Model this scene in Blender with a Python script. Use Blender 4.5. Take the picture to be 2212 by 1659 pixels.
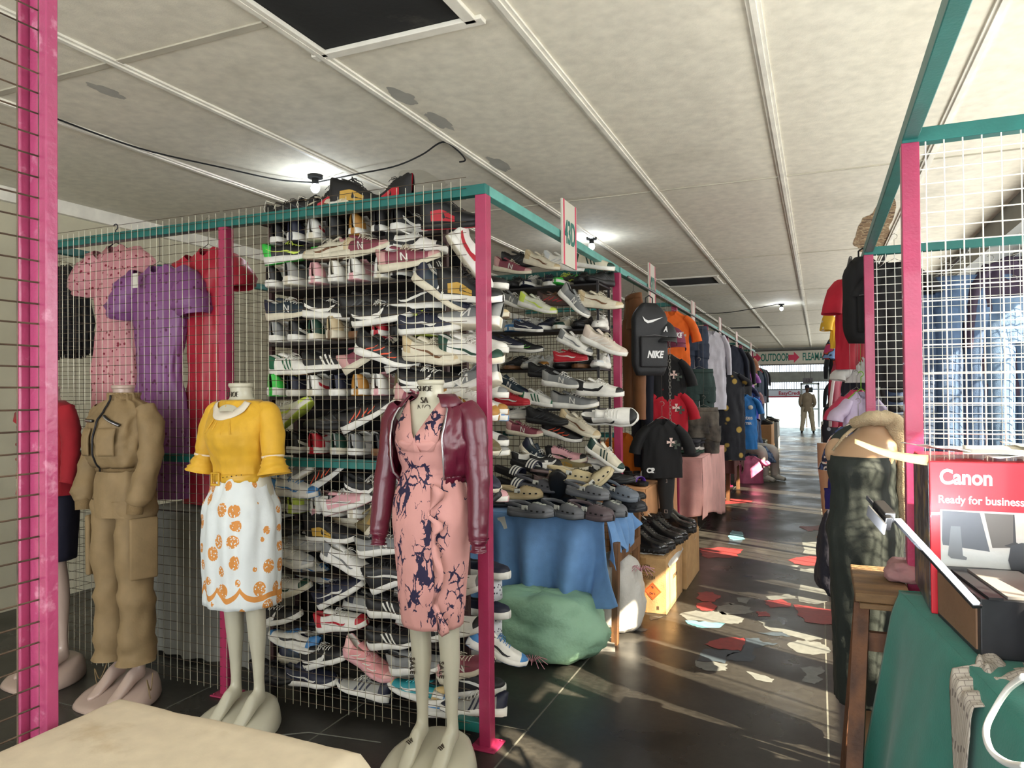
import bpy, math, random
from mathutils import Vector as V, Matrix, noise, Euler
PI = math.pi
R = math.radians
for o in list(bpy.data.objects): bpy.data.objects.remove(o)
C = bpy.context.scene.collection
S = bpy.context.scene
# ------------------------------------------------------------------ camera
CX, CY, FPX, EYE = 1106.0, 829.5, 1566.1228, 1.5
_vy = V(((1768-CX)/FPX, -(842-CY)/FPX, 1)).normalized()
_vx = -V(((-2600-CX)/FPX, -(880-CY)/FPX, 1)).normalized()
_vz = -_vx.cross(_vy)
CR = V((_vx.x, _vy.x, _vz.x)); CU = V((_vx.y, _vy.y, _vz.y)); CF = V((_vx.z, _vy.z, _vz.z))
cd = bpy.data.cameras.new('camera'); cam = bpy.data.objects.new('camera', cd); C.objects.link(cam)
cd.sensor_width = 36; cd.lens = FPX/2212*36; cd.clip_start = .05; cd.clip_end = 200
cam.matrix_world = Matrix(((CR.x, CU.x, -CF.x, 0), (CR.y, CU.y, -CF.y, 0), (CR.z, CU.z, -CF.z, EYE), (0, 0, 0, 1)))
S.camera = cam
def at(px, py, X=None, Y=None, Z=None):
    """world point on the plane X=, Y= or Z= seen at a photo pixel (used as a tape measure for real positions)"""
    r = CR*((px-CX)/FPX) + CU*(-(py-CY)/FPX) + CF
    t = X/r.x if X is not None else Y/r.y if Y is not None else (Z-EYE)/r.z
    return V((r.x*t, r.y*t, EYE+r.z*t))
# ------------------------------------------------------------------ world, sun, light
S.view_settings.view_transform = 'Standard'; S.view_settings.look = 'None'
S.view_settings.gamma = 1; S.view_settings.use_curve_mapping = False
S.view_settings.exposure = 0.7
S.cycles.use_denoising = True
S.cycles.max_bounces = 7; S.cycles.diffuse_bounces = 4; S.cycles.glossy_bounces = 3
S.cycles.transparent_max_bounces = 16
S.cycles.sample_clamp_indirect = 6
w = bpy.data.worlds.new('sky'); S.world = w; w.use_nodes = True
bg = w.node_tree.nodes['Background']; bg.inputs[0].default_value = (.78, .88, 1, 1); bg.inputs[1].default_value = 2.2
def lamp(name, kind, loc, energy, col=(1, 1, 1), **k):
    d = bpy.data.lights.new(name, kind); d.energy = energy; d.color = col
    o = bpy.data.objects.new(name, d); C.objects.link(o); o.location = loc
    for a, b in k.items():
        if a == 'rot': o.rotation_euler = b
        elif a == 'aim': o.rotation_euler = (V(b)-V(loc)).to_track_quat('-Z', 'Y').to_euler()
        else: setattr(d, a, b)
    return o
SUN_E = R(37)
sdir = V((-.908*math.cos(SUN_E), .418*math.cos(SUN_E), -math.sin(SUN_E)))
sun = lamp('sun', 'SUN', (6, -2, 6), 24, (1, .86, .64), angle=R(.6)); sun.rotation_euler = sdir.to_track_quat('-Z', 'Y').to_euler()
# daylight through the openings of the hall
lamp('daylight_side_windows', 'AREA', (1.62, 6, 1.9), 120, (1, .97, .9), shape='RECTANGLE', size=12, size_y=1.1, aim=(-3, 6, 2.3))
lamp('daylight_far_windows', 'AREA', (1.62, 19, 1.9), 110, (1, .97, .9), shape='RECTANGLE', size=13, size_y=1.1, aim=(-3, 19, 2.2))
lamp('daylight_entrance', 'AREA', (-1.2, -2.9, 1.55), 108, (1, .97, .92), shape='RECTANGLE', size=5.4, size_y=2.3, aim=(-1.4, 3, 1.35))
0 and lamp('daylight_far_door', 'AREA', (-.6, 30.2, 1.2), 60, (.92, .97, 1), shape='RECTANGLE', size=3, size_y=2, aim=(-.6, 20, 1.0))
# ------------------------------------------------------------------ materials
def lin(c): 
    c = c/255
    return c/12.92 if c <= .04045 else ((c+.055)/1.055)**2.4
def rgb(c): return (lin(c[0]), lin(c[1]), lin(c[2]), 1)
_mats = {}
def mat(name, c, rough=.6, metal=0, kind=None, scale=40, bump=.15, var=.08, c2=None, **k):
    if name in _mats: return _mats[name]
    m = bpy.data.materials.new(name); m.use_nodes = True; _mats[name] = m
    N = m.node_tree.nodes; L = m.node_tree.links; b = N['Principled BSDF']
    b.inputs['Base Color'].default_value = rgb(c); b.inputs['Roughness'].default_value = rough; b.inputs['Metallic'].default_value = metal
    for a, v in k.items():
        if a == 'emit': b.inputs['Emission Color'].default_value = rgb(v[0]); b.inputs['Emission Strength'].default_value = v[1]
        if a == 'alpha': b.inputs['Alpha'].default_value = v
        if a == 'coat': b.inputs['Coat Weight'].default_value = v
        if a == 'trans': b.inputs['Transmission Weight'].default_value = v
        if a == 'sheen': b.inputs['Sheen Weight'].default_value = v
        if a == 'spec': b.inputs['Specular IOR Level'].default_value = v
    def n(t, **kw):
        x = N.new(t)
        for a, v in kw.items():
            if a in x.inputs: x.inputs[a].default_value = v
            else: setattr(x, a, v)
        return x
    m['_'] = 1
    tc = n('ShaderNodeTexCoord'); co = tc.outputs['Object']
    no = n('ShaderNodeTexNoise', Scale=scale, Detail=4.0); L.new(co, no.inputs['Vector'])
    if var:
        mx = n('ShaderNodeMix', data_type='RGBA', blend_type='MULTIPLY'); mx.inputs[0].default_value = 1
        rp = n('ShaderNodeMapRange'); rp.inputs['From Min'].default_value = .3; rp.inputs['From Max'].default_value = .7
        rp.inputs['To Min'].default_value = 1-var*2; rp.inputs['To Max'].default_value = 1+var
        n2 = n('ShaderNodeTexNoise', Scale=scale*.12, Detail=5.0); L.new(co, n2.inputs['Vector'])
        L.new(n2.outputs[0], rp.inputs[0]); L.new(rp.outputs[0], mx.inputs[7])
        mx.inputs[6].default_value = rgb(c); L.new(mx.outputs[2], b.inputs['Base Color']); base = mx.inputs[6]
    else: base = b.inputs['Base Color']
    def spots(tex_out, lo, hi, colA, colB, target):
        r = n('ShaderNodeValToRGB'); r.color_ramp.elements[0].position = lo; r.color_ramp.elements[1].position = hi
        r.color_ramp.elements[0].color = rgb(colA); r.color_ramp.elements[1].color = rgb(colB)
        L.new(tex_out, r.inputs[0]); L.new(r.outputs[0], target); return r
    if kind == 'dots':      # small scattered blossoms
        vo = n('ShaderNodeTexVoronoi', Scale=k.get('ps', 28)); L.new(co, vo.inputs['Vector']); spots(vo.outputs[0], k.get('lo', .22), k.get('lo', .22)+.06, c2, c, base)
    if kind == 'camo':      # patches of print
        n3 = n('ShaderNodeTexNoise', Scale=k.get('ps', 7), Detail=2.0); L.new(co, n3.inputs['Vector'])
        r = spots(n3.outputs[0], .44, .5, c, c2, base); r.color_ramp.interpolation = 'CONSTANT'
        if 'c3' in k:
            e = r.color_ramp.elements.new(.57); e.color = rgb(k['c3'])
        if 'c4' in k:
            e = r.color_ramp.elements.new(.39); e.color = rgb(k['c4'])
    if kind == 'crack':     # branching ink marks
        mp = n('ShaderNodeMapping'); mp.inputs['Scale'].default_value = (1, 1, .75); L.new(co, mp.inputs[0])
        nn = n('ShaderNodeTexNoise', Scale=9.0, Detail=6.0); L.new(mp.outputs[0], nn.inputs['Vector'])
        ad = n('ShaderNodeVectorMath', operation='MULTIPLY_ADD'); L.new(nn.outputs['Color'], ad.inputs[0]); ad.inputs[1].default_value = (.16, .16, .16); L.new(mp.outputs[0], ad.inputs[2])
        vo = n('ShaderNodeTexVoronoi', Scale=24.0); vo.feature = 'DISTANCE_TO_EDGE'; L.new(ad.outputs[0], vo.inputs['Vector'])
        n4 = n('ShaderNodeTexNoise', Scale=11.5, Detail=5.0); L.new(mp.outputs[0], n4.inputs['Vector'])
        mr = n('ShaderNodeMapRange'); mr.inputs['From Min'].default_value = .51; mr.inputs['From Max'].default_value = .66; mr.inputs['To Min'].default_value = 0; mr.inputs['To Max'].default_value = .17
        L.new(n4.outputs[0], mr.inputs[0])
        lt = n('ShaderNodeMath', operation='LESS_THAN'); L.new(vo.outputs[0], lt.inputs[0]); L.new(mr.outputs[0], lt.inputs[1])
        spots(lt.outputs[0], .4, .6, c, c2, base)
    if kind == 'rosette':   # round lace rosettes with a scalloped border low on the skirt
        vo = n('ShaderNodeTexVoronoi', Scale=11.5, Randomness=.7); L.new(co, vo.inputs['Vector'])
        lt = n('ShaderNodeMath', operation='LESS_THAN'); L.new(vo.outputs[0], lt.inputs[0]); lt.inputs[1].default_value = .36
        v2 = n('ShaderNodeTexVoronoi', Scale=95.0); L.new(co, v2.inputs['Vector'])
        g2 = n('ShaderNodeMath', operation='GREATER_THAN'); L.new(v2.outputs[0], g2.inputs[0]); g2.inputs[1].default_value = .33
        mu = n('ShaderNodeMath', operation='MULTIPLY'); L.new(lt.outputs[0], mu.inputs[0]); L.new(g2.outputs[0], mu.inputs[1])
        sx = n('ShaderNodeSeparateXYZ'); L.new(co, sx.inputs[0])
        wv = n('ShaderNodeMath', operation='MULTIPLY'); L.new(sx.outputs[0], wv.inputs[0]); wv.inputs[1].default_value = 26
        sn = n('ShaderNodeMath', operation='SINE'); L.new(wv.outputs[0], sn.inputs[0])
        ab = n('ShaderNodeMath', operation='ABSOLUTE'); L.new(sn.outputs[0], ab.inputs[0])
        ma = n('ShaderNodeMath', operation='MULTIPLY_ADD'); L.new(ab.outputs[0], ma.inputs[0]); ma.inputs[1].default_value = .045; L.new(sx.outputs[2], ma.inputs[2])
        cmpn = n('ShaderNodeMath', operation='COMPARE'); L.new(ma.outputs[0], cmpn.inputs[0]); cmpn.inputs[1].default_value = k.get('bz', .62); cmpn.inputs[2].default_value = .012
        mm = n('ShaderNodeMath', operation='MAXIMUM'); L.new(mu.outputs[0], mm.inputs[0]); L.new(cmpn.outputs[0], mm.inputs[1])
        spots(mm.outputs[0], .4, .6, c, c2, base)
    if kind == 'streak':    # washed or brushed along the height
        mp = n('ShaderNodeMapping'); mp.inputs['Scale'].default_value = k.get('sc', (12, 12, 1.2)); L.new(co, mp.inputs[0])
        nn = n('ShaderNodeTexNoise', Scale=1.0, Detail=4.0); L.new(mp.outputs[0], nn.inputs['Vector']); spots(nn.outputs[0], .35, .68, c, c2, base)
    if kind == 'check':
        ch = n('ShaderNodeTexBrick'); L.new(co, ch.inputs['Vector']); ch.inputs['Scale'].default_value = k.get('ps', 8)
        ch.inputs['Color1'].default_value = rgb(c); ch.inputs['Color2'].default_value = rgb(c2); ch.inputs['Mortar'].default_value = rgb(k.get('c3', (60, 60, 55))); L.new(ch.outputs[0], base)
    if kind == 'stain':     # a few irregular stains on top of the base colour
        nn = n('ShaderNodeTexNoise', Scale=k.get('ps', .9), Detail=8.0, Roughness=.62); L.new(co, nn.inputs['Vector']); spots(nn.outputs[0], .60, .72, c, c2, base)
    if bump:
        bp = n('ShaderNodeBump'); bp.inputs['Strength'].default_value = bump; bp.inputs['Distance'].default_value = k.get('bd', .01)
        L.new(no.outputs[0], bp.inputs['Height']); L.new(bp.outputs[0], b.inputs['Normal'])
    if k.get('rvar'):
        r2 = n('ShaderNodeMapRange'); r2.inputs['To Min'].default_value = max(.05, rough-k['rvar']); r2.inputs['To Max'].default_value = rough+k['rvar']
        r2.inputs['From Min'].default_value = .3; r2.inputs['From Max'].default_value = .7
        n5 = n('ShaderNodeTexNoise', Scale=2.3, Detail=6.0); L.new(co, n5.inputs['Vector']); L.new(n5.outputs[0], r2.inputs[0]); L.new(r2.outputs[0], b.inputs['Roughness'])
    return m
def cloth(c, rough=.85, name=None, **k):
    return mat(name or 'cloth_%d_%d_%d' % tuple(c), c, rough, scale=k.pop('scale', 60), bump=k.pop('bump', .12), **k)
def plain(c, rough=.5, **k):
    return mat('plain_%d_%d_%d_%d%s' % (c[0], c[1], c[2], int(rough*100), 'm' if k.get('metal') else ''), c, rough, bump=0, var=0, **k)
# ------------------------------------------------------------------ mesh building
def lerp(a, b, t): return tuple(p+(q-p)*t for p, q in zip(a, b)) if isinstance(a, tuple) else a+(b-a)*t
def tab(T, x):
    """smooth interpolation in rows (x, value...)"""
    if x <= T[0][0]: return T[0][1:]
    for a, b in zip(T, T[1:]):
        if x <= b[0]:
            t = (x-a[0])/(b[0]-a[0]) if b[0] > a[0] else 0; t = t*t*(3-2*t)*.5+t*.5
            return tuple(lerp(p, q, t) for p, q in zip(a[1:], b[1:]))
    return T[-1][1:]
class MB:
    def __init__(s): s.v = []; s.f = []; s.m = []
    def add(s, vs, fs, mi=0):
        b = len(s.v); s.v += [tuple(x) for x in vs]
        for k, f in enumerate(fs):
            s.f.append([i+b for i in f]); s.m.append(mi[k] if isinstance(mi, list) else mi)
        return s
    def box(s, c, d, mi=0, rot=None):
        x, y, z = d[0]/2, d[1]/2, d[2]/2; vs = [V((i, j, k)) for k in (-z, z) for j in (-y, y) for i in (-x, x)]
        if rot is not None:
            q = rot if isinstance(rot, Matrix) else Euler(rot).to_matrix(); vs = [q@p for p in vs]
        c = V(c); return s.add([p+c for p in vs], [(0, 2, 3, 1), (4, 5, 7, 6), (0, 1, 5, 4), (2, 6, 7, 3), (0, 4, 6, 2), (1, 3, 7, 5)], mi)
    def loft(s, rings, mi=0, closed=True, caps=(True, True)):
        n = len(rings[0]); vs = [p for r in rings for p in r]; fs = []; ms = []
        for i in range(len(rings)-1):
            for j in range(n if closed else n-1):
                k = (j+1) % n; fs.append((i*n+j, i*n+k, (i+1)*n+k, (i+1)*n+j)); ms.append(mi(i, j) if callable(mi) else mi)
        q = ms[0] if callable(mi) else mi
        if caps[0]: fs.append(tuple(range(n-1, -1, -1))); ms.append(q)
        if caps[1]: fs.append(tuple((len(rings)-1)*n+j for j in range(n))); ms.append(ms[-1] if callable(mi) else mi)
        return s.add(vs, fs, ms)
    def tube(s, pts, r, n=6, mi=0, caps=True, sq=1.0, wr=0, k=5, seed=0):
        pts = [V(p) for p in pts]; rings = []; up = None
        for i, p in enumerate(pts):
            d = (pts[min(i+1, len(pts)-1)]-pts[max(i-1, 0)]).normalized()
            if up is None:
                up = V((0, 0, 1)) if abs(d.z) < .9 else V((0, 1, 0))
            a = up.cross(d).normalized(); up = d.cross(a).normalized()
            rr = r[i] if isinstance(r, (list, tuple)) else r
            rx, ry = rr if isinstance(rr, (list, tuple)) else (rr, rr*sq)
            ring = []
            for j in range(n):
                th = 2*PI*j/n; f = 1
                if wr: f += wr*noise.noise(V((math.cos(th)*1.3+seed, math.sin(th)*1.3, i*.45+seed)))+wr*.4*math.sin(k*i*.9+seed+math.sin(th))
                ring.append(p+a*(math.cos(th)*rx*f)+up*(math.sin(th)*ry*f))
            rings.append(ring)
        return s.loft(rings, mi, True, (caps, caps))
    def bar(s, a, b, r, mi=0, n=4): return s.tube([a, b], r, n, mi)
    def ball(s, c, r, n=12, m=8, mi=0):
        c = V(c); r = r if isinstance(r, (list, tuple)) else (r, r, r); rings = []
        for i in range(m+1):
            p = PI*i/m; q = max(math.sin(p), .02); rings.append([c+V((r[0]*q*math.cos(2*PI*j/n), r[1]*q*math.sin(2*PI*j/n), -r[2]*math.cos(p))) for j in range(n)])
        return s.loft(rings, mi)
    def grid(s, fn, nu, nv, mi=0):
        vs = [fn(i/nu, j/nv) for i in range(nu+1) for j in range(nv+1)]
        fs = [(i*(nv+1)+j, (i+1)*(nv+1)+j, (i+1)*(nv+1)+j+1, i*(nv+1)+j+1) for i in range(nu) for j in range(nv)]
        return s.add(vs, fs, [mi(f[0]//(nv+1)/nu, f[0] % (nv+1)/nv) for f in fs] if callable(mi) else mi)
    def mesh(s, name):
        me = bpy.data.meshes.new(name); me.from_pydata(s.v, [], s.f); me.polygons.foreach_set('material_index', s.m); return me
    def build(s, name, mats, parent=None, smooth=True, solid=0, bevel=0, remesh=0, label=None, sub=0):
        me = s.mesh(name); o = bpy.data.objects.new(name, me); C.objects.link(o)
        for m in (mats if isinstance(mats, (list, tuple)) else [mats]): me.materials.append(m)
        if smooth: me.polygons.foreach_set('use_smooth', [True]*len(me.polygons))
        me.update()
        if parent is not None: o.parent = parent
        if label: o['label'] = label
        if bevel:
            md = o.modifiers.new('bevel', 'BEVEL'); md.width = bevel; md.segments = 2; md.limit_method = 'ANGLE'
        if remesh:
            md = o.modifiers.new('remesh', 'REMESH'); md.mode = 'VOXEL'; md.voxel_size = remesh; md.use_smooth_shade = True
            md = o.modifiers.new('smooth', 'SMOOTH'); md.factor = .6; md.iterations = 6
        if solid:
            md = o.modifiers.new('thick', 'SOLIDIFY'); md.thickness = solid; md.offset = 0
        if sub:
            md = o.modifiers.new('sub', 'SUBSURF'); md.levels = sub; md.render_levels = sub
        return o
def thing(name, label, cat, loc=(0, 0, 0), rotz=0, group=None):
    o = bpy.data.objects.new(name, None); C.objects.link(o); o.empty_display_size = .1
    o.location = loc; o.rotation_euler = (0, 0, rotz) if not isinstance(rotz, (tuple, list)) else rotz
    return tag(o, label, cat, group)
def tag(o, label, cat, group=None, kind=None):
    o['label'] = label; o['category'] = cat
    if group: o['group'] = group
    if kind: o['kind'] = kind
    return o
def struct(o, label=None):
    o['kind'] = 'structure'
    if label: o['label'] = label
    return o
def copy_tree(o, parent=None):
    c = o.copy(); C.objects.link(c); c.parent = parent
    for ch in o.children: copy_tree(ch, c)
    return c
def text(body, size, m, parent, name='lettering', loc=(0, 0, 0), rot=(0, 0, 0), ext=.0008, bold=0, sx=1, sy=1, align='CENTER', shear=0):
    cu = bpy.data.curves.new(name, 'FONT'); cu.body = body; cu.size = size; cu.extrude = ext; cu.offset = bold; cu.align_x = align; cu.align_y = 'CENTER'; cu.shear = shear
    tmp = bpy.data.objects.new(name, cu); me = bpy.data.meshes.new_from_object(tmp); me.name = name; bpy.data.objects.remove(tmp)
    if not me.materials: me.materials.append(m)
    me.materials[0] = m
    o = bpy.data.objects.new(name, me); C.objects.link(o)
    o.parent = parent; o.location = loc; o.rotation_euler = rot; o.scale = (sx, sy, 1); return o
# ================================================================== the hall
CEIL = 2.97; XL, XR, YB, YF = -5.25, 1.85, -3.0, 26.7
PINK = mat('pink_paint', (158, 42, 82), .38, scale=90, bump=.25, var=.07, bd=.004, coat=.2)
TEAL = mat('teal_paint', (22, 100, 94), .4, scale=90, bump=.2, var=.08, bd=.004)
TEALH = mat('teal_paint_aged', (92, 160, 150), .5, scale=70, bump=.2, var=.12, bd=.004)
WIRE = mat('galvanised_wire', (196, 192, 170), .45, metal=.3, var=.2, bump=0, scale=60)
WIRE_LIT = mat('sunlit_wire', (226, 226, 216), .4, var=.06, bump=0, scale=60)  # brighter than the other wire: sun from behind is painted into the colour
RUST = mat('rusty_wire', (96, 82, 66), .6, metal=.3, var=.3, bump=0, scale=90)
FLOORM = mat('dark_screed', (44, 42, 38), .33, kind='stain', c2=(74, 71, 64), scale=260, bump=.12, var=.16, rvar=.12, bd=.003, ps=1.3)
CEILM = mat('ceiling_board', (224, 218, 200), .8, kind='stain', c2=(208, 202, 184), scale=130, bump=.35, var=.06, bd=.003, ps=.7)
STRIPM = mat('ceiling_strip', (232, 228, 214), .6, scale=60, bump=.1, var=.08)
WALLM = mat('painted_wall', (196, 190, 164), .8, scale=30, bump=.1, var=.05)
GREYW = mat('grey_wall', (128, 128, 122), .8, scale=30, bump=.1, var=.06)
DARKM = plain((16, 17, 18), .9)
WHITEP = plain((225, 224, 216), .5)
fl = MB().box((-1.7, 13.5, -.06), (8.4, 34, .12)).build('floor', FLOORM, smooth=False); struct(fl, 'dark polished screed floor of the aisle')
# grooves in the floor
gr = MB()
for x in (-1.21, -2.05, -2.9, .02): gr.box((x, 11, .0005), (.008, 30, .001))
for y in (1.9, 2.42, 3.0): gr.box((-3.0, y, .0005), (3.6, .007, .001))
gr.bar((-2.35, 2.45, .001), (-2.1, 2.62, .001), .003); gr.bar((-2.1, 2.62, .001), (-1.75, 2.66, .001), .003)
struct(gr.build('floor_joint', mat('floor_joint_grey', (92, 92, 84), .7), smooth=False))
# worn paint patches on the screed
random.seed(4)
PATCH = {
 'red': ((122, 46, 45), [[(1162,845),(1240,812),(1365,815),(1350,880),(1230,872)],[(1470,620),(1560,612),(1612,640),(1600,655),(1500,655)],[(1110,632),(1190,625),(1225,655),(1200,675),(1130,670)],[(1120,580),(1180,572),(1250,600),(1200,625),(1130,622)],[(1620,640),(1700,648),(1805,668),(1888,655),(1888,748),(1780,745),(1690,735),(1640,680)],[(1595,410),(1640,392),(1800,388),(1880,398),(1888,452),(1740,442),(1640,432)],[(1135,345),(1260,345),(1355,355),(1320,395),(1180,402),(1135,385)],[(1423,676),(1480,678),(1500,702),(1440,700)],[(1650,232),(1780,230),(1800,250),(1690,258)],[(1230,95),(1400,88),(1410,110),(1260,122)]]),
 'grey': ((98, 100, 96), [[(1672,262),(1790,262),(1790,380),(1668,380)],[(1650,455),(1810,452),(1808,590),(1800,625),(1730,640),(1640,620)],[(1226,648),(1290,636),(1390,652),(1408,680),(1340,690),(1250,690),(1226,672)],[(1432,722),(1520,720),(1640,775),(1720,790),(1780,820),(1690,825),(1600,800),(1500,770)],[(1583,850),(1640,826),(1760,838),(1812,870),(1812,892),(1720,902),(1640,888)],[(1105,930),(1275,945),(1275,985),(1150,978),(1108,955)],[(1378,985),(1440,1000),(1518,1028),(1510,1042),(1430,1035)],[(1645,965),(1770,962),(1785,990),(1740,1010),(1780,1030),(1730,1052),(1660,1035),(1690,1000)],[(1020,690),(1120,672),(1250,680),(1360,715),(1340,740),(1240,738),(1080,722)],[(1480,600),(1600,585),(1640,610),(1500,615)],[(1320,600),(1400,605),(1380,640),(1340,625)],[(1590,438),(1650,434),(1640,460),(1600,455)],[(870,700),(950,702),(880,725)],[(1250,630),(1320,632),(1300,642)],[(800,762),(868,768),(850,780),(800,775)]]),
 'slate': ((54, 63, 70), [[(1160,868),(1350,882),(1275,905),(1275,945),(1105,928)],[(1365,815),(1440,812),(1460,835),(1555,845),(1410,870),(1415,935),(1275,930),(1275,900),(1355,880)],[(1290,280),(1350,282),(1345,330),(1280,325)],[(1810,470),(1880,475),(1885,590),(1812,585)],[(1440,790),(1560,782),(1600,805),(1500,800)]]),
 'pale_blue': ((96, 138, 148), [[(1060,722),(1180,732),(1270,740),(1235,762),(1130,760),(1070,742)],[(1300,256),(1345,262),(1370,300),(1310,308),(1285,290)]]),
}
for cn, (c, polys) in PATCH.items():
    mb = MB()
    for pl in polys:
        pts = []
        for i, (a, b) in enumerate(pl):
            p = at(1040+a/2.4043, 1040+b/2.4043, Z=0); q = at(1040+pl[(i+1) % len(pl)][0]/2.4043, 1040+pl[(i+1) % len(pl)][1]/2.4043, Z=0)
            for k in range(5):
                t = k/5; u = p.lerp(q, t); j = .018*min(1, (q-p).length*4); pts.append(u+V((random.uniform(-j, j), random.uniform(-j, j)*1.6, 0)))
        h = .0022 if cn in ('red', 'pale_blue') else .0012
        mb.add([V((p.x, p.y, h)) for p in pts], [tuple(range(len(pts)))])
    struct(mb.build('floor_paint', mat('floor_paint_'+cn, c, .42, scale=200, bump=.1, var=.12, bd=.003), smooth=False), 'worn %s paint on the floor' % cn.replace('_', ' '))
# ceiling with cover strips, hatches, stains
cl = MB()
H1 = (-1.95, -1.24, 1.75, 2.56); H2 = (-1.93, -1.2, 9.5, 10.25); H3 = (-1.93, -1.2, 17.3, 18.0)
xs = [XL-.3, -1.95, -1.21, XR+.3]; cur = YB-.3
for h in (H1, H2, H3):
    cl.box(((XL+XR)/2, (cur+h[2])/2, CEIL+.04), (XR-XL+.6, h[2]-cur, .08)); cl.box(((XL-.3+h[0])/2, (h[2]+h[3])/2, CEIL+.04), (h[0]-XL+.3, h[3]-h[2], .08))
    cl.box(((XR+.3+h[1])/2, (h[2]+h[3])/2, CEIL+.04), (XR+.3-h[1], h[3]-h[2], .08)); cur = h[3]
cl.box(((XL+XR)/2, (cur+31)/2, CEIL+.04), (XR-XL+.6, 31-cur, .08))
struct(cl.build('ceiling', CEILM, smooth=False), 'cream ceiling boards')
st = MB()
for i in range(-4, 4):
    x = -.21+i*.875
    if x > 1.4: continue
    st.box((x, 12.6, CEIL-.004), (.055, 28.6, .012)); st.box((x, 12.6, CEIL-.012), (.022, 28.6, .012))
struct(st.build('ceiling_strip', STRIPM, smooth=False), 'white cover strips along the ceiling boards')
jt = MB()
for i in range(-1, 9):
    if i == 0:
        jt.box((-3.6, 2.25, CEIL-.003), (3.2, .035, .008)); jt.box((.3, 2.25, CEIL-.003), (3.0, .035, .008)); continue
    jt.box((-1.9, 2.25+i*3.05, CEIL-.003), (6.7, .012, .008))
struct(jt.build('ceiling_joint', mat('ceiling_joint_grey', (186, 180, 162), .8), smooth=False))
for h in (H1, H2, H3):
    f = MB()
    x0, x1, y0, y1 = h
    for c, d in ((((x0+x1)/2, y0), (x1-x0+.1, .05)), (((x0+x1)/2, y1), (x1-x0+.1, .05)), ((x0, (y0+y1)/2), (.05, y1-y0)), ((x1, (y0+y1)/2), (.05, y1-y0))): f.box((c[0], c[1], CEIL-.006), (d[0], d[1], .02))
    o = f.build('ceiling_hatch_frame', STRIPM, smooth=False, bevel=.003); struct(o)
    struct(MB().box(((x0+x1)/2, (y0+y1)/2, CEIL+.14), (x1-x0+.5, y1-y0+.5, .12)).box(((x0+x1)/2, (y0+y1)/2, CEIL+.045), (x1-x0-.002, y1-y0-.002, .08)).build('ceiling_dark_panel', mat('ceiling_dark_black', (24, 25, 24), .9, kind='stain', c2=(60, 58, 52), ps=5), smooth=False), 'black panel painted as the dark of a ceiling opening')  # flush black panel, its colour stands in for the unlit hollow above
# stains and peeling on the ceiling: thin flakes with a shape of their own
def blob(cx, cy, rx, ry, z, m, name, seed, n=40, rot=0):
    pts = []
    for i in range(n):
        a = 2*PI*i/n; f = 1+.45*noise.noise(V((math.cos(a)*1.6+seed, math.sin(a)*1.6, seed)))+.12*noise.noise(V((a*6, seed, 0)))
        x, y = rx*f*math.cos(a), ry*f*math.sin(a); pts.append((cx+x*math.cos(rot)-y*math.sin(rot), cy+x*math.sin(rot)+y*math.cos(rot), z))
    return struct(MB().add(pts, [tuple(range(n-1, -1, -1))]).build(name, m, smooth=False))
p = at(1888, 500, Z=CEIL); blob(p.x, p.y, .16, 1.1, CEIL-.001, mat('damp_brown', (128, 100, 66), .9, kind='camo', c2=(172, 150, 112), c3=(96, 70, 42), ps=14), 'ceiling_stain', 3)
for q, s, a in (((868, 208), (.05, .1), 5), ((950, 262), (.05, .13), 7), ((1080, 355), (.05, .16), 9), ((232, 198), (.04, .1), 2)):
    p = at(*q, Z=CEIL); blob(p.x, p.y, s[0], s[1], CEIL-.001, mat('damp_grey', (168, 166, 156), .9), 'ceiling_stain', a)
p = at(912, 388, Z=CEIL); blob(p.x, p.y, .16, .2, CEIL-.001, mat('repair_cream', (206, 200, 180), .9), 'ceiling_patch', 4)
# walls
struct(MB().box((XL-.05, 13, 1.5), (.1, 34, 3)).build('wall_left', WALLM, smooth=False))
struct(MB().box((XL+.02, 13, CEIL-.05), (.05, 34, .1)).build('trim_1', STRIPM, smooth=False))
# right wall: sill wall, lintel, piers between the windows
rw = MB(); rw.box((XR+.06, 13, .55), (.12, 34, 1.1)); rw.box((XR+.06, 13, 2.85), (.12, 34, .26))
wy = [-3.0]
WIN = [(.4, .9), (1.3, 1.55), (1.75, 3.1), (3.45, 3.95), (4.4, 5.1), (5.5, 6.9), (7.8, 9.1), (10.0, 11.4), (12.6, 14), (15.2, 16.8), (18, 20), (21.2, 24)]
prev = -4
for a, b in WIN: rw.box((XR+.06, (prev+a)/2, 1.8), (.12, a-prev, 1.9)); prev = b
rw.box((XR+.06, 27, 2.0), (.12, 6, 1.5)); rw.box((XR+.06, 13, 1.28), (.12, 34, .4)); struct(rw.build('wall_right', WALLM, smooth=False))
struct(MB().box((XR-.22, 13, 2.86), (.44, 34, .24)).build('trim_2', GREYW, smooth=False), 'grey downstand beam along the right wall')
WF = mat('window_steel', (90, 92, 90), .5)
GLASS = mat('window_glass', (235, 240, 240), .05, bump=0, var=0, alpha=.12)
for i, (a, b) in enumerate(WIN):
    e = bpy.data.objects.new('window_%d' % (i+1), None); C.objects.link(e); e['kind'] = 'structure'; e.location = (XR+.06, (a+b)/2, 2.1)
    m = MB(); hw = (b-a)/2; 
    for k in range(3 if hw > .4 else 2): m.box((0, -hw+k*2*hw/(2 if hw > .4 else 1), 0), (.04, .045, 1.24))
    for z in (-.6, .6): m.box((0, 0, z), (.04, 2*hw, .04))
    m.build('window_frame', WF, e, smooth=False)
    m = MB()
    for k in range(int(hw*2/.17)): m.bar((-.05, -hw+.09+k*.17, -.6), (-.05, -hw+.09+k*.17, .6), .008)
    m.bar((-.05, -hw, .25), (-.05, hw, .25), .01)
    m.build('burglar_bar', WF, e, smooth=False)
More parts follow.
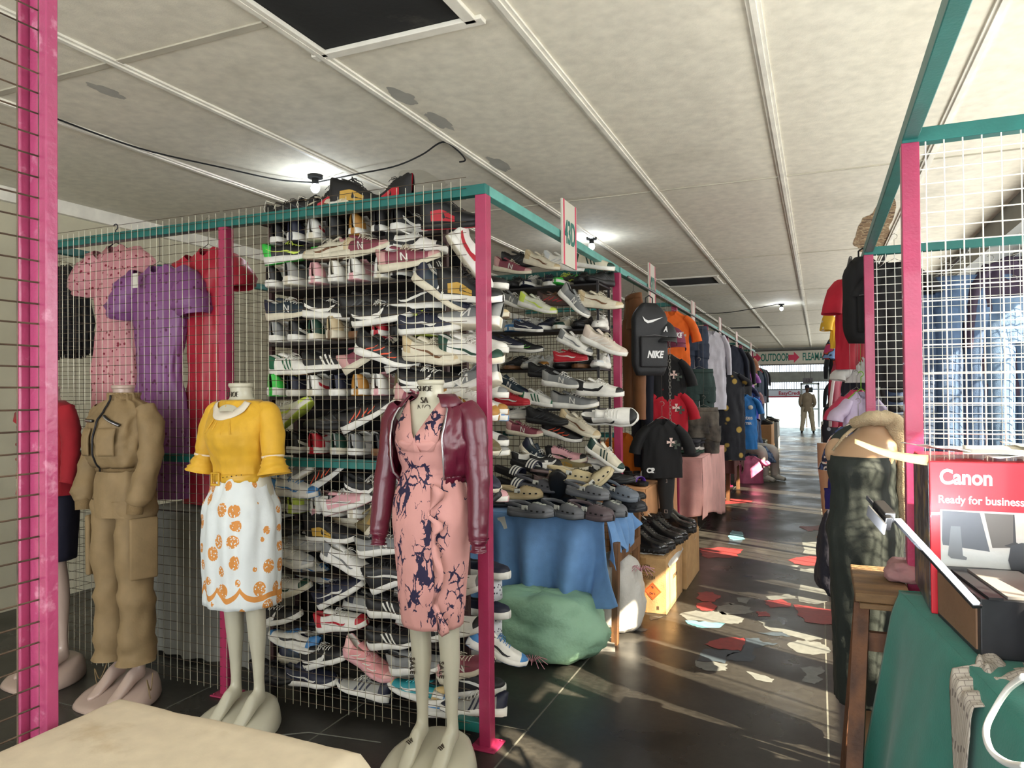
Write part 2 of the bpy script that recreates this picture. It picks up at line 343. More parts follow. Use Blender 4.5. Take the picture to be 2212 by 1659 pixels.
# back wall with the wide entrance the light comes from
bw = MB(); bw.box((XL+.6, YB, 1.5), (1.5, .1, 3)); bw.box((XR-.05, YB, 1.5), (.5, .1, 3)); bw.box((-1.7, YB, 2.85), (7, .1, .3)); bw.box((-1.7, YB, .15), (7, .1, .3))
struct(bw.build('wall_back', WALLM, smooth=False))
# ---- far end: header with the sign, porch with window strip, door and street
SG = at(1628, 757, Y=YF); SG2 = at(1800, 785, Y=YF)
hd = MB(); hd.box((-1.7, YF+.06, (2.36+CEIL)/2), (7.2, .1, CEIL-2.36)); hd.box((XL+1.4, YF+.06, 1.2), (2.6, .1, 2.4)); 
struct(hd.build('wall_front', GREYW, smooth=False))
t = thing('direction_sign', 'long white OUTDOOR FLEAMARKET sign with pink arrows at the aisle end', 'sign', (SG.x+1.3, YF-.06, 2.62))
SIGNW = plain((196, 192, 178), .55); SIGNG = plain((18, 104, 92), .5); SIGNP = plain((196, 48, 84), .5); SIGND = plain((70, 66, 64), .6)
sm = MB().box((0, 0, 0), (2.9, .04, .46)).build('board', SIGNW, t, smooth=False)
MB().box((0, -.005, .24), (2.94, .06, .03)).box((0, -.005, -.24), (2.94, .06, .03)).build('frame', SIGND, t, smooth=False)
def arrow(x, s):
    v = [(x-s*.5, -s*.28), (x+.05*s, -s*.28), (x+.05*s, -s*.6), (x+.6*s, 0), (x+.05*s, s*.6), (x+.05*s, s*.28), (x-s*.5, s*.28)]
    MB().add([(a, -.026, b) for a, b in v]+[(a, -.02, b) for a, b in v], [tuple(range(7)), tuple(range(13, 6, -1))]+[(i, (i+1) % 7, (i+1) % 7+7, i+7) for i in range(7)]).build('arrow', SIGNP, t, smooth=False)
arrow(-1.22, .3); arrow(.0, .32)
text('OUTDOOR', .36, SIGNG, t, loc=(-.6, -.024, 0), rot=(PI/2, 0, 0), bold=.008, sx=.5)
text('FLEAMARKET', .36, SIGNG, t, loc=(.82, -.024, 0), rot=(PI/2, 0, 0), bold=.008, sx=.5)
YP = 30.9
pw = MB(); pw.box((-1.7, YP, 2.02), (7.2, .1, .42)); pw.box((-1.7, YP, 2.55), (7.2, .12, .12)); pw.box((-4.1, YP, 1), (3.2, .1, 2)); pw.box((1.3, YP, 1.4), (1.6, .1, 2.8))
struct(pw.build('wall_porch', mat('porch_wall', (150, 152, 148), .8), smooth=False))
gm = MB()
for k in range(46): gm.box((-2.6+k*.09, YP+.02, 2.35), (.02, .03, .3)); gm.box((-2.6+k*.09, YP+.02, 1.68), (.022, .03, .3))
gm.box((-.6, YP, 1.52), (4.2, .06, .04)); gm.box((-.6, YP, 1.83), (4.2, .06, .04))
struct(gm.build('window_90', plain((120, 126, 128), .5), smooth=False), 'barred strip window over the far door')
dr = MB()
for x in (-.62, -.0): dr.box((x, YP-.1, .9), (.07, .08, 1.75))
dr.box((-.31, YP-.1, 1.74), (.7, .08, .07)); dr.box((-.31, YP-.1, .75), (.6, .05, .05))
struct(dr.build('door_1', plain((176, 186, 186), .5), smooth=False), 'grey metal door standing at the far exit')
MB().box((-.31, YP-.13, 1.5), (.22, .02, .2)).build('notice', plain((60, 66, 66), .7), None, smooth=False)
tag(bpy.data.objects['notice'], 'small dark notice on the grey metal door at the far exit', 'notice')
t = thing('advertising_banner', 'white and red printed banner behind the standing man at the far exit', 'banner', (-1.2, YP+.3, 1.35))
MB().box((-.75, .03, -.68), (.05, .03, 1.36)).box((.75, .03, -.68), (.05, .03, 1.36)).build('leg', SIGND, t, smooth=False); MB().box((0, 0, 0), (1.6, .03, .3)).build('board', plain((210, 210, 214), .6), t, smooth=False)
text('EasyCredit', .2, plain((170, 40, 60), .6), t, loc=(.15, -.02, .02), rot=(PI/2, 0, 0), bold=.004); MB().box((-.1, -.017, -.12), (1.2, .004, .05)).build('stripe', plain((170, 40, 60), .6), t, smooth=False)
struct(MB().box((-.8, YP+2, .55), (4, .1, 1.5)).build('trim_5', plain((150, 176, 196), .7), smooth=False), 'pale blue hoarding across the street')
struct(MB().box((-.6, 36, -.05), (12, 10, .1)).build('pavement', plain((200, 196, 186), .8), smooth=False))
t = thing('aisle_number_board', 'small grey hanging board reading 12 above the far exit', 'sign', (at(1745, 822, Y=29).x, 29, at(1745, 822, Y=29).z))
MB().box((0, 0, 0), (.34, .03, .18)).build('board', plain((120, 116, 124), .6), t, smooth=False)
MB().bar((-.1, 0, .09), (-.1, 0, CEIL-t.location.z), .005).bar((.1, 0, .09), (.1, 0, CEIL-t.location.z), .005).build('hanger', DARKM, t)
text('12', .15, plain((60, 60, 70), .6), t, loc=(0, -.017, 0), rot=(PI/2, 0, 0))
# lamps and cables
BULB = plain((255, 255, 255), .3, emit=((235, 245, 255), 12))
def bulb(px, py, lab, r=.03, Y=None, z=None):
    p = at(px, py, Z=z or CEIL-.03) if Y is None else at(px, py, Y=Y); t = thing('light_bulb', lab, 'lamp', (p.x, p.y, CEIL))
    d = CEIL-p.z
    MB().tube([(0, 0, 0), (0, 0, -.02)], .05, 16).tube([(0, 0, -.02), (0, 0, -.06)], .022, 12).build('holder', DARKM, t)
    MB().ball((0, 0, -.085), (r, r, r*1.15)).build('bulb', BULB, t)
    l = lamp('bulb_glow', 'POINT', (0, 0, -.16), 5, (.85, .93, 1), shadow_soft_size=.04); l.parent = t
bulb(681, 398, 'lit bulb in a black ceiling holder above the shoes on the teal rail', z=CEIL-.06)
bulb(1688, 660, 'lit bare bulb hanging from the ceiling over the aisle')
bulb(1278, 520, 'lit bulb in a white holder on the ceiling strip behind the 43D board')
def cable(name, lab, pts, r, m, cat='cable', parent=None):
    P = [V(p) for p in pts]; Q = []
    for i in range(len(P)-1):
        a, b, c, d = P[max(i-1, 0)], P[i], P[i+1], P[min(i+2, len(P)-1)]
        for k in range(6):
            t = k/6; Q.append(.5*((2*b)+(c-a)*t+(2*a-5*b+4*c-d)*t*t+(3*b-a-3*c+d)*t**3))
    Q.append(P[-1]); o = MB().tube(Q, r, 6).build(name, m, parent)
    return tag(o, lab, cat) if parent is None else o
cable('ceiling_cable', 'thin black cable sagging along the ceiling from the left wall to the bulb holder', [at(105, 250, Z=2.955), at(300, 320, Z=2.94), at(480, 362, Z=2.93), at(600, 388, Z=2.93), at(678, 394, Z=2.955)], .005, DARKM)
cable('ceiling_cable', 'thin black cable curving from the bulb holder up over the corner post', [at(684, 394, Z=2.955), at(760, 378, Z=2.93), at(850, 360, Z=2.93), at(910, 335, Z=2.93), at(955, 307, Z=2.955), at(985, 322, Z=2.95), at(1005, 345, Z=2.94), at(992, 350, Z=2.93)], .005, DARKM)
cable('ceiling_cable', 'thin black cable sagging to the bare bulb over the aisle', [at(1500, 676, Z=2.955), at(1560, 676, Z=2.88), at(1620, 668, Z=2.9), at(1686, 656, Z=2.955)], .007, DARKM)
# ================================================================== cages
CY0, CX0, TOP, GX, GY = 2.808, -1.315, 2.39, .0455, .0475
def panel(mb, o, u, L, z0, z1, off, gx=GX, gz=GY, rv=.0016, rh=.0014):
    """wire panel from point o along unit u; off is the side the wires stand on"""
    o = V(o); u = V(u); nrm = V((-u.y, u.x, 0))*off; n = int(L/gx); m = int((z1-z0)/gz)
    for i in range(n+1):
        p = o+u*(gx*(i+.3)); j = random.uniform(-.002, .002); mb.bar(p+nrm+V((0, 0, z0))+u*j, p+nrm+V((0, 0, z1+random.uniform(0, .012))), rv, 0)
    for k in range(m+1):
        z = z0+gz*(k+.4); mb.bar(o+nrm*1.0+V((0, 0, z+random.uniform(-.002, .002)))+nrm.normalized()*.003, o+u*L+nrm+V((0, 0, z))+nrm.normalized()*.003, rh, 1)
def post(x, y, z1, par, s=.052, mid=None, m=PINK):
    mb = MB().box((x, y, z1/2), (s, s, z1)).box((x, y, .004), (.12, .12, .008))
    for a, b in ((-.045, -.045), (.045, -.045), (-.045, .045), (.045, .045)): mb.tube([(x+a, y+b, .008), (x+a, y+b, .014)], .006, 6)
    return mb.build('post', m, par, smooth=False, bevel=.004)
random.seed(1)
t = thing('wire_cage', 'wire mesh stall cage with pink posts and teal rails holding the dresses and shoe rack', 'cage')
for x in (CX0, -2.75, -4.14): post(x, CY0, TOP-.045, t)
for y in (5.05,): 
    post(CX0, y, TOP-.045, t); post(-4.14, y, TOP-.045, t); post(-2.75, y, TOP-.045, t)
def rail(x0, y0, x1, y1, z, par, m=TEAL, s=.045):
    c = ((x0+x1)/2, (y0+y1)/2, z); d = (abs(x1-x0)+s, abs(y1-y0)+s, s)
    return MB().box(c, d).build('rail', m, par, smooth=False, bevel=.003)
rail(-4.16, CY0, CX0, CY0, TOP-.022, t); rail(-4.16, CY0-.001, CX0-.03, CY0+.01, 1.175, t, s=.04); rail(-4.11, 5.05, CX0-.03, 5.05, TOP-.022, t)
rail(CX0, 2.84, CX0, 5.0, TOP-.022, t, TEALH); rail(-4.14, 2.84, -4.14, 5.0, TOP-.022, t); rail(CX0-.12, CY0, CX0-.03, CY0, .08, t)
rail(-2.7, 5.05, CX0-.03, 5.05, 1.19, t, s=.035)
mb = MB(); panel(mb, (-4.12, CY0-.03, 0), (1, 0, 0), 1.36, .03, 2.41, 0); panel(mb, (-2.74, CY0-.03, 0), (1, 0, 0), 1.36, .03, 2.41, 0); mb.build('wire_mesh', [WIRE, RUST], t, smooth=False)
mb = MB(); panel(mb, (-4.12, 5.02, 0), (1, 0, 0), 2.78, .03, 2.37, 0, .05, .05); mb.build('wire_mesh', [WIRE, RUST], t, smooth=False)
mb = MB(); panel(mb, (-4.14, 2.85, 0), (0, 1, 0), 2.15, .03, 2.37, 0, .05, .05); mb.build('wire_mesh', [RUST, RUST], t, smooth=False)
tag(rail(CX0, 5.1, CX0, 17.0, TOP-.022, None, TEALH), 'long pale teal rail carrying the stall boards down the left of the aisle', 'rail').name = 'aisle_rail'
# posts of the stalls farther along the left side of the aisle
for i, y in enumerate((7.3, 9.5, 11.8, 14.0, 16.5)):
    k = thing('stall_divider', 'pink post and teal cross rail of the %s stall divider down the left side' % ('nearest,second,third,fourth,fifth,sixth,farthest'.split(',')[i]), 'stall frame', (0, 0, 0), 0, None)
    post(CX0, y, TOP-.045, k); rail(-2.9, y, CX0-.04, y, TOP-.022, k, s=.04)
    if i < 4:
        mb = MB(); panel(mb, (-2.9, y, 0), (1, 0, 0), 1.5, .05, 2.3, 0, .07, .07, .002, .002); mb.build('wire_mesh', [RUST, RUST], k, smooth=False)
# near cage at the left edge of the view
t = thing('wire_cage', 'rough pink corner post with its wire mesh at the left edge nearest the camera', 'cage')
NP = mat('pink_paint_near', (170, 66, 108), .35, kind='stain', c2=(200, 130, 156), ps=16, scale=35, bump=.6, var=.05, bd=.006, coat=.3)
px, py = -1.712, 1.16
MB().box((px+.008, py, 1.3), (.06, .03, 2.6)).box((px-.03, py, 1.3), (.012, .07, 2.6)).build('post', NP, t, smooth=False, bevel=.003)
mb = MB(); panel(mb, (px+.012, py+.0, 0), (0, -1, 0), 1.6, .05, 2.6, 0, .05, .05, .0022, .0022)
for k in range(52): mb.bar((px+.012, py-.0, .07+k*.05), (px+.03, py-.012, .068+k*.05), .0022, 1)
mb.build('wire_mesh', [RUST, RUST], t, smooth=False)
# right cage
RX = .30
t = thing('wire_cage', 'pink post cage with teal rails and wire mesh coloured as sunlit behind the red box', 'cage')
for y in (2.84, 5.08): post(RX, y, TOP-.045, t, .055)
post(2.0, 2.84, .01, t) if 0 else None
rail(RX, 2.84, XR-.05, 2.84, TOP-.022, t, s=.05); rail(RX, 5.08, XR-.05, 5.08, TOP-.022, t, s=.05)
rail(RX, 5.0, RX, .2, TOP-.01, t, TEAL, .05); rail(RX, 2.9, RX, 7.3, TOP+.0, t, TEAL, .045)
rail(RX, 2.84, XR-.05, 2.84, .9, t, s=.04)
mb = MB(); panel(mb, (RX+.03, 2.82, 0), (1, 0, 0), 1.5, .03, 2.37, 0, .0545, .05, .0023, .0023); mb.build('wire_mesh', [WIRE_LIT, WIRE_LIT], t, smooth=False)
mb = MB(); panel(mb, (RX+.03, 5.06, 0), (1, 0, 0), 1.5, .03, 2.37, 0, .05, .05, .002, .002); mb.build('wire_mesh', [WIRE_LIT, WIRE_LIT], t, smooth=False)
for i, y in enumerate((7.3, 9.6, 12, 15)):
    k = thing('stall_divider', 'pink post of the %s stall divider down the right side' % ('nearest,second,third,farthest'.split(',')[i]), 'stall frame'); post(RX+.02, y, TOP-.045, k); rail(RX+.05, y, XR-.05, y, TOP-.022, k, s=.04)
# number boards
def numboard(px, py, txt, lab, w=.25, h=.36, rz=0, Xp=CX0+.035):
    p = at(px, py, X=Xp); t = thing('stall_number_board', lab, 'sign', (p.x, p.y, p.z), rz)
    MB().box((0, 0, 0), (.012, w, h)).build('board', SIGNW, t, smooth=False, bevel=.002)
    for q in (-1, 1): MB().box((.0065, q*(w/2-.022), 0), (.002, .02, h)).build('stripe', SIGNP, t, smooth=False)
    if txt: text(txt, .17, SIGNG, t, loc=(.0075, 0, 0), rot=(PI/2, 0, PI/2), bold=.004, sx=.62, sy=1.05)
numboard(1229, 508, '43D', 'white stall board reading 43D with pink edges on the aisle rail above the shoes')
numboard(1408, 618, '42D', 'white stall board reading 42D on the aisle rail above the brown trousers')
for i, (px, py) in enumerate(((1497, 684), (1555, 712), (1591, 738), (1622, 758))):
    numboard(px, py, '', 'blank-faced stall board on the aisle rail, %s beyond the 42D board' % ('first', 'second', 'third', 'fourth')[i], w=.25, h=.34)
# ================================================================== shoes
def ends(t, a=.1, b=.14):
    f = 1.0
    if t < a: f *= math.sqrt(max(0, 1-(1-t/a)**2))*.75+.25 if t > 0 else .25
    if t > 1-b: f *= math.sqrt(max(0, 1-((t-1+b)/b)**2))*.88+.12
    return f
KINDS = {   # L, widths, upper heights over the sole, sole thickness, opening end, toe spring
 'court': dict(L=.29, w=[(0, .034), (.15, .037), (.4, .035), (.7, .049), (.88, .045), (1, .036)], h=[(0, .068), (.06, .072), (.2, .052), (.36, .056), (.44, .064), (.6, .05), (.8, .034), (.93, .026), (1, .012)], s=[(0, .03), (1, .026)], op=.42, spring=.004),
 'runner': dict(L=.3, w=[(0, .033), (.15, .038), (.4, .035), (.7, .05), (.88, .044), (1, .03)], h=[(0, .066), (.05, .074), (.2, .05), (.34, .05), (.44, .062), (.6, .048), (.8, .033), (.93, .024), (1, .01)], s=[(0, .04), (.3, .036), (.65, .026), (1, .024)], op=.42, spring=.016),
 'high': dict(L=.29, w=[(0, .034), (.15, .037), (.4, .035), (.7, .048), (.88, .045), (1, .036)], h=[(0, .108), (.06, .115), (.2, .1), (.34, .1), (.42, .088), (.6, .052), (.8, .034), (.93, .027), (1, .012)], s=[(0, .032), (1, .028)], op=.36, spring=.004),
 'slip': dict(L=.28, w=[(0, .034), (.15, .037), (.4, .036), (.7, .049), (.88, .046), (1, .036)], h=[(0, .05), (.06, .054), (.2, .04), (.36, .042), (.46, .052), (.6, .045), (.8, .032), (.93, .025), (1, .012)], s=[(0, .036), (1, .034)], op=.46, spring=.002),
 'clog': dict(L=.3, w=[(0, .036), (.15, .042), (.4, .042), (.7, .055), (.88, .052), (1, .034)], h=[(0, .02), (.1, .018), (.3, .018), (.44, .03), (.5, .058), (.62, .064), (.8, .05), (.93, .034), (1, .012)], s=[(0, .036), (.4, .026), (1, .03)], op=.48, spring=.012),
 'boot': dict(L=.3, w=[(0, .036), (.15, .038), (.4, .036), (.7, .05), (.88, .047), (1, .036)], h=[(0, .12), (.05, .13), (.2, .13), (.3, .13), (.42, .1), (.58, .062), (.8, .044), (.93, .034), (1, .014)], s=[(0, .045), (.3, .042), (.45, .034), (1, .034)], op=.3, spring=.004),
}
PROFY = [(0, 1), (.25, 1.03), (.5, .98), (.75, .86), (.94, .7)]
def shoe_geo(kind):
    K = KINDS[kind]; L = K['L']
    def zb(t): return K['spring']*max(0, (t-.62)/.38)**2*1.0 + .002*(t < .05)
    def W(t): return tab(K['w'], t)[0]*ends(t)
    def Hh(t): return tab(K['h'], t)[0]
    def Sk(t): return tab(K['s'], t)[0]
    def side(t, hf, sgn, off=0.0):
        y = (W(t)*tab(PROFY, hf)[0]+off)*sgn; return V(((t-.48)*L-(.004 if hf > .5 and t < .2 else 0), y, zb(t)+Sk(t)-.004+hf*Hh(t)))
    ts = [.5*(1-math.cos(PI*i/26))*1.0 for i in range(27)]
    # upper
    up = MB(); rings = []
    for t in ts:
        o = max(0, min(1, (K['op']+.04-t)/.07)) if t > .03 else 0
        hs = []; wt = W(t)
        for hf, k in PROFY: hs.append((wt*k, hf))
        d = Hh(t)-.014
        A = [(wt*.7, .94), (wt*.42, 1.0), (wt*.2, 1.02), (0, 1.03)]
        B = [(wt*.62, 1.0), (max(wt*.62-.008, 0), .97), (max(wt*.58-.01, 0), .25), (0, .2)]
        half = hs[:4]+[(lerp(a[0], b[0], o), lerp(a[1], b[1], o)) for a, b in zip(A, B)]
        x = (t-.48)*L; z0 = zb(t)+Sk(t)-.004; zz = Hh(t)
        ring = [V((x-(.006*hf if t < .1 else 0), y, z0+hf*zz)) for y, hf in half]+[V((x-(.006*hf if t < .1 else 0), -y, z0+hf*zz)) for y, hf in half[-2::-1]]
        rings.append(ring)
    def mi(i, j):
        t = ts[i]
        if t < K['op'] and 5 <= j <= 8: return 2
        if t < .13 or (t > .84 and kind not in ('clog', 'boot', 'slip')): return 1
        return 0
    up.loft(rings, mi, False, (False, False))
    # sole
    so = MB(); rings = []
    for t in ts:
        wt = W(t); x = (t-.48)*L; b = zb(t); s = Sk(t); e = 0 if kind in ('court', 'slip') else .003*math.sin(t*9)
        xx = .004 if t > .97 else (-.004 if t < .02 else 0)
        half = [(0, 0), (wt*.95, 0), (wt*1.06+.002, .004), (wt*1.1+.003+e, s*.5), (wt*1.07+.002, s), (wt*.9, s+.002), (0, s+.001)]
        rings.append([V((x+xx, y, b+z)) for y, z in half]+[V((x+xx, -y, b+z)) for y, z in half[-2:0:-1]])
    so.loft(rings, lambda i, j: 1 if j in (0, 1, 10, 11) else 0, True, (True, True))
    if kind == 'boot':
        for i in range(9):
            t = .04+i*.115
            for sg in (1, -1): so.box(((t-.48)*L, sg*(W(t)*1.08), .012), (.014, .01, .024), 1)
    # laces and tongue
    la = MB(); t0 = K['op']+.01; n = 5 if kind != 'boot' else 6
    def topz(t): return zb(t)+Sk(t)-.004+Hh(t)*1.03
    lace_ts = [t0+i*.055 for i in range(n)] if kind not in ('boot', 'high') else [K['op']-.04+i*.05 for i in range(7)]
    for i, t in enumerate(lace_ts):
        w_ = W(t)*.5+.004; z = topz(t)+.002; x = (t-.48)*L
        la.tube([(x-.004, -w_, z-.008), (x, -w_*.5, z+.001), (x+.003, w_*.5, z+.001), (x+.006, w_, z-.008)], .0022, 5)
    t = lace_ts[0]; x = (t-.48)*L; z = topz(t)+.004
    for sg in (1, -1):
        la.tube([(x, 0, z), (x+.008, sg*.014, z+.01), (x+.02, sg*.03, z+.002), (x+.014, sg*.034, z-.012), (x+.004, sg*.016, z)], .0018, 5)
        la.tube([(x, 0, z), (x+.012, sg*.012, z+.004), (x+.034, sg*.022, z-.002), (x+.04, sg*.03, z-.014)], .0016, 5)
    to = MB(); tr = []
    for k in range(6):
        t = K['op']+.06-k*.03; x = (t-.48)*L-(.004*k); z = topz(K['op']+.04)+(.001 if k < 2 else .005*(k-1)); ww = .014+.0022*k
        tr.append([V((x, -ww, z-.004)), V((x, 0, z)), V((x, ww, z-.004)), V((x-.003, ww, z-.009)), V((x-.003, 0, z-.006)), V((x-.003, -ww, z-.009))])
    to.loft(tr)
    return dict(K=K, side=side, up=up, so=so, la=la, to=to, W=W, topz=topz, L=L, zb=zb, Sk=Sk)
GEO = {k: shoe_geo(k) for k in KINDS}
def strip(mb, g, pts, sgn, off=.0014, mi=0):
    """pts: (t, hf, half width in height fraction)"""
    vs = []; P = []
    for a, b in zip(pts, pts[1:]):
        for k in range(4): s = k/4; P.append(tuple(lerp(u, v, s) for u, v in zip(a, b)))
    P.append(pts[-1])
    for (t, h, w) in P: vs += [g['side'](t, min(h+w, .95), sgn, off), g['side'](t, max(h-w, .02), sgn, off)]
    mb.add(vs, [(2*i, 2*i+1, 2*i+3, 2*i+2) for i in range(len(P)-1)], mi)
def mark_mesh(kind, mk, side_=1):
    g = GEO[kind]; m = MB()
    for s in (side_,):
        if mk == 'swoosh': strip(m, g, [(.1, .66, .01), (.3, .5, .05), (.5, .38, .1), (.58, .3, .12), (.66, .34, .08), (.7, .5, .03)], s)
        if mk == 'stripes':
            for q in range(3):
                b = .34+q*.085; vs = [g['side'](b+k*.0, h, s, .0014) for k, h in ((0, 0),)]
                vs = []
                for k in range(6): h = .05+k*.17; t = b+.07-.1*h; vs += [g['side'](t, min(h, .93), s, .0014), g['side'](t+.036, min(h, .93), s, .0014)]
                m.add(vs, [(2*i, 2*i+1, 2*i+3, 2*i+2) for i in range(5)])
        if mk == 'letter':
            x0 = .42
            for (a, b) in (((x0, .15), (x0-.0, .75)), ((x0, .75), (x0+.1, .15)), ((x0+.1, .15), (x0+.1, .75))):
                vs = []
                for k in range(5): h = lerp(a[1], b[1], k/4); t = lerp(a[0], b[0], k/4); vs += [g['side'](t, h, s, .0016), g['side'](t+.026, h, s, .0016)]
                m.add(vs, [(2*i, 2*i+1, 2*i+3, 2*i+2) for i in range(4)])
        if mk == 'form': strip(m, g, [(.06, .45, .12), (.2, .3, .14), (.36, .2, .14), (.5, .3, .16), (.56, .6, .16), (.6, .85, .08)], s)
        if mk == 'panel': strip(m, g, [(.2, .3, .2), (.4, .35, .25), (.6, .3, .22)], s)
        if mk == 'bars':
            for q in range(4): strip(m, g, [(.2+q*.12, .15+.1*(q % 2), .05), (.32+q*.12, .55, .06), (.36+q*.12, .8, .03)], s)
    return m
_me = {}
def getme(key, fn):
    if key not in _me: _me[key] = fn()
    return _me[key]
SHC = {}
def sc(c, rough=.55):
    return plain(c, rough)
def smat(c): return mat('shoe_%d_%d_%d' % tuple(c), c, .55, scale=180, bump=.1, var=.06, bd=.002)
WH, OW, BK, NV, GY_, RD, GN, BL, PK, MR, TN, BR, YL, OR = (226, 224, 216), (212, 204, 182), (22, 22, 24), (28, 32, 52), (120, 122, 122), (178, 30, 44), (24, 92, 62), (70, 132, 190), (214, 160, 164), (130, 62, 76), (196, 176, 138), (110, 74, 44), (206, 226, 90), (228, 84, 48)
DG = (60, 62, 66)
# name: kind, main, accent, lining, sole, tread, lace, mark kind, mark colour, words
CW = {
 'white_red': ('court', WH, WH, WH, WH, OW, WH, 'form', RD, 'red-striped white sneaker'),
 'white': ('court', WH, WH, OW, WH, WH, WH, 'swoosh', (206, 206, 200), 'plain white sneaker'),
 'white_pink': ('court', WH, PK, PK, WH, PK, WH, 'swoosh', PK, 'white and pale pink sneaker'),
 'pink': ('court', PK, WH, WH, WH, PK, WH, 'swoosh', WH, 'pink sneaker with white panels'),
 'red_white': ('court', WH, RD, RD, WH, RD, WH, 'swoosh', RD, 'red and white sneaker'),
 'red': ('court', RD, RD, WH, RD, WH, RD, 'swoosh', WH, 'deep red sneaker'),
 'black_white': ('court', BK, BK, BK, WH, WH, WH, 'form', WH, 'white-soled black sneaker'),
 'tan_white': ('court', WH, (170, 120, 50), WH, WH, (170, 120, 50), WH, 'swoosh', (170, 120, 50), 'white and tan sneaker'),
 'green_white': ('court', WH, GN, WH, WH, (150, 112, 70), WH, 'stripes', GN, 'green-striped white sneaker'),
 'darkgreen': ('court', WH, (24, 62, 48), WH, OW, WH, WH, 'swoosh', (24, 62, 48), 'dark green and white sneaker'),
 'grey_stripes': ('court', OW, (24, 58, 50), WH, WH, OW, WH, 'stripes', (24, 58, 50), 'cream sneaker, dark green stripes'),
 'brown_gum': ('court', BK, BK, BK, BR, BR, BK, 'stripes', (60, 60, 60), 'black gum-soled sneaker'),
 'blue_white': ('court', WH, BL, WH, WH, BL, BL, 'swoosh', BL, 'sky blue and white sneaker'),
 'white_black': ('court', WH, BK, WH, WH, WH, WH, 'form', BK, 'black-flashed white sneaker'),
 'navy': ('court', NV, NV, BK, WH, WH, NV, 'swoosh', WH, 'white-soled navy sneaker'),
 'white_grey': ('court', WH, GY_, WH, WH, WH, WH, 'swoosh', GY_, 'white and grey sneaker'),
 'black_high': ('high', BK, BK, BK, WH, BK, BK, 'swoosh', WH, 'white-soled black high-top'),
 'black_red_high': ('high', BK, BK, RD, BK, RD, BK, 'panel', RD, 'red-lined black high-top'),
 'pink_black_high': ('high', PK, BK, BK, OW, PK, BK, 'swoosh', BK, 'pink and black high-top sneaker'),
 'black_gold_high': ('high', BK, BK, BK, WH, BK, BK, 'panel', (190, 150, 60), 'gold-marked black high-top'),
 'cream_run': ('runner', OW, TN, OW, OW, (120, 100, 80), OW, 'swoosh', BR, 'cream and tan running shoe'),
 'beige_run': ('runner', (216, 204, 190), (206, 190, 176), OW, WH, OW, OW, 'bars', WH, 'pale beige chunky running shoe'),
 'grey_run': ('runner', GY_, (140, 140, 136), BK, WH, OW, WH, 'letter', WH, 'grey lettered running shoe'),
 'maroon_run': ('runner', MR, (196, 150, 146), MR, OW, BK, OW, 'letter', WH, 'maroon lettered running shoe'),
 'black_run': ('runner', BK, BK, BK, BK, BK, BK, 'bars', DG, 'all black running shoe'),
 'black_white_run': ('runner', BK, BK, BK, WH, BK, BK, 'stripes', WH, 'white-striped black running shoe'),
 'navy_run': ('runner', (26, 42, 54), NV, WH, OW, BK, WH, 'letter', WH, 'navy lettered running shoe'),
 'red_black_run': ('runner', BK, BK, BK, WH, BK, BK, 'bars', OR, 'orange-ribbed black running shoe'),
 'green_black_run': ('runner', BK, BK, BK, WH, BK, BK, 'bars', (110, 200, 80), 'green-ribbed black running shoe'),
 'neon_run': ('runner', (214, 218, 196), YL, WH, WH, YL, WH, 'swoosh', YL, 'neon-trimmed white running shoe'),
 'white_run': ('runner', WH, (200, 204, 206), WH, WH, WH, WH, 'bars', (190, 194, 196), 'white chunky running shoe'),
 'green_toe': ('runner', BK, (60, 190, 70), BK, WH, (60, 190, 70), YL, 'swoosh', YL, 'green-toed black running shoe'),
 'grey_navy_run': ('runner', (150, 150, 144), NV, NV, WH, NV, WH, 'stripes', NV, 'navy-striped grey running shoe'),
 'teal_run': ('runner', (40, 140, 150), (210, 180, 120), (30, 110, 120), WH, WH, (90, 200, 210), 'swoosh', WH, 'bright-laced teal running shoe'),
 'blue_run': ('runner', WH, BL, NV, WH, BL, BL, 'swoosh', BK, 'white and bright blue running shoe'),
 'pink_run': ('runner', (222, 150, 150), (236, 186, 180), WH, PK, WH, PK, 'bars', WH, 'pink running shoe'),
 'olive_run': ('runner', (120, 108, 74), (96, 84, 54), BK, OW, BK, OW, 'panel', (150, 118, 50), 'olive and mustard running shoe'),
 'brown_run': ('runner', (84, 60, 50), (60, 44, 40), BK, (60, 44, 40), BK, BR, 'bars', RD, 'dark brown running shoe'),
}
SHOEN = [0]
def shoe(key, loc, yaw, lab, group=None, pitch=0, roll=0, cat='shoe', s=1.0, laces=True):
    kind, main, acc, lin_, sole, tread, lace, mk, mkc, words = CW[key]; g = GEO[kind]
    nm = {'high': 'high_top_sneaker', 'runner': 'running_shoe', 'court': 'sneaker', 'slip': 'slip_on_shoe'}[kind]
    t = thing(nm, lab or words, cat, loc, (0, 0, 0), group)
    t.rotation_mode = 'XYZ'; t.rotation_euler = (Matrix.Rotation(yaw, 3, 'Z') @ Matrix.Rotation(pitch, 3, 'Y') @ Matrix.Rotation(roll, 3, 'X')).to_euler(); t.scale = (s, s, s)
    def part(name, mb, mats):
        me = getme((kind, name, key), lambda: _mk(mb, name, mats)); o = bpy.data.objects.new(name, me); C.objects.link(o); o.parent = t
    def _mk(mb, name, mats):
        me = mb().mesh(name); [me.materials.append(m) for m in mats]; me.polygons.foreach_set('use_smooth', [True]*len(me.polygons)); return me
    part('upper', lambda: g['up'], [smat(main), smat(acc), smat(lin_)]); part('sole', lambda: g['so'], [smat(sole), smat(tread)])
    if kind != 'slip':
        part('tongue', lambda: g['to'], [smat(main)])
        if laces: part('laces', lambda: g['la'], [smat(lace)])
    if mk:
        for q in (1, -1): part('side_mark' if q > 0 else 'inner_mark', lambda: mark_mesh(kind, mk, q), [smat(mkc)])
    return t
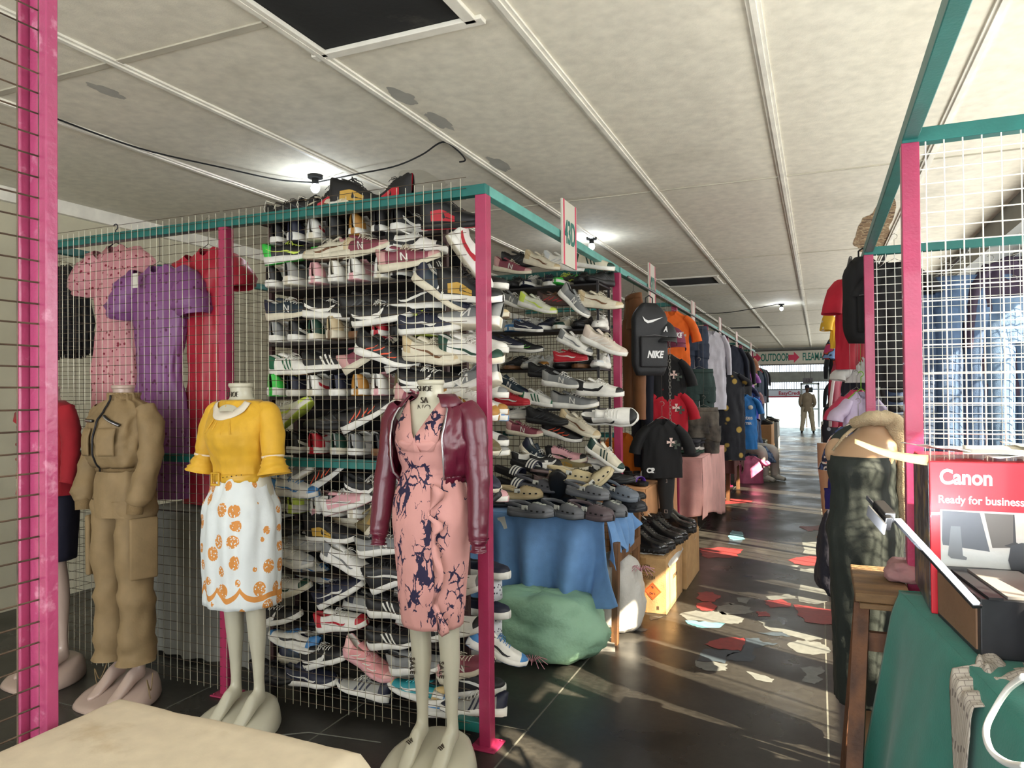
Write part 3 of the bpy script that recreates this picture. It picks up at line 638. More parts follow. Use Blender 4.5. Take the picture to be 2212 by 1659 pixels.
ORD = 'first second third fourth fifth sixth seventh eighth ninth tenth eleventh twelfth thirteenth fourteenth'.split()
# ---- the rack right behind the wire mesh
RACKW = mat('dark_wood', (40, 30, 26), .7, scale=50)
FZ = [2.262, 2.045, 1.765, 1.49, 1.205, .905, .6, .33]     # shelf heights (tops)
t = thing('shoe_rack', 'dark shoe rack filling the cage just behind the wire mesh', 'rack', (0, 0, 0))
for z in FZ: MB().box((-2.12, 3.09, z-.009), (1.02, .24, .014)).build('shelf', RACKW, t, smooth=False)
for x in (-2.63, -1.6):
    for y in (3.0, 3.2): MB().box((x, y, 1.19), (.025, .025, 2.38)).build('upright', mat('brown_steel', (60, 36, 34), .6), t, smooth=False)
MB().box((-2.12, 2.99, 2.375), (1.02, .3, .012)).build('shelf', RACKW, t, smooth=False)
def backing(u, v): return V((lerp(-2.66, -1.62, u), 3.235+.012*math.sin(u*30)+.006*math.sin(u*71+v*3), lerp(2.33, .06, v)))
tag(MB().grid(backing, 60, 20).build('added_backing', cloth((24, 24, 28)), None, solid=.003), 'added black backing that darkens the gaps of the caged shoe rack', 'cloth')  # added sheet, makes the gaps between the shoes dark
random.seed(11)
ROWS = [ # heel-on rows, left to right
 ['black_white', 'grey_navy_run', 'white_red', 'black_run', 'tan_white', 'black_gold_high', 'black_white'],
 ['white_black', 'grey_run', 'white_pink', 'white', 'pink', 'white_red', 'black_high', 'black_white_run'],
 ['white_grey', 'black_white', 'darkgreen', 'cream_run', 'brown_gum', 'red_white', 'black_run', 'neon_run'],
 ['green_toe', 'navy', 'white_red', 'navy', 'tan_white', 'pink', 'olive_run', 'black_run'],
 ['brown_gum', 'black_white', 'red_white', 'darkgreen', 'white_grey', 'brown_gum', 'red_white', 'black_run'],
 ['grey_run', 'neon_run', 'pink', 'white_black', 'grey_run', 'cream_run', 'black_white', 'grey_run'],
]
SHN = ['top', 'second', 'third', 'fourth', 'fifth', 'sixth', 'seventh', 'lowest']
for r, row in enumerate(ROWS):
    for c in range(8 if r else 7):
        key = row[c % len(row)]; x = -2.535+c*.122+random.uniform(-.008, .008)
        shoe(key, (x, 3.045+random.uniform(-.01, .01), FZ[r]), PI/2+random.uniform(-.12, .12), '%s heel out, %s on the %s caged shelf' % (CW[key][9], ORD[c], SHN[r]), 'heel-on shoes on the caged rack', s=1.06)
# shoes lying across on top of the heel-on rows, sides to the aisle
LAY = [
 [('black_run', 0), ('cream_run', .1)],
 [('green_toe', .1), ('cream_run', 0), ('maroon_run', .05), ('white_black', -.05)],
 [('navy_run', .05), ('black_white', -.1), ('black_run', .12), ('black_high', 0)],
 [('green_white', 0), ('black_white_run', .1), ('maroon_run', .5), ('black_white_run', .35)],
 [('neon_run', .5), ('black_run', 0), ('red_black_run', .45), ('olive_run', .3)],
 [('grey_run', .35), ('red_black_run', .5), ('black_white', -.1), ('grey_run', .3)],
]
for r, row in enumerate(LAY):
    for c, (key, pt) in enumerate(row):
        x = -2.44+c*.235+random.uniform(-.015, .015); z = FZ[r]+(.112 if r else .105)+.14*math.sin(pt)*.8; yaw = random.uniform(-.2, .2)+(PI if pt == 0 and c % 2 else 0)
        if r == 0: z -= .0
        shoe(key, (x, 2.935, z), yaw, '%s sideways, %s across the %s caged shelf' % (CW[key][9], ORD[c], SHN[r]), 'shoes lying across the caged rows', pitch=-pt, s=1.03, roll=random.uniform(-.2, .2)+.1)
# big shoes tied against the mesh at its right end
TIED = [('black_red_high', -1.5, 2.235, 0, .05), ('maroon_run', -1.72, 2.075, 0, -.1), ('white_red', -1.44, 2.07, .9, .9), ('navy_run', -1.57, 1.93, .2, .6), ('black_gold_high', -1.42, 1.905, 0, .1),
 ('black_white', -1.87, 1.83, .1, -.12), ('navy', -1.62, 1.775, 0, -.05), ('grey_run', -1.43, 1.79, PI, -.05), ('cream_run', -1.6, 1.64, 0, .12), ('darkgreen', -1.42, 1.645, 0, .12), ('red_black_run', -1.86, 1.65, .2, .3), ('black_white', -1.62, 1.52, 0, -.08),
 ('tan_white', -1.44, 1.43, 0, .35), ('grey_run', -1.42, 1.5, PI, .3), ('maroon_run', -1.66, 1.4, 0, .3), ('olive_run', -1.45, 1.29, .2, .5), ('black_white_run', -1.7, 1.25, 0, -.3), ('navy_run', -1.44, 1.13, 0, .5), ('white_grey', -1.64, 1.08, .2, .2), ('black_run', -1.42, .97, 0, -.4)]
HOW = ['highest', 'second highest', 'third highest', 'fourth highest', 'fifth highest', 'sixth highest', 'seventh highest', 'eighth highest', 'ninth highest', 'tenth highest', 'eleventh', 'twelfth', 'thirteenth', 'fourteenth', 'fifteenth', 'sixteenth', 'seventeenth', 'eighteenth', 'nineteenth', 'lowest']
for i, (key, x, z, yaw, pt) in enumerate(TIED):
    shoe(key, (x, 2.885-.0*i, z), yaw, '%s tied by the corner post, %s down' % (CW[key][9], HOW[i]), 'shoes tied to the mesh by the corner post', pitch=pt, roll=.25, s=1.06)
# the heap in the lower part of the cage
HEAP = [('blue_white', -2.4, 1.0, 0, 0), ('pink', -2.08, .95, 0, .3), ('olive_run', -1.86, .93, 0, .9), ('black_run', -2.5, .8, 0, .1), ('black_gold_high', -2.18, .79, 0, .05), ('grey_run', -1.86, .76, .2, .2),
 ('white_run', -2.44, .66, 0, -.1), ('white_grey', -2.1, .67, .1, -.35), ('black_high', -1.8, .62, .2, .4), ('cream_run', -1.5, .8, 0, .5), ('darkgreen', -2.44, .5, 0, .35), ('navy', -2.12, .52, 0, .5), ('black_white_run', -1.82, .47, 0, .1), ('white_grey', -1.5, .6, .2, .3),
 ('red_white', -2.12, .375, 0, .2), ('black_white', -2.5, .36, 0, .3), ('black_white_run', -1.82, .33, 0, .2), ('white_black', -1.5, .42, 0, .3), ('blue_run', -2.42, .24, PI, .2), ('black_white', -2.2, .2, 0, .35), ('pink_run', -1.98, .21, 0, -.4), ('grey_run', -1.7, .23, 0, .2), ('maroon_run', -1.45, .25, 0, .4),
 ('navy', -2.3, .085, 0, .1), ('grey_navy_run', -2.0, .07, PI, .1), ('teal_run', -1.72, .1, PI, .2), ('blue_white', -1.55, .06, .3, 0), ('grey_navy_run', -1.42, .075, PI+.5, .1), ('black_run', -2.52, .07, 0, .1)]
for i, (key, x, z, yaw, pt) in enumerate(HEAP):
    lev = 'top' if z > .9 else 'upper' if z > .7 else 'middle' if z > .45 else 'lower' if z > .15 else 'bottom'
    k = sum(1 for h in HEAP if (('top' if h[2] > .9 else 'upper' if h[2] > .7 else 'middle' if h[2] > .45 else 'lower' if h[2] > .15 else 'bottom') == lev) and h[1] < x)
    shoe(key, (x, 2.9, z), yaw, '%s, %s heap layer, %s from left' % (CW[key][9], lev, ORD[k]), 'shoes heaped low in the cage', pitch=-pt, roll=.2, s=.97)
    if i % 2 == 0 and z < .9:
        k2 = list(CW)[(i*5) % len(CW)]; 
        shoe(k2, (x+.06, 3.05, z+.04), yaw+.4, '%s behind %s heap layer, %s from left' % (CW[k2][9], lev, ORD[k]), 'shoes heaped low in the cage', pitch=pt, s=.97)
# four shoes on top of the teal rail
for i, (key, px, yaw, s) in enumerate((('black_run', 622, PI+.2, .95), ('black_red_high', 696, PI, .95), ('black_gold_high', 765, .15, 1.12), ('black_red_high', 836, PI-.2, .92))):
    p = at(px, 440, Y=2.88); shoe(key, (p.x, 2.93, 2.383), yaw, '%s over the teal rail, %s from left' % (CW[key][9], ORD[i]), 'shoes on top of the caged rack', s=s, pitch=.05)
    if i < 2: 
        q = MB().tube([(-.1, -.03, .08), (-.15, -.035, .1), (-.17, -.03, .06), (-.14, -.03, .0), (-.11, -.03, .03), (-.1, -.03, .07)], .002, 5).build('string', plain((220, 216, 200), .7), bpy.data.objects[-1] if 0 else None)
        tag(q, 'white tie string on the %s shoe over the rail' % ORD[i], 'string'); q.location = (p.x, 2.93, 2.383)
# ---- the rack facing the aisle mouth, above the blue table
BZ = [2.235, 1.93, 1.66, 1.385]
t = thing('shoe_rack', 'black wire shoe rack facing the aisle above the blue table', 'rack')
BKW = plain((30, 28, 30), .5)
for z in BZ:
    MB().box((-1.98, 4.86, z-.008), (1.26, .3, .012)).build('shelf', BKW, t, smooth=False)
for x in (-2.6, -1.36):
    MB().box((x, 4.715, 1.62), (.014, .014, 1.26)).box((x, 4.99, 1.62), (.014, .014, 1.26)).build('upright', BKW, t, smooth=False)
def brow(keys, x0, dx, z, lab, yaw=-PI/2, y=4.84, tw=.2, s=1.0):
    for c, key in enumerate(keys):
        shoe(key, (x0+c*dx, y, z), yaw+random.uniform(-tw, tw), '%s toe out, %s %s' % (CW[key][9], ORD[c], lab), 'shoes standing toe out on the open rack', s=s)
brow(['black_run', 'black_white_run', 'black_white_run', 'red_black_run', 'black_run', 'grey_navy_run', 'navy', 'green_toe', 'black_run', 'black_run'], -2.5, .125, BZ[0], 'on the open rack top', tw=.5)
brow(['white_pink', 'navy', 'pink', 'white', 'blue_white', 'white_run', 'navy', 'grey_stripes', 'black_run', 'white'], -2.5, .125, BZ[1], 'on open shelf two')
brow(['white', 'cream_run', 'white', 'cream_run', 'brown_gum', 'white_run', 'tan_white', 'black_run', 'brown_gum', 'white_run'], -2.5, .125, BZ[2], 'on open shelf three')
BSIDE = [ # px, py, key, yaw, pitch(+ = toe down), scale
 (1105, 575, 'maroon_run', 0, .2, 1.05), (1128, 562, 'black_run', 0, .05, 1.15), (1168, 562, 'cream_run', 0, .3, 1.0), (1213, 566, 'white_run', 0, .25, 1.1), (1278, 564, 'grey_stripes', 0, .2, 1.12),
 (1105, 645, 'grey_run', 0, .35, 1), (1158, 655, 'neon_run', 0, .3, 1.05), (1200, 645, 'brown_run', 0, .1, 1), (1235, 645, 'grey_run', 0, .75, 1), (1294, 650, 'cream_run', 0, .15, 1.15),
 (1096, 735, 'navy', 0, .1, .9), (1130, 745, 'green_black_run', 0, .1, 1.05), (1238, 735, 'white_grey', 0, .45, 1.0), (1232, 765, 'red', 0, -.02, .9), (1300, 738, 'beige_run', 0, .4, 1.2),
 (1100, 828, 'navy_run', 0, .35, 1), (1215, 820, 'grey_run', 0, .1, 1.1), (1160, 858, 'green_white', 0, .15, 1.1), (1294, 838, 'white_black', 0, .05, 1.2), (1240, 865, 'grey_run', 0, .02, 1.2), (1106, 860, 'red', 0, 0, 1),
 (1116, 890, 'white', PI, 0, .9), (1180, 900, 'black_run', 0, .1, 1.1), (1246, 915, 'cream_run', 0, .4, 1.15), (1132, 925, 'maroon_run', 0, .1, 1.0), (1210, 930, 'red_black_run', 0, .25, 1.1),
 (1155, 980, 'navy_run', 0, .7, 1.1), (1225, 985, 'pink_black_high', 0, -.12, 1.05), (1302, 978, 'grey_stripes', 0, .55, 1.1), (1180, 800, 'black_run', 0, .1, 1), (1140, 700, 'navy', 0, .1, .8)]
for i, (px, py, key, yaw, pt, s) in enumerate(BSIDE):
    yy = 4.66 if i % 2 else 4.62
    p = at(px, py, Y=yy)
    row = 'top' if py < 600 else 'second' if py < 690 else 'third' if py < 790 else 'fourth' if py < 880 else 'fifth' if py < 945 else 'lowest'
    k = sum(1 for b in BSIDE if (('top' if b[1] < 600 else 'second' if b[1] < 690 else 'third' if b[1] < 790 else 'fourth' if b[1] < 880 else 'fifth' if b[1] < 945 else 'lowest') == row) and b[0] < px)
    shoe(key, (p.x, yy, p.z-.05), yaw, '%s side-on, %s in the open rack %s row' % (CW[key][9], ORD[k], row), 'shoes hung side-on on the open rack', pitch=pt, roll=.15, s=s*.9)
# dark green suede shoe turned sole-out, on the edge of the open rack
p = at(1312, 905, Y=4.4); shoe('white_black', (p.x, 4.5, p.z), 0, 'white soled dark suede shoe showing its tread at the rack edge', roll=1.25, pitch=-.03, s=1.15)
# wire grid behind the open rack
mb = MB(); panel(mb, (-2.62, 5.0, 0), (1, 0, 0), 1.28, .78, 2.3, 0, .05, .05, .002, .002); tag(mb.build('wire_grid', [RUST, RUST], None, smooth=False), 'dark wire grid standing behind the open shoe rack', 'wire mesh')
# shoes at the end of the caged rack seen past the corner post
for i, (py, key) in enumerate(((598, 'black_white'), (664, 'cream_run'), (735, 'white'), (832, 'white_grey'), (868, 'tan_white'), (882, 'blue_white'), (935, 'white_black'), (960, 'grey_run'), (1055, 'white_pink'))):
    p = at(1066, py, Y=3.15); shoe(key, (p.x-.085, 3.15, p.z-.05), .1, '%s past the corner post, %s from top' % (CW[key][9], ORD[i]), 'shoes seen past the corner post', pitch=.1, s=1.0)
# ================================================================== mannequins and their clothes
TORSO = [ # z, rx, ry, cy
 (.74, .165, .115, .01), (.86, .178, .125, .012), (.93, .165, .112, .005), (1.03, .122, .09, -.005), (1.12, .138, .1, -.012), (1.2, .152, .122, -.02), (1.27, .156, .102, -.008), (1.33, .165, .078, .0), (1.36, .13, .062, .0), (1.385, .075, .055, .0), (1.41, .058, .054, .0), (1.46, .056, .053, -.004), (1.5, .06, .056, -.006)]
def ring(z, rx, ry, cx=0, cy=0, n=48, fn=None, tilt=0):
    out = []
    for j in range(n):
        a = 2*PI*j/n; f = fn(a, z) if fn else 0
        out.append(V((cx+(rx+f)*math.sin(a), cy-(ry+f)*math.cos(a), z+tilt*math.cos(a))))
    return out
def body_mesh(arms=True):
    m = MB(); z = .76; rows = []
    while z < 1.5: rows.append(z); z += .02
    rows.append(1.5)
    m.loft([ring(z, *tab(TORSO, z)[:2], 0, tab(TORSO, z)[2]) for z in rows])
    for s in (-1, 1):
        P = [(s*.085, .01, .84, .088), (s*.083, .0, .72, .082), (s*.08, -.005, .6, .07), (s*.076, -.002, .5, .052), (s*.075, .015, .42, .052), (s*.075, .025, .34, .048), (s*.077, .03, .25, .034), (s*.078, .033, .17, .028), (s*.08, .035, .12, .03)]
        m.tube([p[:3] for p in P], [(p[3]*.95, p[3]) for p in P], 20)
        F = [(s*.08, .06, .1, .024, .02), (s*.08, .03, .115, .03, .035), (s*.08, -.02, .1, .032, .034), (s*.081, -.07, .07, .036, .024), (s*.081, -.12, .045, .037, .016), (s*.081, -.155, .036, .026, .012), (s*.081, -.17, .034, .012, .007)]
        m.tube([f[:3] for f in F], [(f[3], f[4]) for f in F], 16)
        if arms: m.ball((s*.16, .0, 1.3), (.045, .045, .05), 12, 8)
    return m
def base_mesh():
    m = MB(); n = 40; rings = []
    for k, (f, zf) in enumerate(((1.0, 0), (1.03, .12), (1.0, .5), (.93, .85), (.8, 1.0), (.4, 1.02), (.02, 1.02))):
        r = []
        for j in range(n):
            a = 2*PI*j/n; rx = .215+.05*math.cos(a)*0; ex = .78
            x = rx*math.copysign(abs(math.sin(a))**ex, math.sin(a)); y = -.21*math.copysign(abs(math.cos(a))**ex, math.cos(a))-.02
            x *= 1+.28*(-y-.0)/.25*.5 if y < 0 else 1-.35*y/.2
            h = .03+.075*max(0, min(1, (y*f+.18)/.3)); r.append(V((x*f, y*f, zf*h)))
        rings.append(r)
    return m.loft(rings)
_bod = {}; FIGS = []
def mannequin(px, y, rz, m, lab, arms=True, s=1.0, marks=()):
    x = at(px, 840, Y=y).x
    t = thing('mannequin', lab, 'mannequin', (x, y, 0), rz); t.scale = (s*.86, s*.86, s*1.03)
    FIGS.append(t)
    k = 'b%d' % arms
    if k not in _bod: _bod[k] = body_mesh(arms).mesh('body'); _bod[k].polygons.foreach_set('use_smooth', [True]*len(_bod[k].polygons)); _bod[k].materials.append(m)
    o = bpy.data.objects.new('body', _bod[k]); C.objects.link(o); o.parent = t
    o.material_slots[0].link = 'OBJECT'; o.material_slots[0].material = m
    md = o.modifiers.new('remesh', 'REMESH'); md.mode = 'VOXEL'; md.voxel_size = .008; md.use_smooth_shade = True
    md = o.modifiers.new('smooth', 'SMOOTH'); md.factor = .6; md.iterations = 5
    base_mesh().build('base', m, t)
    MB().loft([ring(z, .062*f, .057*f, 0, -.006, 28) for z, f in ((1.488, .98), (1.498, 1.06), (1.507, 1.02), (1.508, .9))]).build('neck_cap', m, t)
    return t
MANA = mat('mannequin_taupe', (176, 154, 142), .3, scale=20, bump=.03, var=.05, coat=.25)
MANB = mat('mannequin_cream', (190, 186, 166), .34, scale=20, bump=.03, var=.07, coat=.2)
def T_(z, off=.0):
    a = tab(TORSO, z); return a[0]+off, a[1]+off, a[2]
def wear(mb, rows, n=72, arc=None, k=7, seed=0, wr=.006, mi=0, dz=.015, neckV=0, caps=(False, False), hem=None):
    """rows: z, rx, ry, cy, fold amplitude. arc: (start, end) degrees from the front, going round the back"""
    rows = sorted(rows); z0, z1 = rows[0][0], rows[-1][0]; N = max(3, int((z1-z0)/dz)); rings = []
    for i in range(N+1):
        z = lerp(z0, z1, i/N); rx, ry, cy, am = tab(rows, z); r = []
        for j in range(n if arc is None else n+1):
            a = 2*PI*j/n if arc is None else R(lerp(arc[0], arc[1], j/n))
            f = am*math.sin(k*a+seed+1.6*noise.noise(V((seed, z*3, a))))*(.6+.8*noise.noise(V((a*1.3, seed, 0)))) + wr*noise.noise(V((math.sin(a)*4+seed, math.cos(a)*4, z*9)))*2+wr*noise.noise(V((math.sin(a)*12+seed, math.cos(a)*12, z*24)))
            zz = z+(hem(a)*max(0, 1-(z-z0)/.12) if hem else 0)
            if neckV and z > z1-.14 and abs((a+PI) % (2*PI)-PI) < 1.3:
                zz -= neckV*max(0, math.cos(a*1.2 if a < PI else (a-2*PI)*1.2))**2*((z-(z1-.14))/.14)
            r.append(V(((rx+f)*math.sin(a), cy-(ry+f)*math.cos(a), zz)))
        rings.append(r)
    return mb.loft(rings, mi, arc is None, caps)
def sleeve(mb, pts, rad, seed=0, wr=.1, k=3, n=26, mi=0, per=6):
    P = [V(p) for p in pts]; Q = []; RR = []
    for i in range(len(P)-1):
        a, b, c, d = P[max(i-1, 0)], P[i], P[i+1], P[min(i+2, len(P)-1)]
        for q in range(per):
            t = q/per; Q.append(.5*((2*b)+(c-a)*t+(2*a-5*b+4*c-d)*t*t+(3*b-a-3*c+d)*t**3)); RR.append(lerp(rad[i], rad[i+1], t))
    Q.append(P[-1]); RR.append(rad[-1])
    return mb.tube(Q, RR, n, mi, False, 1, wr, k, seed)
FG = 4.0
def yf(rows, x, z, off=.004):
    rx, ry, cy, _ = tab(sorted(rows), z); return cy-(ry+off)*math.sqrt(max(.02, 1-(x/(rx+off))**2))
ZIP = plain((196, 196, 200), .3, metal=.8); BLKP = plain((20, 20, 22), .5)
# --- 1: red jacket, navy skirt
t = mannequin(108, 2.6, -.1, MANA, 'taupe mannequin in a red jacket and navy skirt beside the pink post')
RJ = cloth((150, 14, 30), sheen=.05)
jk = wear(MB(), [(.79, .215, .165, 0, .006), (1.0, .185, .15, 0, .006), (1.12, .175, .145, -.01, .004), (1.22, .185, .15, -.015, .002), (1.3, .2, .115, 0, 0), (1.345, .175, .085, 0, 0), (1.385, .09, .07, 0, 0)], seed=2, wr=.004).build('jacket', RJ, t, solid=.004)
for s in (-1, 1): sleeve(MB(), [(s*.165, 0, 1.335), (s*.205, .0, 1.22), (s*.222, .0, 1.08), (s*.235, -.02, .92), (s*.235, -.03, .87)], [.05, .058, .052, .045, .042], seed=s).build('sleeve', RJ, jk)
for s in (-1, 1): MB().add([(s*.02, -.155, 1.21), (s*.035, -.13, 1.3), (s*.07, -.075, 1.385), (s*.14, -.06, 1.375), (s*.16, -.12, 1.3), (s*.1, -.16, 1.25)], [(0, 1, 2, 3, 4, 5)]).build('lapel', RJ, jk, solid=.006)
MB().box((0, -.158, 1.08), (.006, .012, .34)).build('front_edge', plain((90, 8, 18), .8), jk, smooth=False)
for z in (1.0, 1.1): 
    for s in (-1, 1): MB().ball((s*.05, -.166, z), (.012, .006, .012)).build('button', plain((110, 16, 28), .4), jk)
wear(MB(), [(.52, .152, .14, 0, .002), (.7, .18, .15, 0, .003), (.88, .185, .14, 0, .002), (1.0, .15, .12, 0, 0)], seed=4, wr=.002).build('skirt', cloth((18, 18, 38)), t, solid=.004)
MB().box((.03, -.178, .845), (.1, .003, .05), rot=(.1, 0, .05)).build('paper_tag', plain((206, 200, 176), .8), t, smooth=False)
MB().box((-.06, -.07, 1.4), (.07, .003, .1), rot=(-.5, .5, .2)).build('paper_tag', plain((206, 200, 176), .8), t, smooth=False)
# --- 2: khaki bomber and cargo trousers
t = mannequin(268, 2.57, -.02, MANA, 'taupe mannequin in a khaki bomber jacket and matching cargo trousers')
KH = cloth((134, 112, 78), rough=.75, scale=90)
KR = [(.97, .17, .14, 0, .004), (1.0, .195, .165, 0, .012), (1.06, .205, .175, -.01, .012), (1.16, .2, .17, -.015, .006), (1.26, .2, .15, -.01, .003), (1.32, .195, .115, 0, 0), (1.36, .155, .09, 0, 0), (1.395, .088, .075, 0, 0), (1.45, .08, .075, 0, 0)]
jk = wear(MB(), KR, seed=6, wr=.011, k=9).build('bomber_jacket', KH, t, solid=.004)
for s in (-1, 1): sleeve(MB(), [(s*.165, 0, 1.335), (s*.212, .0, 1.24), (s*.232, -.01, 1.08), (s*.24, -.045, .94), (s*.225, -.085, .83), (s*.215, -.095, .78)], [.055, .07, .066, .06, .07, .042], seed=s*2+5, wr=.16, k=6).build('sleeve', KH, jk)
for s in (-1, 1): sleeve(MB(), [(s*.216, -.095, .8), (s*.21, -.1, .73)], [.046, .042], seed=s, wr=.02).build('cuff', mat('khaki_rib', (120, 98, 64), .8, scale=200, bump=.4), jk)
wear(MB(), [(.945, .158, .13, 0, 0), (.99, .172, .142, 0, .001)], seed=3, wr=.001, k=30).build('waistband', mat('khaki_rib', (120, 98, 64), .8), jk, solid=.006)
wear(MB(), [(1.385, .09, .078, 0, 0), (1.435, .084, .078, 0, 0)], seed=3, wr=.001, arc=(6, 354)).build('collar', mat('khaki_rib', (120, 98, 64), .8), jk, solid=.008)
MB().tube([(0, yf(KR, 0, z, .012), z) for z in [.95+.02*i for i in range(25)]], .0055, 6).build('zip', plain((40, 40, 44), .4, metal=.6), jk)
for a, b, c, d in ((-.14, 1.262, -.035, 1.262), (.03, 1.29, .14, 1.235)):
    P_ = [(lerp(a, c, q/6), yf(KR, lerp(a, c, q/6), lerp(b, d, q/6), .012), lerp(b, d, q/6)) for q in range(7)]
    o = MB().tube(P_, .009, 6).build('pocket_trim', BLKP, jk); MB().tube([(x, y-.008, z) for x, y, z in P_], .0035, 5).build('zip', ZIP, o)
for s in (-1, 1):
    MB().grid(lambda u, v: V((s*lerp(.03, .13, u), yf(KR, s*lerp(.03, .13, u), lerp(1.05, 1.22, v), .016+.008*math.sin(PI*u)*math.sin(PI*v)), lerp(1.05, 1.22, v))), 12, 12).build('chest_pocket', KH, jk, solid=.008)
tr = wear(MB(), [(.7, .175, .145, 0, .008), (.8, .182, .148, 0, .007), (.9, .172, .14, 0, .006), (.97, .15, .12, 0, .005)], seed=9, wr=.005).build('trousers', KH, t)
for s in (-1, 1):
    sleeve(MB(), [(s*.085, 0, .8), (s*.095, 0, .66), (s*.1, -.005, .5), (s*.1, .0, .38), (s*.102, .0, .24), (s*.104, .0, .165)], [(.098, .125), (.098, .118), (.092, .1), (.088, .096), (.09, .1), (.098, .108)], seed=s*3+1, wr=.17, k=6, n=34).build('trouser_leg', KH, tr)
    MB().box((s*.2, -.035, .6), (.03, .15, .2), rot=(0, s*.02, -s*.35)).build('cargo_pocket', KH, tr, bevel=.01)
    cable('drawstring', '', [(s*.19, .03, .12), (s*.21, 0, .06), (s*.215, -.03, .11), (s*.22, -.01, .03)], .003, KH, parent=tr)
# --- 3: yellow blouse and rosette skirt
t = mannequin(522, 2.56, .0, MANB, 'cream mannequin in a yellow blouse and white skirt with orange rosettes')
YB_ = cloth((212, 164, 38), rough=.65, scale=70, sheen=.1)
YR = [(.93, .15, .12, 0, .002), (1.0, .15, .122, 0, .003), (1.06, .158, .135, -.005, .004), (1.14, .172, .158, -.018, .004), (1.2, .178, .165, -.022, .003), (1.27, .185, .135, -.012, .004), (1.32, .185, .1, 0, .003), (1.365, .14, .09, 0, 0), (1.385, .1, .082, 0, 0)]
bl = wear(MB(), YR, seed=1, wr=.005, k=6).build('blouse', YB_, t, solid=.003)
for s in (-1, 1):
    sl = sleeve(MB(), [(s*.14, 0, 1.352), (s*.18, .0, 1.31), (s*.212, -.01, 1.2), (s*.225, -.02, 1.09), (s*.23, -.025, 1.06)], [.03, .055, .062, .058, .052], seed=s*2, wr=.06, k=8, n=36).build('sleeve', YB_, bl)
    sleeve(MB(), [(s*.229, -.024, 1.065), (s*.236, -.03, 1.02), (s*.246, -.035, .965)], [.052, .063, .085], seed=s*4+1, wr=.16, k=3, n=48).build('frill', YB_, sl)
    sleeve(MB(), [(s*.228, -.024, 1.07), (s*.23, -.025, 1.058)], [.057, .057], seed=s*4+1, wr=.02, n=40).build('trim', plain((222, 206, 180), .7), sl)
rings = []
for i in range(61):
    a = R(-115+230*i/60); r_ = []
    for q in (0, .5, 1):
        rr = .078+.026*q; x = rr*math.sin(a)*1.12; z = 1.372-(.034+.055*q*.6+.02)*max(0, math.cos(a))-.012*q; r_.append(V((x, min(yf(YR, x, z, .008), -.02*0-.0) if abs(R(0)-a) < 1.7 else .03+.05*(abs(a)-1.7), z)))
    rings.append(r_)
MB().loft(rings, 0, False, (False, False)).build('neck_trim', cloth((224, 214, 196)), bl, solid=.005)
vs = [(x, yf(YR, x, z, .0055), z) for x, z in [(.062*math.sin(2*PI*i/30)*1.1, 1.352-.034+.036*math.cos(2*PI*i/30)) for i in range(30)]]
MB().add(vs, [tuple(range(30))]).build('throat', MANB, t)
for q in (-.05, -.02, .02, .05):
    MB().tube([(q, yf(YR, q, 1.29, .004), 1.29), (q*1.25, yf(YR, q*1.25, 1.25, .005), 1.25), (q*1.7, yf(YR, q*1.7, 1.2, .003), 1.2)], [.004, .005, .002], 6).build('pleat', YB_, bl)
wear(MB(), [(.925, .153, .125, 0, 0), (.965, .156, .127, 0, 0)], seed=3, wr=.002).build('belt', mat('yellow_belt', (206, 160, 44), .4, scale=60, bump=.05), bl, solid=.006)
bk = MB()
for c, d in (((-.05, -.136, .972), (.055, .01, .008)), ((-.05, -.136, .918), (.055, .01, .008)), ((-.075, -.134, .945), (.008, .01, .06)), ((-.025, -.136, .945), (.008, .01, .06))): bk.box(c, d)
bk.build('buckle', mat('yellow_belt', (206, 160, 44), .4), bl, smooth=False, bevel=.002)
for i in range(5): MB().ball((.0+i*.026, -.134+.0012*i*i, .95+.004*i), (.003, .003, .003), 8, 6).build('belt_hole', DARKM, bl)
SKW = mat('rosette_skirt', (214, 220, 220), .75, kind='rosette', c2=(206, 138, 66), scale=70, bump=.1, bz=.635, var=.04)
wear(MB(), [(.455, .205, .175, 0, .008), (.6, .208, .178, 0, .011), (.72, .21, .178, 0, .012), (.82, .2, .168, 0, .011), (.9, .165, .138, 0, .007), (.945, .145, .12, 0, .003)], seed=5, wr=.004, k=11, n=110).build('skirt', SKW, t, solid=.003)
INK = plain((70, 62, 52), .7)
text('THOE', .035, INK, t, 'handwriting', (0, -.068, 1.425), (PI/2-.12, 0, 0), ext=.003, sx=.9, bold=-.0009)
# --- 4: maroon leather jacket over the pink marked dress
t = mannequin(932, 2.56, .02, MANB, 'cream mannequin in a maroon leather jacket and pink dress by the corner post', s=1.0)
PKD = mat('pink_marked_dress', (204, 148, 142), .75, kind='crack', c2=(30, 22, 58), scale=80, bump=.08, var=.03)
dr = wear(MB(), [(.47, .145, .132, 0, .003), (.56, .158, .145, 0, .003), (.68, .178, .155, 0, .003), (.8, .192, .158, 0, .003), (.88, .186, .148, 0, .002), (.96, .16, .126, 0, .002), (1.03, .14, .11, -.005, .003), (1.1, .152, .128, -.015, .004), (1.18, .164, .148, -.024, .003), (1.25, .16, .125, -.012, .002), (1.31, .14, .092, 0, 0)], seed=8, wr=.003, k=5, neckV=.1).build('dress', PKD, t, solid=.003)
for s in (-1, 1):
    vs = []; 
    for i in range(9):
        q = i/8; x = s*lerp(.085, -.03, q); z = lerp(1.38, 1.13, q); y = -lerp(.055, .168, min(1, q*1.5)); wd = lerp(.03, .11, min(1, q*1.4))
        vs += [(x, y-.004, z), (x+s*wd, y+.0+.05*max(0, .5-q)+wd*.25, z-.0)]
    MB().add(vs, [(2*i, 2*i+1, 2*i+3, 2*i+2) for i in range(8)]).build('wrap_front', PKD, dr, solid=.004)
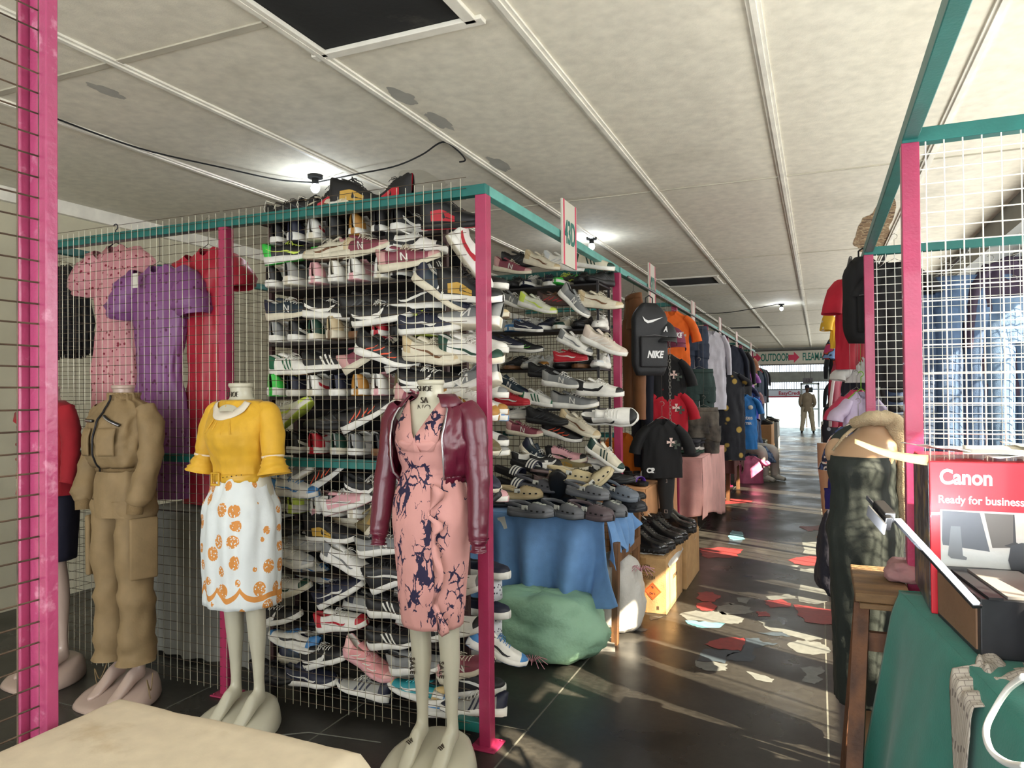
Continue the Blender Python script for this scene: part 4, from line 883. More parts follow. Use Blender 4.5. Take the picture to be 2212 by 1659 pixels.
wear(MB(), [(1.0, .146, .117, -.003, 0), (1.012, .147, .118, -.003, 0)], wr=0).build('waist_seam', PKD, dr)
vs = []; n = 50
for i in range(n+1):
    q = i/n; z = lerp(.97, .475, q); x = .07+.03*q; y = -.135-.022*math.sin(q*PI); ww = .02+.022*abs(math.sin(q*15)); o = .022*math.sin(q*21)
    vs += [(x-.004, y-.004, z), (x+o*.8+ww*.5, y-.028-.008*math.sin(q*34), z-.005), (x+ww+o, y-.01-.018*math.cos(q*27), z+.004)]
MB().add(vs, [(3*i+j, 3*i+j+1, 3*i+4+j, 3*i+3+j) for i in range(n) for j in (0, 1)]).build('ruffle', PKD, dr, solid=.002)
LE = mat('maroon_leather', (92, 22, 44), .33, scale=70, bump=.25, var=.08, coat=.15, bd=.004)
rows = [(.985, .17, .14, .01, .004), (1.02, .195, .165, .005, .012), (1.1, .198, .17, -.005, .011), (1.2, .195, .17, -.012, .006), (1.28, .2, .14, -.005, .003), (1.335, .185, .1, .005, 0), (1.37, .13, .08, .01, 0), (1.4, .088, .07, .01, 0)]
jk = wear(MB(), rows, arc=(40, 312), seed=3, wr=.008, k=8, n=80).build('leather_jacket', LE, t, solid=.004)
for s, a in ((1, 40), (-1, 312)):
    pts = []
    for i in range(14):
        z = lerp(.985, 1.36, i/13); rx, ry, cy, _ = tab(rows, z); pts.append(((rx+.002)*math.sin(R(a)), cy-(ry+.004)*math.cos(R(a)), z))
    MB().tube(pts, .0045, 6).build('zip', ZIP, jk)
    q = []
    for i in range(7):
        aa = R(a+s*(-4+i*20)); z = 1.4; q.append([V((.09*math.sin(aa), .01-.07*math.cos(aa), 1.4)), V((.11*math.sin(aa), .012-.09*math.cos(aa), 1.415)), V(((.15+.02*(i < 3))*math.sin(aa), .01-.125*math.cos(aa), 1.352-.012*(i < 2)))])
    MB().loft(q, 0, False, (False, False)).build('collar', LE, jk, solid=.004)
    sleeve(MB(), [(s*.16, .01, 1.345), (s*.205, .01, 1.27), (s*.225, .0, 1.1), (s*.245, -.02, .94), (s*.255, -.045, .78), (s*.258, -.05, .72)], [.05, .064, .058, .052, .046, .044], seed=s*3+2, wr=.07, k=5).build('sleeve', LE, jk)
    sleeve(MB(), [(s*.258, -.05, .73), (s*.259, -.052, .7), (s*.259, -.053, .672)], [.045, .031, .038], seed=s, wr=.16, k=9, n=34).build('cuff', LE, jk)
wear(MB(), [(.965, .165, .136, .01, .004), (1.0, .178, .148, .01, .006)], arc=(44, 308), seed=3, wr=.004, k=30).build('waistband', LE, jk, solid=.004)
for s_, z, sz, bd in (('SHOE', 1.452, .032, 0), ('SA', 1.375, .034, 0), ('NO', 1.33, .045, 0)): text(s_, sz, INK, t, 'handwriting', (.0, -.066 if z > 1.4 else -.07-.0*(1.38-z), z), (PI/2-.1, 0, 0), ext=.006, bold=-.0009)
for s in (-1, 1):
    text('THOE' if s < 0 else 'THOE', .03, INK, t, 'handwriting', (s*.081, -.065, .105), (.5, 0, PI/2+.0), ext=.003, bold=-.0008)
    text('SALE', .032, INK, t, 'handwriting', (s*.076-.02, -.03, .33), (PI/2, PI/2, 0), ext=.006, bold=-.0009)
# ------------------------------------------------------------------ hanging clothes
HANG = plain((30, 34, 44), .5); HWIRE = plain((150, 148, 140), .4, metal=.8)
def hanger(par, m, w=.4, z=0, hk=.1):
    mb = MB().tube([(-w/2, 0, z-.07), (-w/4, 0, z-.03), (0, 0, z), (w/4, 0, z-.03), (w/2, 0, z-.07)], .004 if m is not HWIRE else .0022, 6)
    zz = par.location.z
    if w > .12 and 1.0 < zz < 2.2: MB().bar((0, 0, z+hk-.002), (0, 0, 2.345-zz), .0011).build('cord', m, par)
    pts = [(0, 0, z)]+[(.018*math.sin(a)+0, 0, z+hk-.018*math.cos(a)*1-.0) for a in [i*.6 for i in range(0, 8)]]
    mb.tube(pts, .0035 if m is not HWIRE else .002, 6); return mb.build('hanger', m, par)
def shirt(name, lab, cat, loc, rz, w, h, m, slen=.2, hm=HWIRE, long=False, depth=.05, seed=0, collar=None, group=None, k=5, flare=1.0, waist=None, tiltx=0, hk=.1, puff=0):
    """top of the neckline at loc"""
    t = thing(name, lab, cat, loc, (tiltx, 0, rz), group)
    W2 = w/2; rows = [(-h, W2*flare, depth*1.15, 0, .012), (-h*.7, W2*lerp(flare, 1, .5), depth*1.1, 0, .012), (-h*.45, W2*(waist or .95), depth, 0, .01), (-.2, W2*.98, depth, 0, .006), (-.1, W2*.95, depth*.8, 0, .002), (-.06, W2*.8, depth*.6, 0, 0), (-.02, W2*.45, depth*.5, 0, 0), (0, W2*.3, depth*.55, 0, 0)]
    wear(MB(), rows, seed=seed, wr=.006, k=k, n=56, dz=.025, neckV=.05).build('torso', m, t)
    for s in (-1, 1):
        if long: pts, rad = [(s*W2*.72, 0, -.06), (s*W2*1.05, 0, -.2), (s*W2*1.16, 0, -.36), (s*W2*1.2, 0, -.56)], [.05, .062, .055, .042]
        else: pts, rad = [(s*W2*.7, 0, -.06), (s*(W2*1.0+.01), 0, -.13), (s*(W2+.05), 0, -.08-slen*.8), (s*(W2+.062), 0, -.1-slen)], [.045, .07+puff, .075+puff*1.6, .078+puff*.2]
        sleeve(MB(), pts, [(a*1.0, a*.6+puff) for a in rad], seed=seed+s, wr=.06+puff*3, n=20, per=4).build('sleeve', m, t)
    if collar: sleeve(MB(), [(0, 0, -.012), (0, 0, .008)], [(W2*.34, depth*.62)]*2, n=20, wr=.02).build('collar', collar, t)
    hanger(t, hm, w*.75, .02, hk)
    return t
def trousers(name, lab, loc, rz, w, h, m, seed=0, tiltx=0, hm=HWIRE, legw=None, group=None, folded=False, cat='trousers', band=None):
    t = thing(name, lab, cat, loc, (tiltx, 0, rz), group); W2 = w/2; lw = legw or w*.27
    wear(MB(), [(-.28, W2, .05, 0, .004), (-.15, W2*.98, .045, 0, .003), (-.04, W2*.9, .035, 0, .002)], seed=seed, n=40, dz=.03).build('hips', m, t)
    wear(MB(), [(-.045, W2*.91, .038, 0, .001), (0, W2*.88, .036, 0, .001)], seed=seed, n=40, dz=.03, wr=.001).build('waistband', band or m, t, solid=.004)
    for s in (-1, 1):
        sleeve(MB(), [(s*W2*.5, 0, -.2), (s*W2*.52, .01*s, -.35), (s*W2*.5, .01*s, -.2-(h-.2)*.5), (s*W2*.5, .01*s, -h)], [(lw, .05), (lw*.95, .052), (lw*.85, .045), (lw*.8, .042)], seed=seed+s, wr=.06, n=22, per=5).build('leg', m, t)
    hanger(t, hm, w*.8, .03, .08); return t
# behind the left mesh
def mesh_hang(px, Y=2.93): return at(px, 500, Y=Y).x
FLR = mat('pink_floral', (206, 142, 148), .7, kind='dots', c2=(130, 26, 50), ps=30, scale=60, lo=.2, var=.05)
PUR = mat('purple_floral', (128, 74, 128), .5, kind='dots', c2=(92, 30, 78), ps=24, scale=60, lo=.18, var=.05)
REDD = cloth((170, 14, 44), rough=.5, sheen=.1)
y0 = 3.0
p = at(250, 530, Y=y0+.08); shirt('hanging_dress', 'pale pink floral dress with puff sleeves on a black hanger behind the mesh', 'dress', p, .0, .36, 1.05, FLR, .2, HANG, seed=3, depth=.07, flare=1.0, waist=.72, puff=.03, k=9, hk=.09)
p = at(345, 572, Y=y0-.03); shirt('hanging_dress', 'purple satin dress with puff sleeves and tag behind the mesh', 'dress', p, .0, .42, 1.3, PUR, .2, HWIRE, seed=5, depth=.07, flare=.95, waist=.7, puff=.03, k=9, hk=.17)
o = MB().box((-.06, -.11, -.1), (.035, .003, .08)).build('price_tag', plain((212, 208, 196), .6), bpy.data.objects['hanging_dress.001'], smooth=False)
p = at(450, 535, Y=y0+.06); shirt('hanging_dress', 'plain red dress with ruffled puff sleeves behind the second pink post', 'dress', p, .0, .34, 1.42, REDD, .14, HWIRE, seed=7, depth=.07, flare=1.0, waist=.78, puff=.02, k=8, hk=.13)
BLKC = cloth((22, 22, 26), rough=.9)
p = at(135, 575, Y=y0+.15); t = thing('wig_bundle', 'bundle of black shaggy hair pieces hanging behind the mesh at the far left', 'hair piece', p)
for j in range(3):
    mb = MB(); random.seed(j)
    for i in range(90):
        a = random.uniform(0, 6.28); r = random.uniform(.02, .1); x = (j-1)*.11+r*math.cos(a); y = r*math.sin(a)*.6
        mb.tube([((j-1)*.05, 0, .0), (x, y, -.1-random.uniform(0, .1)), (x*1.2+random.uniform(-.03, .03), y, -.3-random.uniform(0, .15)), (x*1.25+random.uniform(-.04, .04), y, -.5-random.uniform(0, .1))], [.012, .02, .02, .008], 5)
    mb.build('hair_piece', BLKC, t)
hanger(t, HWIRE, .3, .04, .09)
# dim goods inside the left bay
GOODS = [(-3.9, 3.6, .5, .5, .9, (70, 60, 50)), (-3.3, 3.75, .6, .5, .95, (84, 80, 72)), (-2.9, 3.5, .3, .4, 1.1, (60, 58, 62))]
t = thing('sheeted_table', 'low table covered with a pale dusty sheet inside the cage behind the mesh', 'table', (-3.15, 3.25, 0))
MB().box((0, .2, .82), (.95, .7, .03)).build('tabletop', RACKW, t, smooth=False)
for sx in (-.4, .4):
    for sy in (-.1, .5): MB().box((sx, sy, .405), (.04, .04, .81)).build('leg', RACKW, t, smooth=False)
def sheet(u, v):
    x = lerp(-.5, .5, u); f = .018*math.sin(u*40)+.012*math.sin(u*17+2)
    if v < .35: return V((x, lerp(.5, -.17, v/.35), .842+.006*math.sin(u*9+v*8)))
    q = (v-.35)/.65; return V((x, -.18-f*q-.0, lerp(.84, .02, q)))
MB().grid(sheet, 60, 24).build('sheet', mat('dusty_sheet', (128, 128, 120), .85, kind='streak', c2=(104, 102, 94)), t)
def pile(x, y, z, w, d, n, cols, lab, nm='folded_garment', cat='clothes', th=.035, seed=0):
    random.seed(seed)
    for i in range(n):
        c = cols[i % len(cols)]; ww, dd = w*random.uniform(.85, 1), d*random.uniform(.85, 1); q = MB()
        rg = []
        for k, (f, zz) in enumerate(((.9, 0), (1, .2), (1.02, .5), (1, .8), (.88, 1))):
            rg.append([V((ww/2*f*math.copysign(abs(math.cos(a))**.4, math.cos(a))*(1+.03*noise.noise(V((a, i, z)))), dd/2*f*math.copysign(abs(math.sin(a))**.4, math.sin(a)), th*zz+.006*noise.noise(V((a*2, k, i))))) for a in [2*PI*j/28 for j in range(28)]])
        o = q.loft(rg).build(nm, cloth(c), None); o.location = (x+random.uniform(-.015, .015), y+random.uniform(-.015, .015), z+i*(th+.001)); o.rotation_euler = (0, 0, random.uniform(-.15, .15))
        tag(o, lab % ORD[i], cat, nm.replace('_', ' ')+'s in a pile')
pile(-2.95, 3.35, .85, .34, .3, 4, [(60, 40, 40), (100, 96, 90), (30, 30, 34), (120, 110, 100)], 'folded garment on the sheeted table in the cage, %s from the bottom', seed=3)
pile(-3.4, 3.4, .85, .36, .3, 7, [(84, 60, 46), (40, 36, 40), (110, 86, 60), (50, 46, 60)], 'brownish folded garment under the hair pieces, %s from the bottom', seed=5)
MB().box((-3.85, 3.4, .3), (.4, .4, .6)).build('storage_box', mat('dark_box', (40, 42, 44), .8), None, smooth=False, bevel=.01)
tag(bpy.data.objects['storage_box'], 'dark storage box on the floor behind the legs of the red jacketed mannequin', 'box')
def curt(u, v): return V((lerp(-4.08, -2.8, u), 4.9+.02*math.sin(u*34)+.012*math.sin(u*13+v*4), lerp(1.95, .02, v)))
tag(MB().grid(curt, 90, 16).build('added_curtain', cloth((52, 48, 44)), None, solid=.003), 'added dark brown curtain that darkens the back of the dress stall', 'curtain')  # added so the bay behind the dresses turns dark
# posters pinned up behind the dresses
t = thing('poster', 'white poster with red and black print on the back mesh behind the red dress', 'poster', (-3.1, 4.86, 1.75))
MB().box((0, 0, 0), (.55, .01, .75)).build('sheet', plain((206, 204, 196), .7), t, smooth=False)
text('SALE', .14, plain((170, 30, 40), .6), t, loc=(0, -.008, .2), rot=(PI/2, 0, 0)); text('0 A', .2, BLKP, t, loc=(0, -.008, -.15), rot=(PI/2, 0, 0))
# ================================================================== blue table and what stands on and by it
WOOD = mat('bench_wood', (122, 84, 50), .6, kind='streak', c2=(84, 56, 34), sc=(30, 30, 3))
def table(name, lab, x0, x1, y0, y1, h, leg=.05, m=WOOD):
    t = thing(name, lab, 'table', ((x0+x1)/2, (y0+y1)/2, 0)); w, d = x1-x0, y1-y0
    MB().box((0, 0, h-.02), (w, d, .035)).build('tabletop', m, t, smooth=False)
    for sx in (-1, 1):
        for sy in (-1, 1): MB().box((sx*(w/2-leg), sy*(d/2-leg), (h-.038)/2), (leg, leg*.8, h-.038)).build('leg', m, t, smooth=False)
    return t
def skirt_cloth(name, lab, x0, x1, y0, y1, h, bots, mat_, seed=0, fold=.02, scal=0, nx=30, cat='tablecloth', k=26, sides='fr'):
    """cloth over a table: top plus front (-Y) and aisle side skirts; bots(side, u) gives the hem height"""
    mb = MB(); e = .012
    def top(u, v): return V((lerp(x0, x1+e, u), lerp(y0-e, y1, v), h+.004+.003*noise.noise(V((u*5, v*5, seed)))))
    mb.grid(top, 16, 12)
    def drop(side):
        def fn(u, v):
            z1 = bots(side, u)+(scal*abs(math.sin(u*k)) if scal else 0); z = lerp(h+.004, z1, v); fd = fold*(1 if side == 'f' else .45); o = e+fd*v**.6*(math.sin(u*31+seed+2*noise.noise(V((u*3, seed, v))))*.8+noise.noise(V((u*6+seed, v*1.5, 0)))*1.2)+fd*1.1*v+.004
            if side == 'f': return V((lerp(x0, x1+e, u)+o*.6*(u > .96)*v, y0-o, z))
            return V((x1+o, lerp(y0-e, y1, u), z))
        return fn
    if 'f' in sides: mb.grid(drop('f'), 90, 26)
    if 'r' in sides: mb.grid(drop('r'), 70, 26)
    o = mb.build(name, mat_, None, solid=.003); o.data.validate(); return tag(o, lab, cat)
table('display_table', 'wooden display table under the blue cloth, rough plank legs', -2.25, -1.2, 4.16, 4.7, .75)
BLU = mat('blue_cloth', (104, 146, 194), .8, scale=140, bump=.12, var=.05, sheen=.1)
def bb(side, u):
    if side == 'f': return .12+.06*math.sin(u*5+1)+(.2*max(0, u-.78)/.22)
    return .46+.06*math.sin(u*7)+.12*u
skirt_cloth('blue_tablecloth', 'sky blue tablecloth with scalloped hem draped over the clog table', -2.25, -1.17, 4.13, 4.7, .75, bb, BLU, 2, .085, .022, k=34)
# crossing plank legs that stick out past the cloth
t = thing('trestle', 'splayed rough wooden plank leg standing at the corner of the blue table', 'trestle', (-1.12, 4.3, 0))
MB().box((0, -.1, .3), (.035, .05, .62), rot=(.06, .04, 0)).build('leg', WOOD, t, smooth=False); MB().box((-.02, .5, .34), (.04, .06, .7), rot=(-.12, 0, 0)).build('leg', WOOD, t, smooth=False)
MB().box((-.01, .2, .5), (.025, .7, .06)).build('brace', WOOD, t, smooth=False)
# sacks
def sack(name, lab, c, r, loc, seed, tuft=None, flat=.0):
    mb = MB(); n, m = 64, 34; rings = []
    for i in range(m+1):
        p = PI*i/m; ring_ = []
        for j in range(n):
            a = 2*PI*j/n; d = V((math.sin(p)*math.cos(a), math.sin(p)*math.sin(a), -math.cos(p)))
            f = (1/max(.62, (abs(d.x)**3.2+abs(d.y)**3.2+abs(d.z)**3.2)**(1/3.2)))**.8+.22*noise.noise(d*1.5+V((seed, 0, 0)))-.07*abs(noise.noise(V((d.x*2.2+d.z*3+seed, d.y*4, d.z*1.5))))-.035*abs(noise.noise(V((d.x*7-d.z*4, d.y*3+seed, d.z*6))))+.018*math.sin(a*9+d.z*7+seed)*(1-abs(d.z))+.07*noise.noise(d*3.4+V((0, seed, 0)))+.03*noise.noise(V((a*5, d.z*2.5, seed)))+.012*noise.noise(d*14)
            x, y, z = d.x*r[0]*f, d.y*r[1]*f, d.z*r[2]*f+r[2]*.82
            if z < .0: z = .0+.0*z
            s_ = 1+.12*max(0, 1-z/r[2]); ring_.append(V((x*s_, y*s_, max(z, 0.001))))
        rings.append(ring_)
    mb.loft(rings, caps=(False, False)); o = mb.build(name, c, None); o.location = loc; o.location.z = .003
    if tuft:
        q = MB()
        for k in range(14): a = k*.45; q.tube([tuft, (tuft[0]+.04*math.cos(a), tuft[1]+.03*math.sin(a), tuft[2]+.03), (tuft[0]+.09*math.cos(a), tuft[1]+.07*math.sin(a), tuft[2]+.015*math.sin(a*3))], .0022, 4)
        q.build('tie_string', plain((196, 140, 150), .7), o)
    tag(o, lab, 'sack'); return o
GSK = mat('green_woven_sack', (138, 178, 150), .6, scale=45, bump=.25, var=.06, bd=.02)
p = at(1180, 1420, Z=0); sack('woven_sack', 'large pale green woven plastic sack stuffed full under the blue tablecloth', GSK, (.36, .27, .2), (-1.5, 3.98, 0), 2, tuft=(.05, -.3, .03))
WSK = mat('white_woven_sack', (190, 188, 182), .65, scale=45, bump=.25, var=.05, bd=.02)
sack('woven_sack', 'grey white woven sack leaning against the cardboard box', WSK, (.2, .25, .24), (-1.25, 4.6, 0), 7, tuft=(.2, -.05, .36))
struct(MB().box((-1.19, 4.17, .008), (.13, .2, .016), rot=(0, 0, .3)).build('floor_tile', mat('loose_tile', (126, 124, 118), .7), smooth=False), 'loose grey tile under the table leg')
# cardboard boxes
CARD = mat('cardboard', (186, 150, 102), .75, kind='streak', c2=(172, 134, 88), sc=(3, 3, 3), scale=120)
CARDI = plain((70, 54, 40), .7); ODI = plain((214, 92, 36), .6)
def carton(name, lab, x0, x1, y0, y1, h, rz=0, marks=True):
    t = thing(name, lab, 'box', ((x0+x1)/2, (y0+y1)/2, 0), rz); w, d = x1-x0, y1-y0
    MB().box((0, 0, h/2), (w, d, h)).build('carton', CARD, t, smooth=False, bevel=.004)
    for s in (-1, 1): MB().box((s*w/4, 0, h+.003), (w/2-.004, d, .004), rot=(0, -s*.01, 0)).build('flap', CARD, t, smooth=False)
    MB().box((0, -d/2-.001, h*.5), (.045, .001, h*.98)).build('tape', mat('brown_tape', (160, 122, 76), .35), t, smooth=False)
    return t
t = carton('cardboard_box', 'cardboard box printed upside down with an orange diamond, under the ankle boots', -1.27, -.955, 4.89, 5.5, .375, 0)
for s_, z, sz in (('FIREWORKS UN0335', .245, .03), ('HANDLE CAREFULLY', .285, .026), ('KEEP FIRE AWAY', .318, .026)): text(s_, sz, CARDI, t, 'printing', (-.035, -.3065, z), (PI/2, PI, 0), sx=.85)
mb = MB()
for a, b, c, d in ((-.035, .228, .2, .002), (-.035, .262, .2, .002), (-.135, .245, .002, .034), (.065, .245, .002, .034)): mb.box((a, -.3065, b), (c, .0012, d))
mb.build('print_frame', CARDI, t, smooth=False)
MB().box((.065, -.3065, .15), (.085, .0015, .085), rot=(0, PI/4, 0)).build('hazard_diamond', ODI, t, smooth=False)
mb = MB()
for q in range(4):
    a = q*PI/2+PI/4; mb.box((.065+.036*math.cos(a), -.3076, .15+.036*math.sin(a)), (.068, .001, .002), rot=(0, PI/4-q*PI/2+0, 0))
mb.build('diamond_line', CARDI, t, smooth=False)
text('1.4G', .022, CARDI, t, 'printing', (.065, -.308, .135), (PI/2, PI, 0)); text('*', .05, CARDI, t, 'printing', (.065, -.308, .168), (PI/2, 0, 0))
text('II', .035, CARDI, t, 'printing', (.1, -.3065, .04), (PI/2, 0, 0))
text('FRAGILE', .04, CARDI, t, 'printing', (.159, .0, .2), (PI/2, PI, PI/2), ext=.0005)
carton('cardboard_box', 'second cardboard box behind the marked one, under the tall boot', -1.25, -.935, 5.56, 6.2, .365)
o = MB().grid(lambda u, v: V((lerp(-1.24, -.945, u)+.01*math.sin(v*9), lerp(4.95, 6.16, v), .385+.008*noise.noise(V((u*6, v*8, 2)))-(.08*max(0, u-.85)/.15))), 20, 40).build('sacking', WSK, None, solid=.003)
tag(o, 'pale plastic sacking spread over the two cardboard boxes', 'cloth')
# ankle boots and tall boots
BL = mat('black_leather', (24, 23, 24), .22, scale=60, bump=.12, var=.1, coat=.3)
def boot_shoe(loc, yaw, lab, s=1.0, tall=0, group=None):
    g = GEO['boot']; t = thing('tall_boot' if tall else 'ankle_boot', lab, 'boot', loc, yaw, group); t.scale = (s,)*3
    def sm(n, mb, m): 
        me = getme(('boot', n), lambda: mb.mesh(n)); 
        if not me.materials: [me.materials.append(x) for x in m]; me.polygons.foreach_set('use_smooth', [True]*len(me.polygons))
        o = bpy.data.objects.new(n, me); C.objects.link(o); o.parent = t
    sm('upper', g['up'], [BL, BL, BLKP]); sm('sole', g['so'], [mat('lug_rubber', (18, 18, 19), .6), BLKP])
    if tall:
        mb = MB(); mb.tube([(-.075, 0, .1), (-.08, 0, .2), (-.082, 0, .32), (-.08, 0, .44), (-.078, 0, .47)], [(.047, .06), (.05, .058), (.062, .07), (.066, .076), (.066, .076)], 26, caps=False, wr=.03)
        mb.build('shaft', mat('black_suede', (30, 30, 31), .75), t)
        for z in (.4, .16):
            b = MB()
            for dx, dz in ((-.012, 0), (.012, 0)): b.box((-.06+dx*0, -.066, z+dx), (.022, .006, .004))
            b.box((-.071, -.066, z), (.004, .006, .028)).box((-.049, -.066, z), (.004, .006, .028)); b.build('buckle', ZIP, t, smooth=False)
    else:
        sm('laces', g['la'], [BLKP]); MB().tube([(-.13, 0, .165), (-.15, 0, .19), (-.145, 0, .205), (-.13, 0, .18)], .004, 5).build('pull_tab', BLKP, t)
        MB().tube([(-.1, -.036, .155), (-.13, -.03, .175)], .004, 5).build('tag', plain((220, 220, 214), .6), t)
for i, (x, y) in enumerate(((-1.12, 5.0), (-1.1, 5.14), (-1.08, 5.36), (-1.07, 5.5))):
    boot_shoe((x, y, .392), -.12, 'shiny black lace-up ankle boot on the cardboard box, %s from the front' % ORD[i], 1.03, group='ankle boots on the boxes')
boot_shoe((-1.05, 5.8, .392), -.15, 'tall black riding boot with small buckles behind the ankle boots, nearer', 1.0, 1, 'tall boots on the boxes')
boot_shoe((-1.08, 6.0, .392), -.1, 'tall black riding boot partly hidden behind its nearer mate', 1.0, 1, 'tall boots on the boxes')
# clogs
def clog(loc, yaw, c, c2, lab, s=1.0, pitch=0, roll=0, strap=(190, 190, 180), sole=None):
    g = GEO['clog']; t = thing('clog', lab, 'clog', loc, 0, 'clogs on the blue table'); t.scale = (s,)*3
    t.rotation_euler = (Matrix.Rotation(yaw, 3, 'Z') @ Matrix.Rotation(pitch, 3, 'Y') @ Matrix.Rotation(roll, 3, 'X')).to_euler()
    def sm(n, fn, m):
        me = getme(('clog', n, tuple(c), tuple(c2)), lambda: fn().mesh(n))
        if not me.materials: [me.materials.append(x) for x in m]; me.polygons.foreach_set('use_smooth', [True]*len(me.polygons))
        o = bpy.data.objects.new(n, me); C.objects.link(o); o.parent = t; return o
    m = mat('clog_%d' % c[0], c, .5, scale=60, bump=.05, var=.04); sm('body', lambda: g['up'], [m, m, m]); sm('sole', lambda: g['so'], [m, BLKP])
    def topanel():
        mb = MB(); ts = [.54+.03*i for i in range(11)]; rings = []
        for i, tt in enumerate(ts):
            w_ = g['W'](tt)*.62*math.sin(PI*(i+.6)/11.2)**.5; z = g['topz'](tt); rings.append([V(((tt-.48)*.3, w_*q, z+.0035-.016*abs(q)**2.2)) for q in (-1, -.7, -.35, 0, .35, .7, 1)])
        return mb.loft(rings, 0, False, (False, False))
    sm('vamp_panel', topanel, [mat('clog_%d_%d' % tuple(c2[:2]), c2, .6, scale=90, bump=.1)])
    def slots():
        mb = MB()
        for k in range(3): tt = .62+k*.07; mb.tube([((tt-.48)*.3, -.014, g['topz'](tt)+.003), ((tt-.48)*.3+.006, 0, g['topz'](tt)+.005), ((tt-.48)*.3, .014, g['topz'](tt)+.003)], .0016, 4)
        return mb
    sm('vent_slit', slots, [DARKM])
    for sg in (-1, 1):
        for k in range(3):
            tt = .6+k*.13; pz = g['side'](tt, .34, sg, .001); MB().box(pz, (.014, .004, .009), rot=(0, 0, sg*(-.35 if k == 2 else 0))).build('vent_hole', DARKM, t, smooth=False)
    st = MB(); st.tube([(.0, -.05, .055), (-.06, -.052, .075), (-.12, -.045, .08), (-.158, -.02, .08), (-.162, 0, .08), (-.158, .02, .08), (-.12, .045, .08), (-.06, .052, .075), (0, .05, .055)], [(.004, .011)]*9, 8)
    so_ = st.build('strap', m, t); MB().box((-.01, -.054, .062), (.04, .006, .028)).build('buckle', plain(strap, .5), so_, smooth=False, bevel=.003)
    for sg in (-1, 1): MB().tube([(.0, sg*.05, .055), (.0, sg*.057, .055)], .009, 10).build('rivet', plain((40, 40, 42), .5), t)
GYC, LGC = (96, 98, 102), (164, 168, 158)
CL = [(1140, 1118, -.1, GYC, LGC, 'grey clog with pale green top at the front left table edge', 0, 0), (1212, 1118, -.35, GYC, LGC, 'grey clog with pale top, second along the front table edge', .05, 0), (1272, 1122, -.35, (88, 76, 80), (104, 92, 94), 'taupe clog with a card tag at the front table edge', .05, 0), (1322, 1100, -.45, GYC, LGC, 'grey and pale clog at the right front corner of the table', .1, 0)]
for px, py, yaw, c, c2, lab, pt, rl in CL:
    p = at(px, py, Z=.76); clog((p.x, min(p.y+.04, 4.3), .758), yaw, c, c2, lab, 1.0, pt, rl)
UP = [(1122, 1085, .3, (168, 150, 114), (150, 132, 96), 'beige clog lying on the front left grey clog', .82, 4.28, 0), (1205, 1050, -1.2, (34, 36, 36), (48, 50, 50), 'black clog standing toe up in the middle of the clog heap', .86, 4.4, -1.0),
 (1268, 1078, -.2, GYC, LGC, 'grey and pale clog resting on the taupe clog', .855, 4.26, .1), (1290, 1048, .5, (190, 176, 140), (96, 88, 60), 'beige and olive clog showing its patterned footbed', .9, 4.38, -.7), (1232, 1018, .2, (196, 180, 140), (92, 86, 56), 'olive clog with a cream strap at the top of the heap', .93, 4.42, .1),
 (1160, 1055, .2, (84, 84, 90), LGC, 'dark grey clog with a white tag behind the beige clog', .86, 4.42, .15), (1190, 1020, .9, (104, 86, 84), (92, 76, 76), 'brown clog lying behind the black one', .9, 4.52, .1), (1332, 1058, -.3, (98, 106, 116), (110, 118, 128), 'blue grey clog with tread showing by the second pink post', .84, 4.42, .2),
 (1348, 1085, -.25, (30, 32, 38), (36, 38, 44), 'black clog at the right end of the blue table', .76, 4.42, 0), (1100, 1060, .4, (40, 42, 46), (50, 52, 56), 'black clog at the left end beside the corner post', .76, 4.35, 0)]
for px, py, yaw, c, c2, lab, z, y, pt in UP:
    p = at(px, py, Y=y); clog((p.x, y, z), yaw, c, c2, lab, .96, pt, 0)
# slides and odds on the table
def slide_sandal(loc, yaw, lab, band=NV, s=1, pitch=0, base=BK, cat='sandal', grp='slides on display'):
    g = GEO['slip']; t = thing('slide_sandal', lab, cat, loc, 0, grp); t.rotation_euler = (0, pitch, yaw); t.scale = (s,)*3
    me = getme('slide_sole', lambda: g['so'].mesh('sole')); 
    if not me.materials: me.materials.append(smat(base)); me.materials.append(smat(BK))
    o = bpy.data.objects.new('sole', me); C.objects.link(o); o.parent = t
    def band_(off, x0, x1):
        r = []
        for k in range(13):
            a = PI*k/12; r.append([V((x, -math.cos(a)*(.052+off), .03+math.sin(a)*(.05+off))) for x in (x0, (x0+x1)/2, x1)])
        return MB().loft(r, 0, False, (False, False))
    b = band_(0, .0, .075).build('strap', smat(band), t, solid=.004)
    for k in range(3): band_(.003, .008+k*.022, .02+k*.022).build('stripe', smat(WH), b)
for i, (px, py, z, y, lab) in enumerate(((1105, 1020, .94, 4.45, 'navy slide with three white stripes, upper of the pair by the post'), (1108, 1045, .87, 4.38, 'navy slide with three white stripes, lower of the pair by the post'), (1140, 1000, .98, 4.52, 'black and white slide behind the striped pair'))):
    p = at(px, py, Y=y); slide_sandal((p.x, y, z), -.2, lab, pitch=.25)
for i, (px, py, key, y, z, yaw) in enumerate(((1150, 985, 'white_black', 4.6, 1.0, .2), (1190, 1000, 'black_white', 4.62, .98, .4), (1320, 1035, 'black_run', 4.62, .9, 0), (1345, 1060, 'black_run', 4.62, .8, -.2), (1300, 1010, 'white_grey', 4.66, .97, -.3), (1230, 1000, 'olive_run', 4.64, .97, 0))):
    p = at(px, py, Y=y); shoe(key, (p.x, y, z), yaw, '%s at the back of the clog table, %s placed' % (CW[key][9], ORD[i]), 'shoes at the back of the clog table')
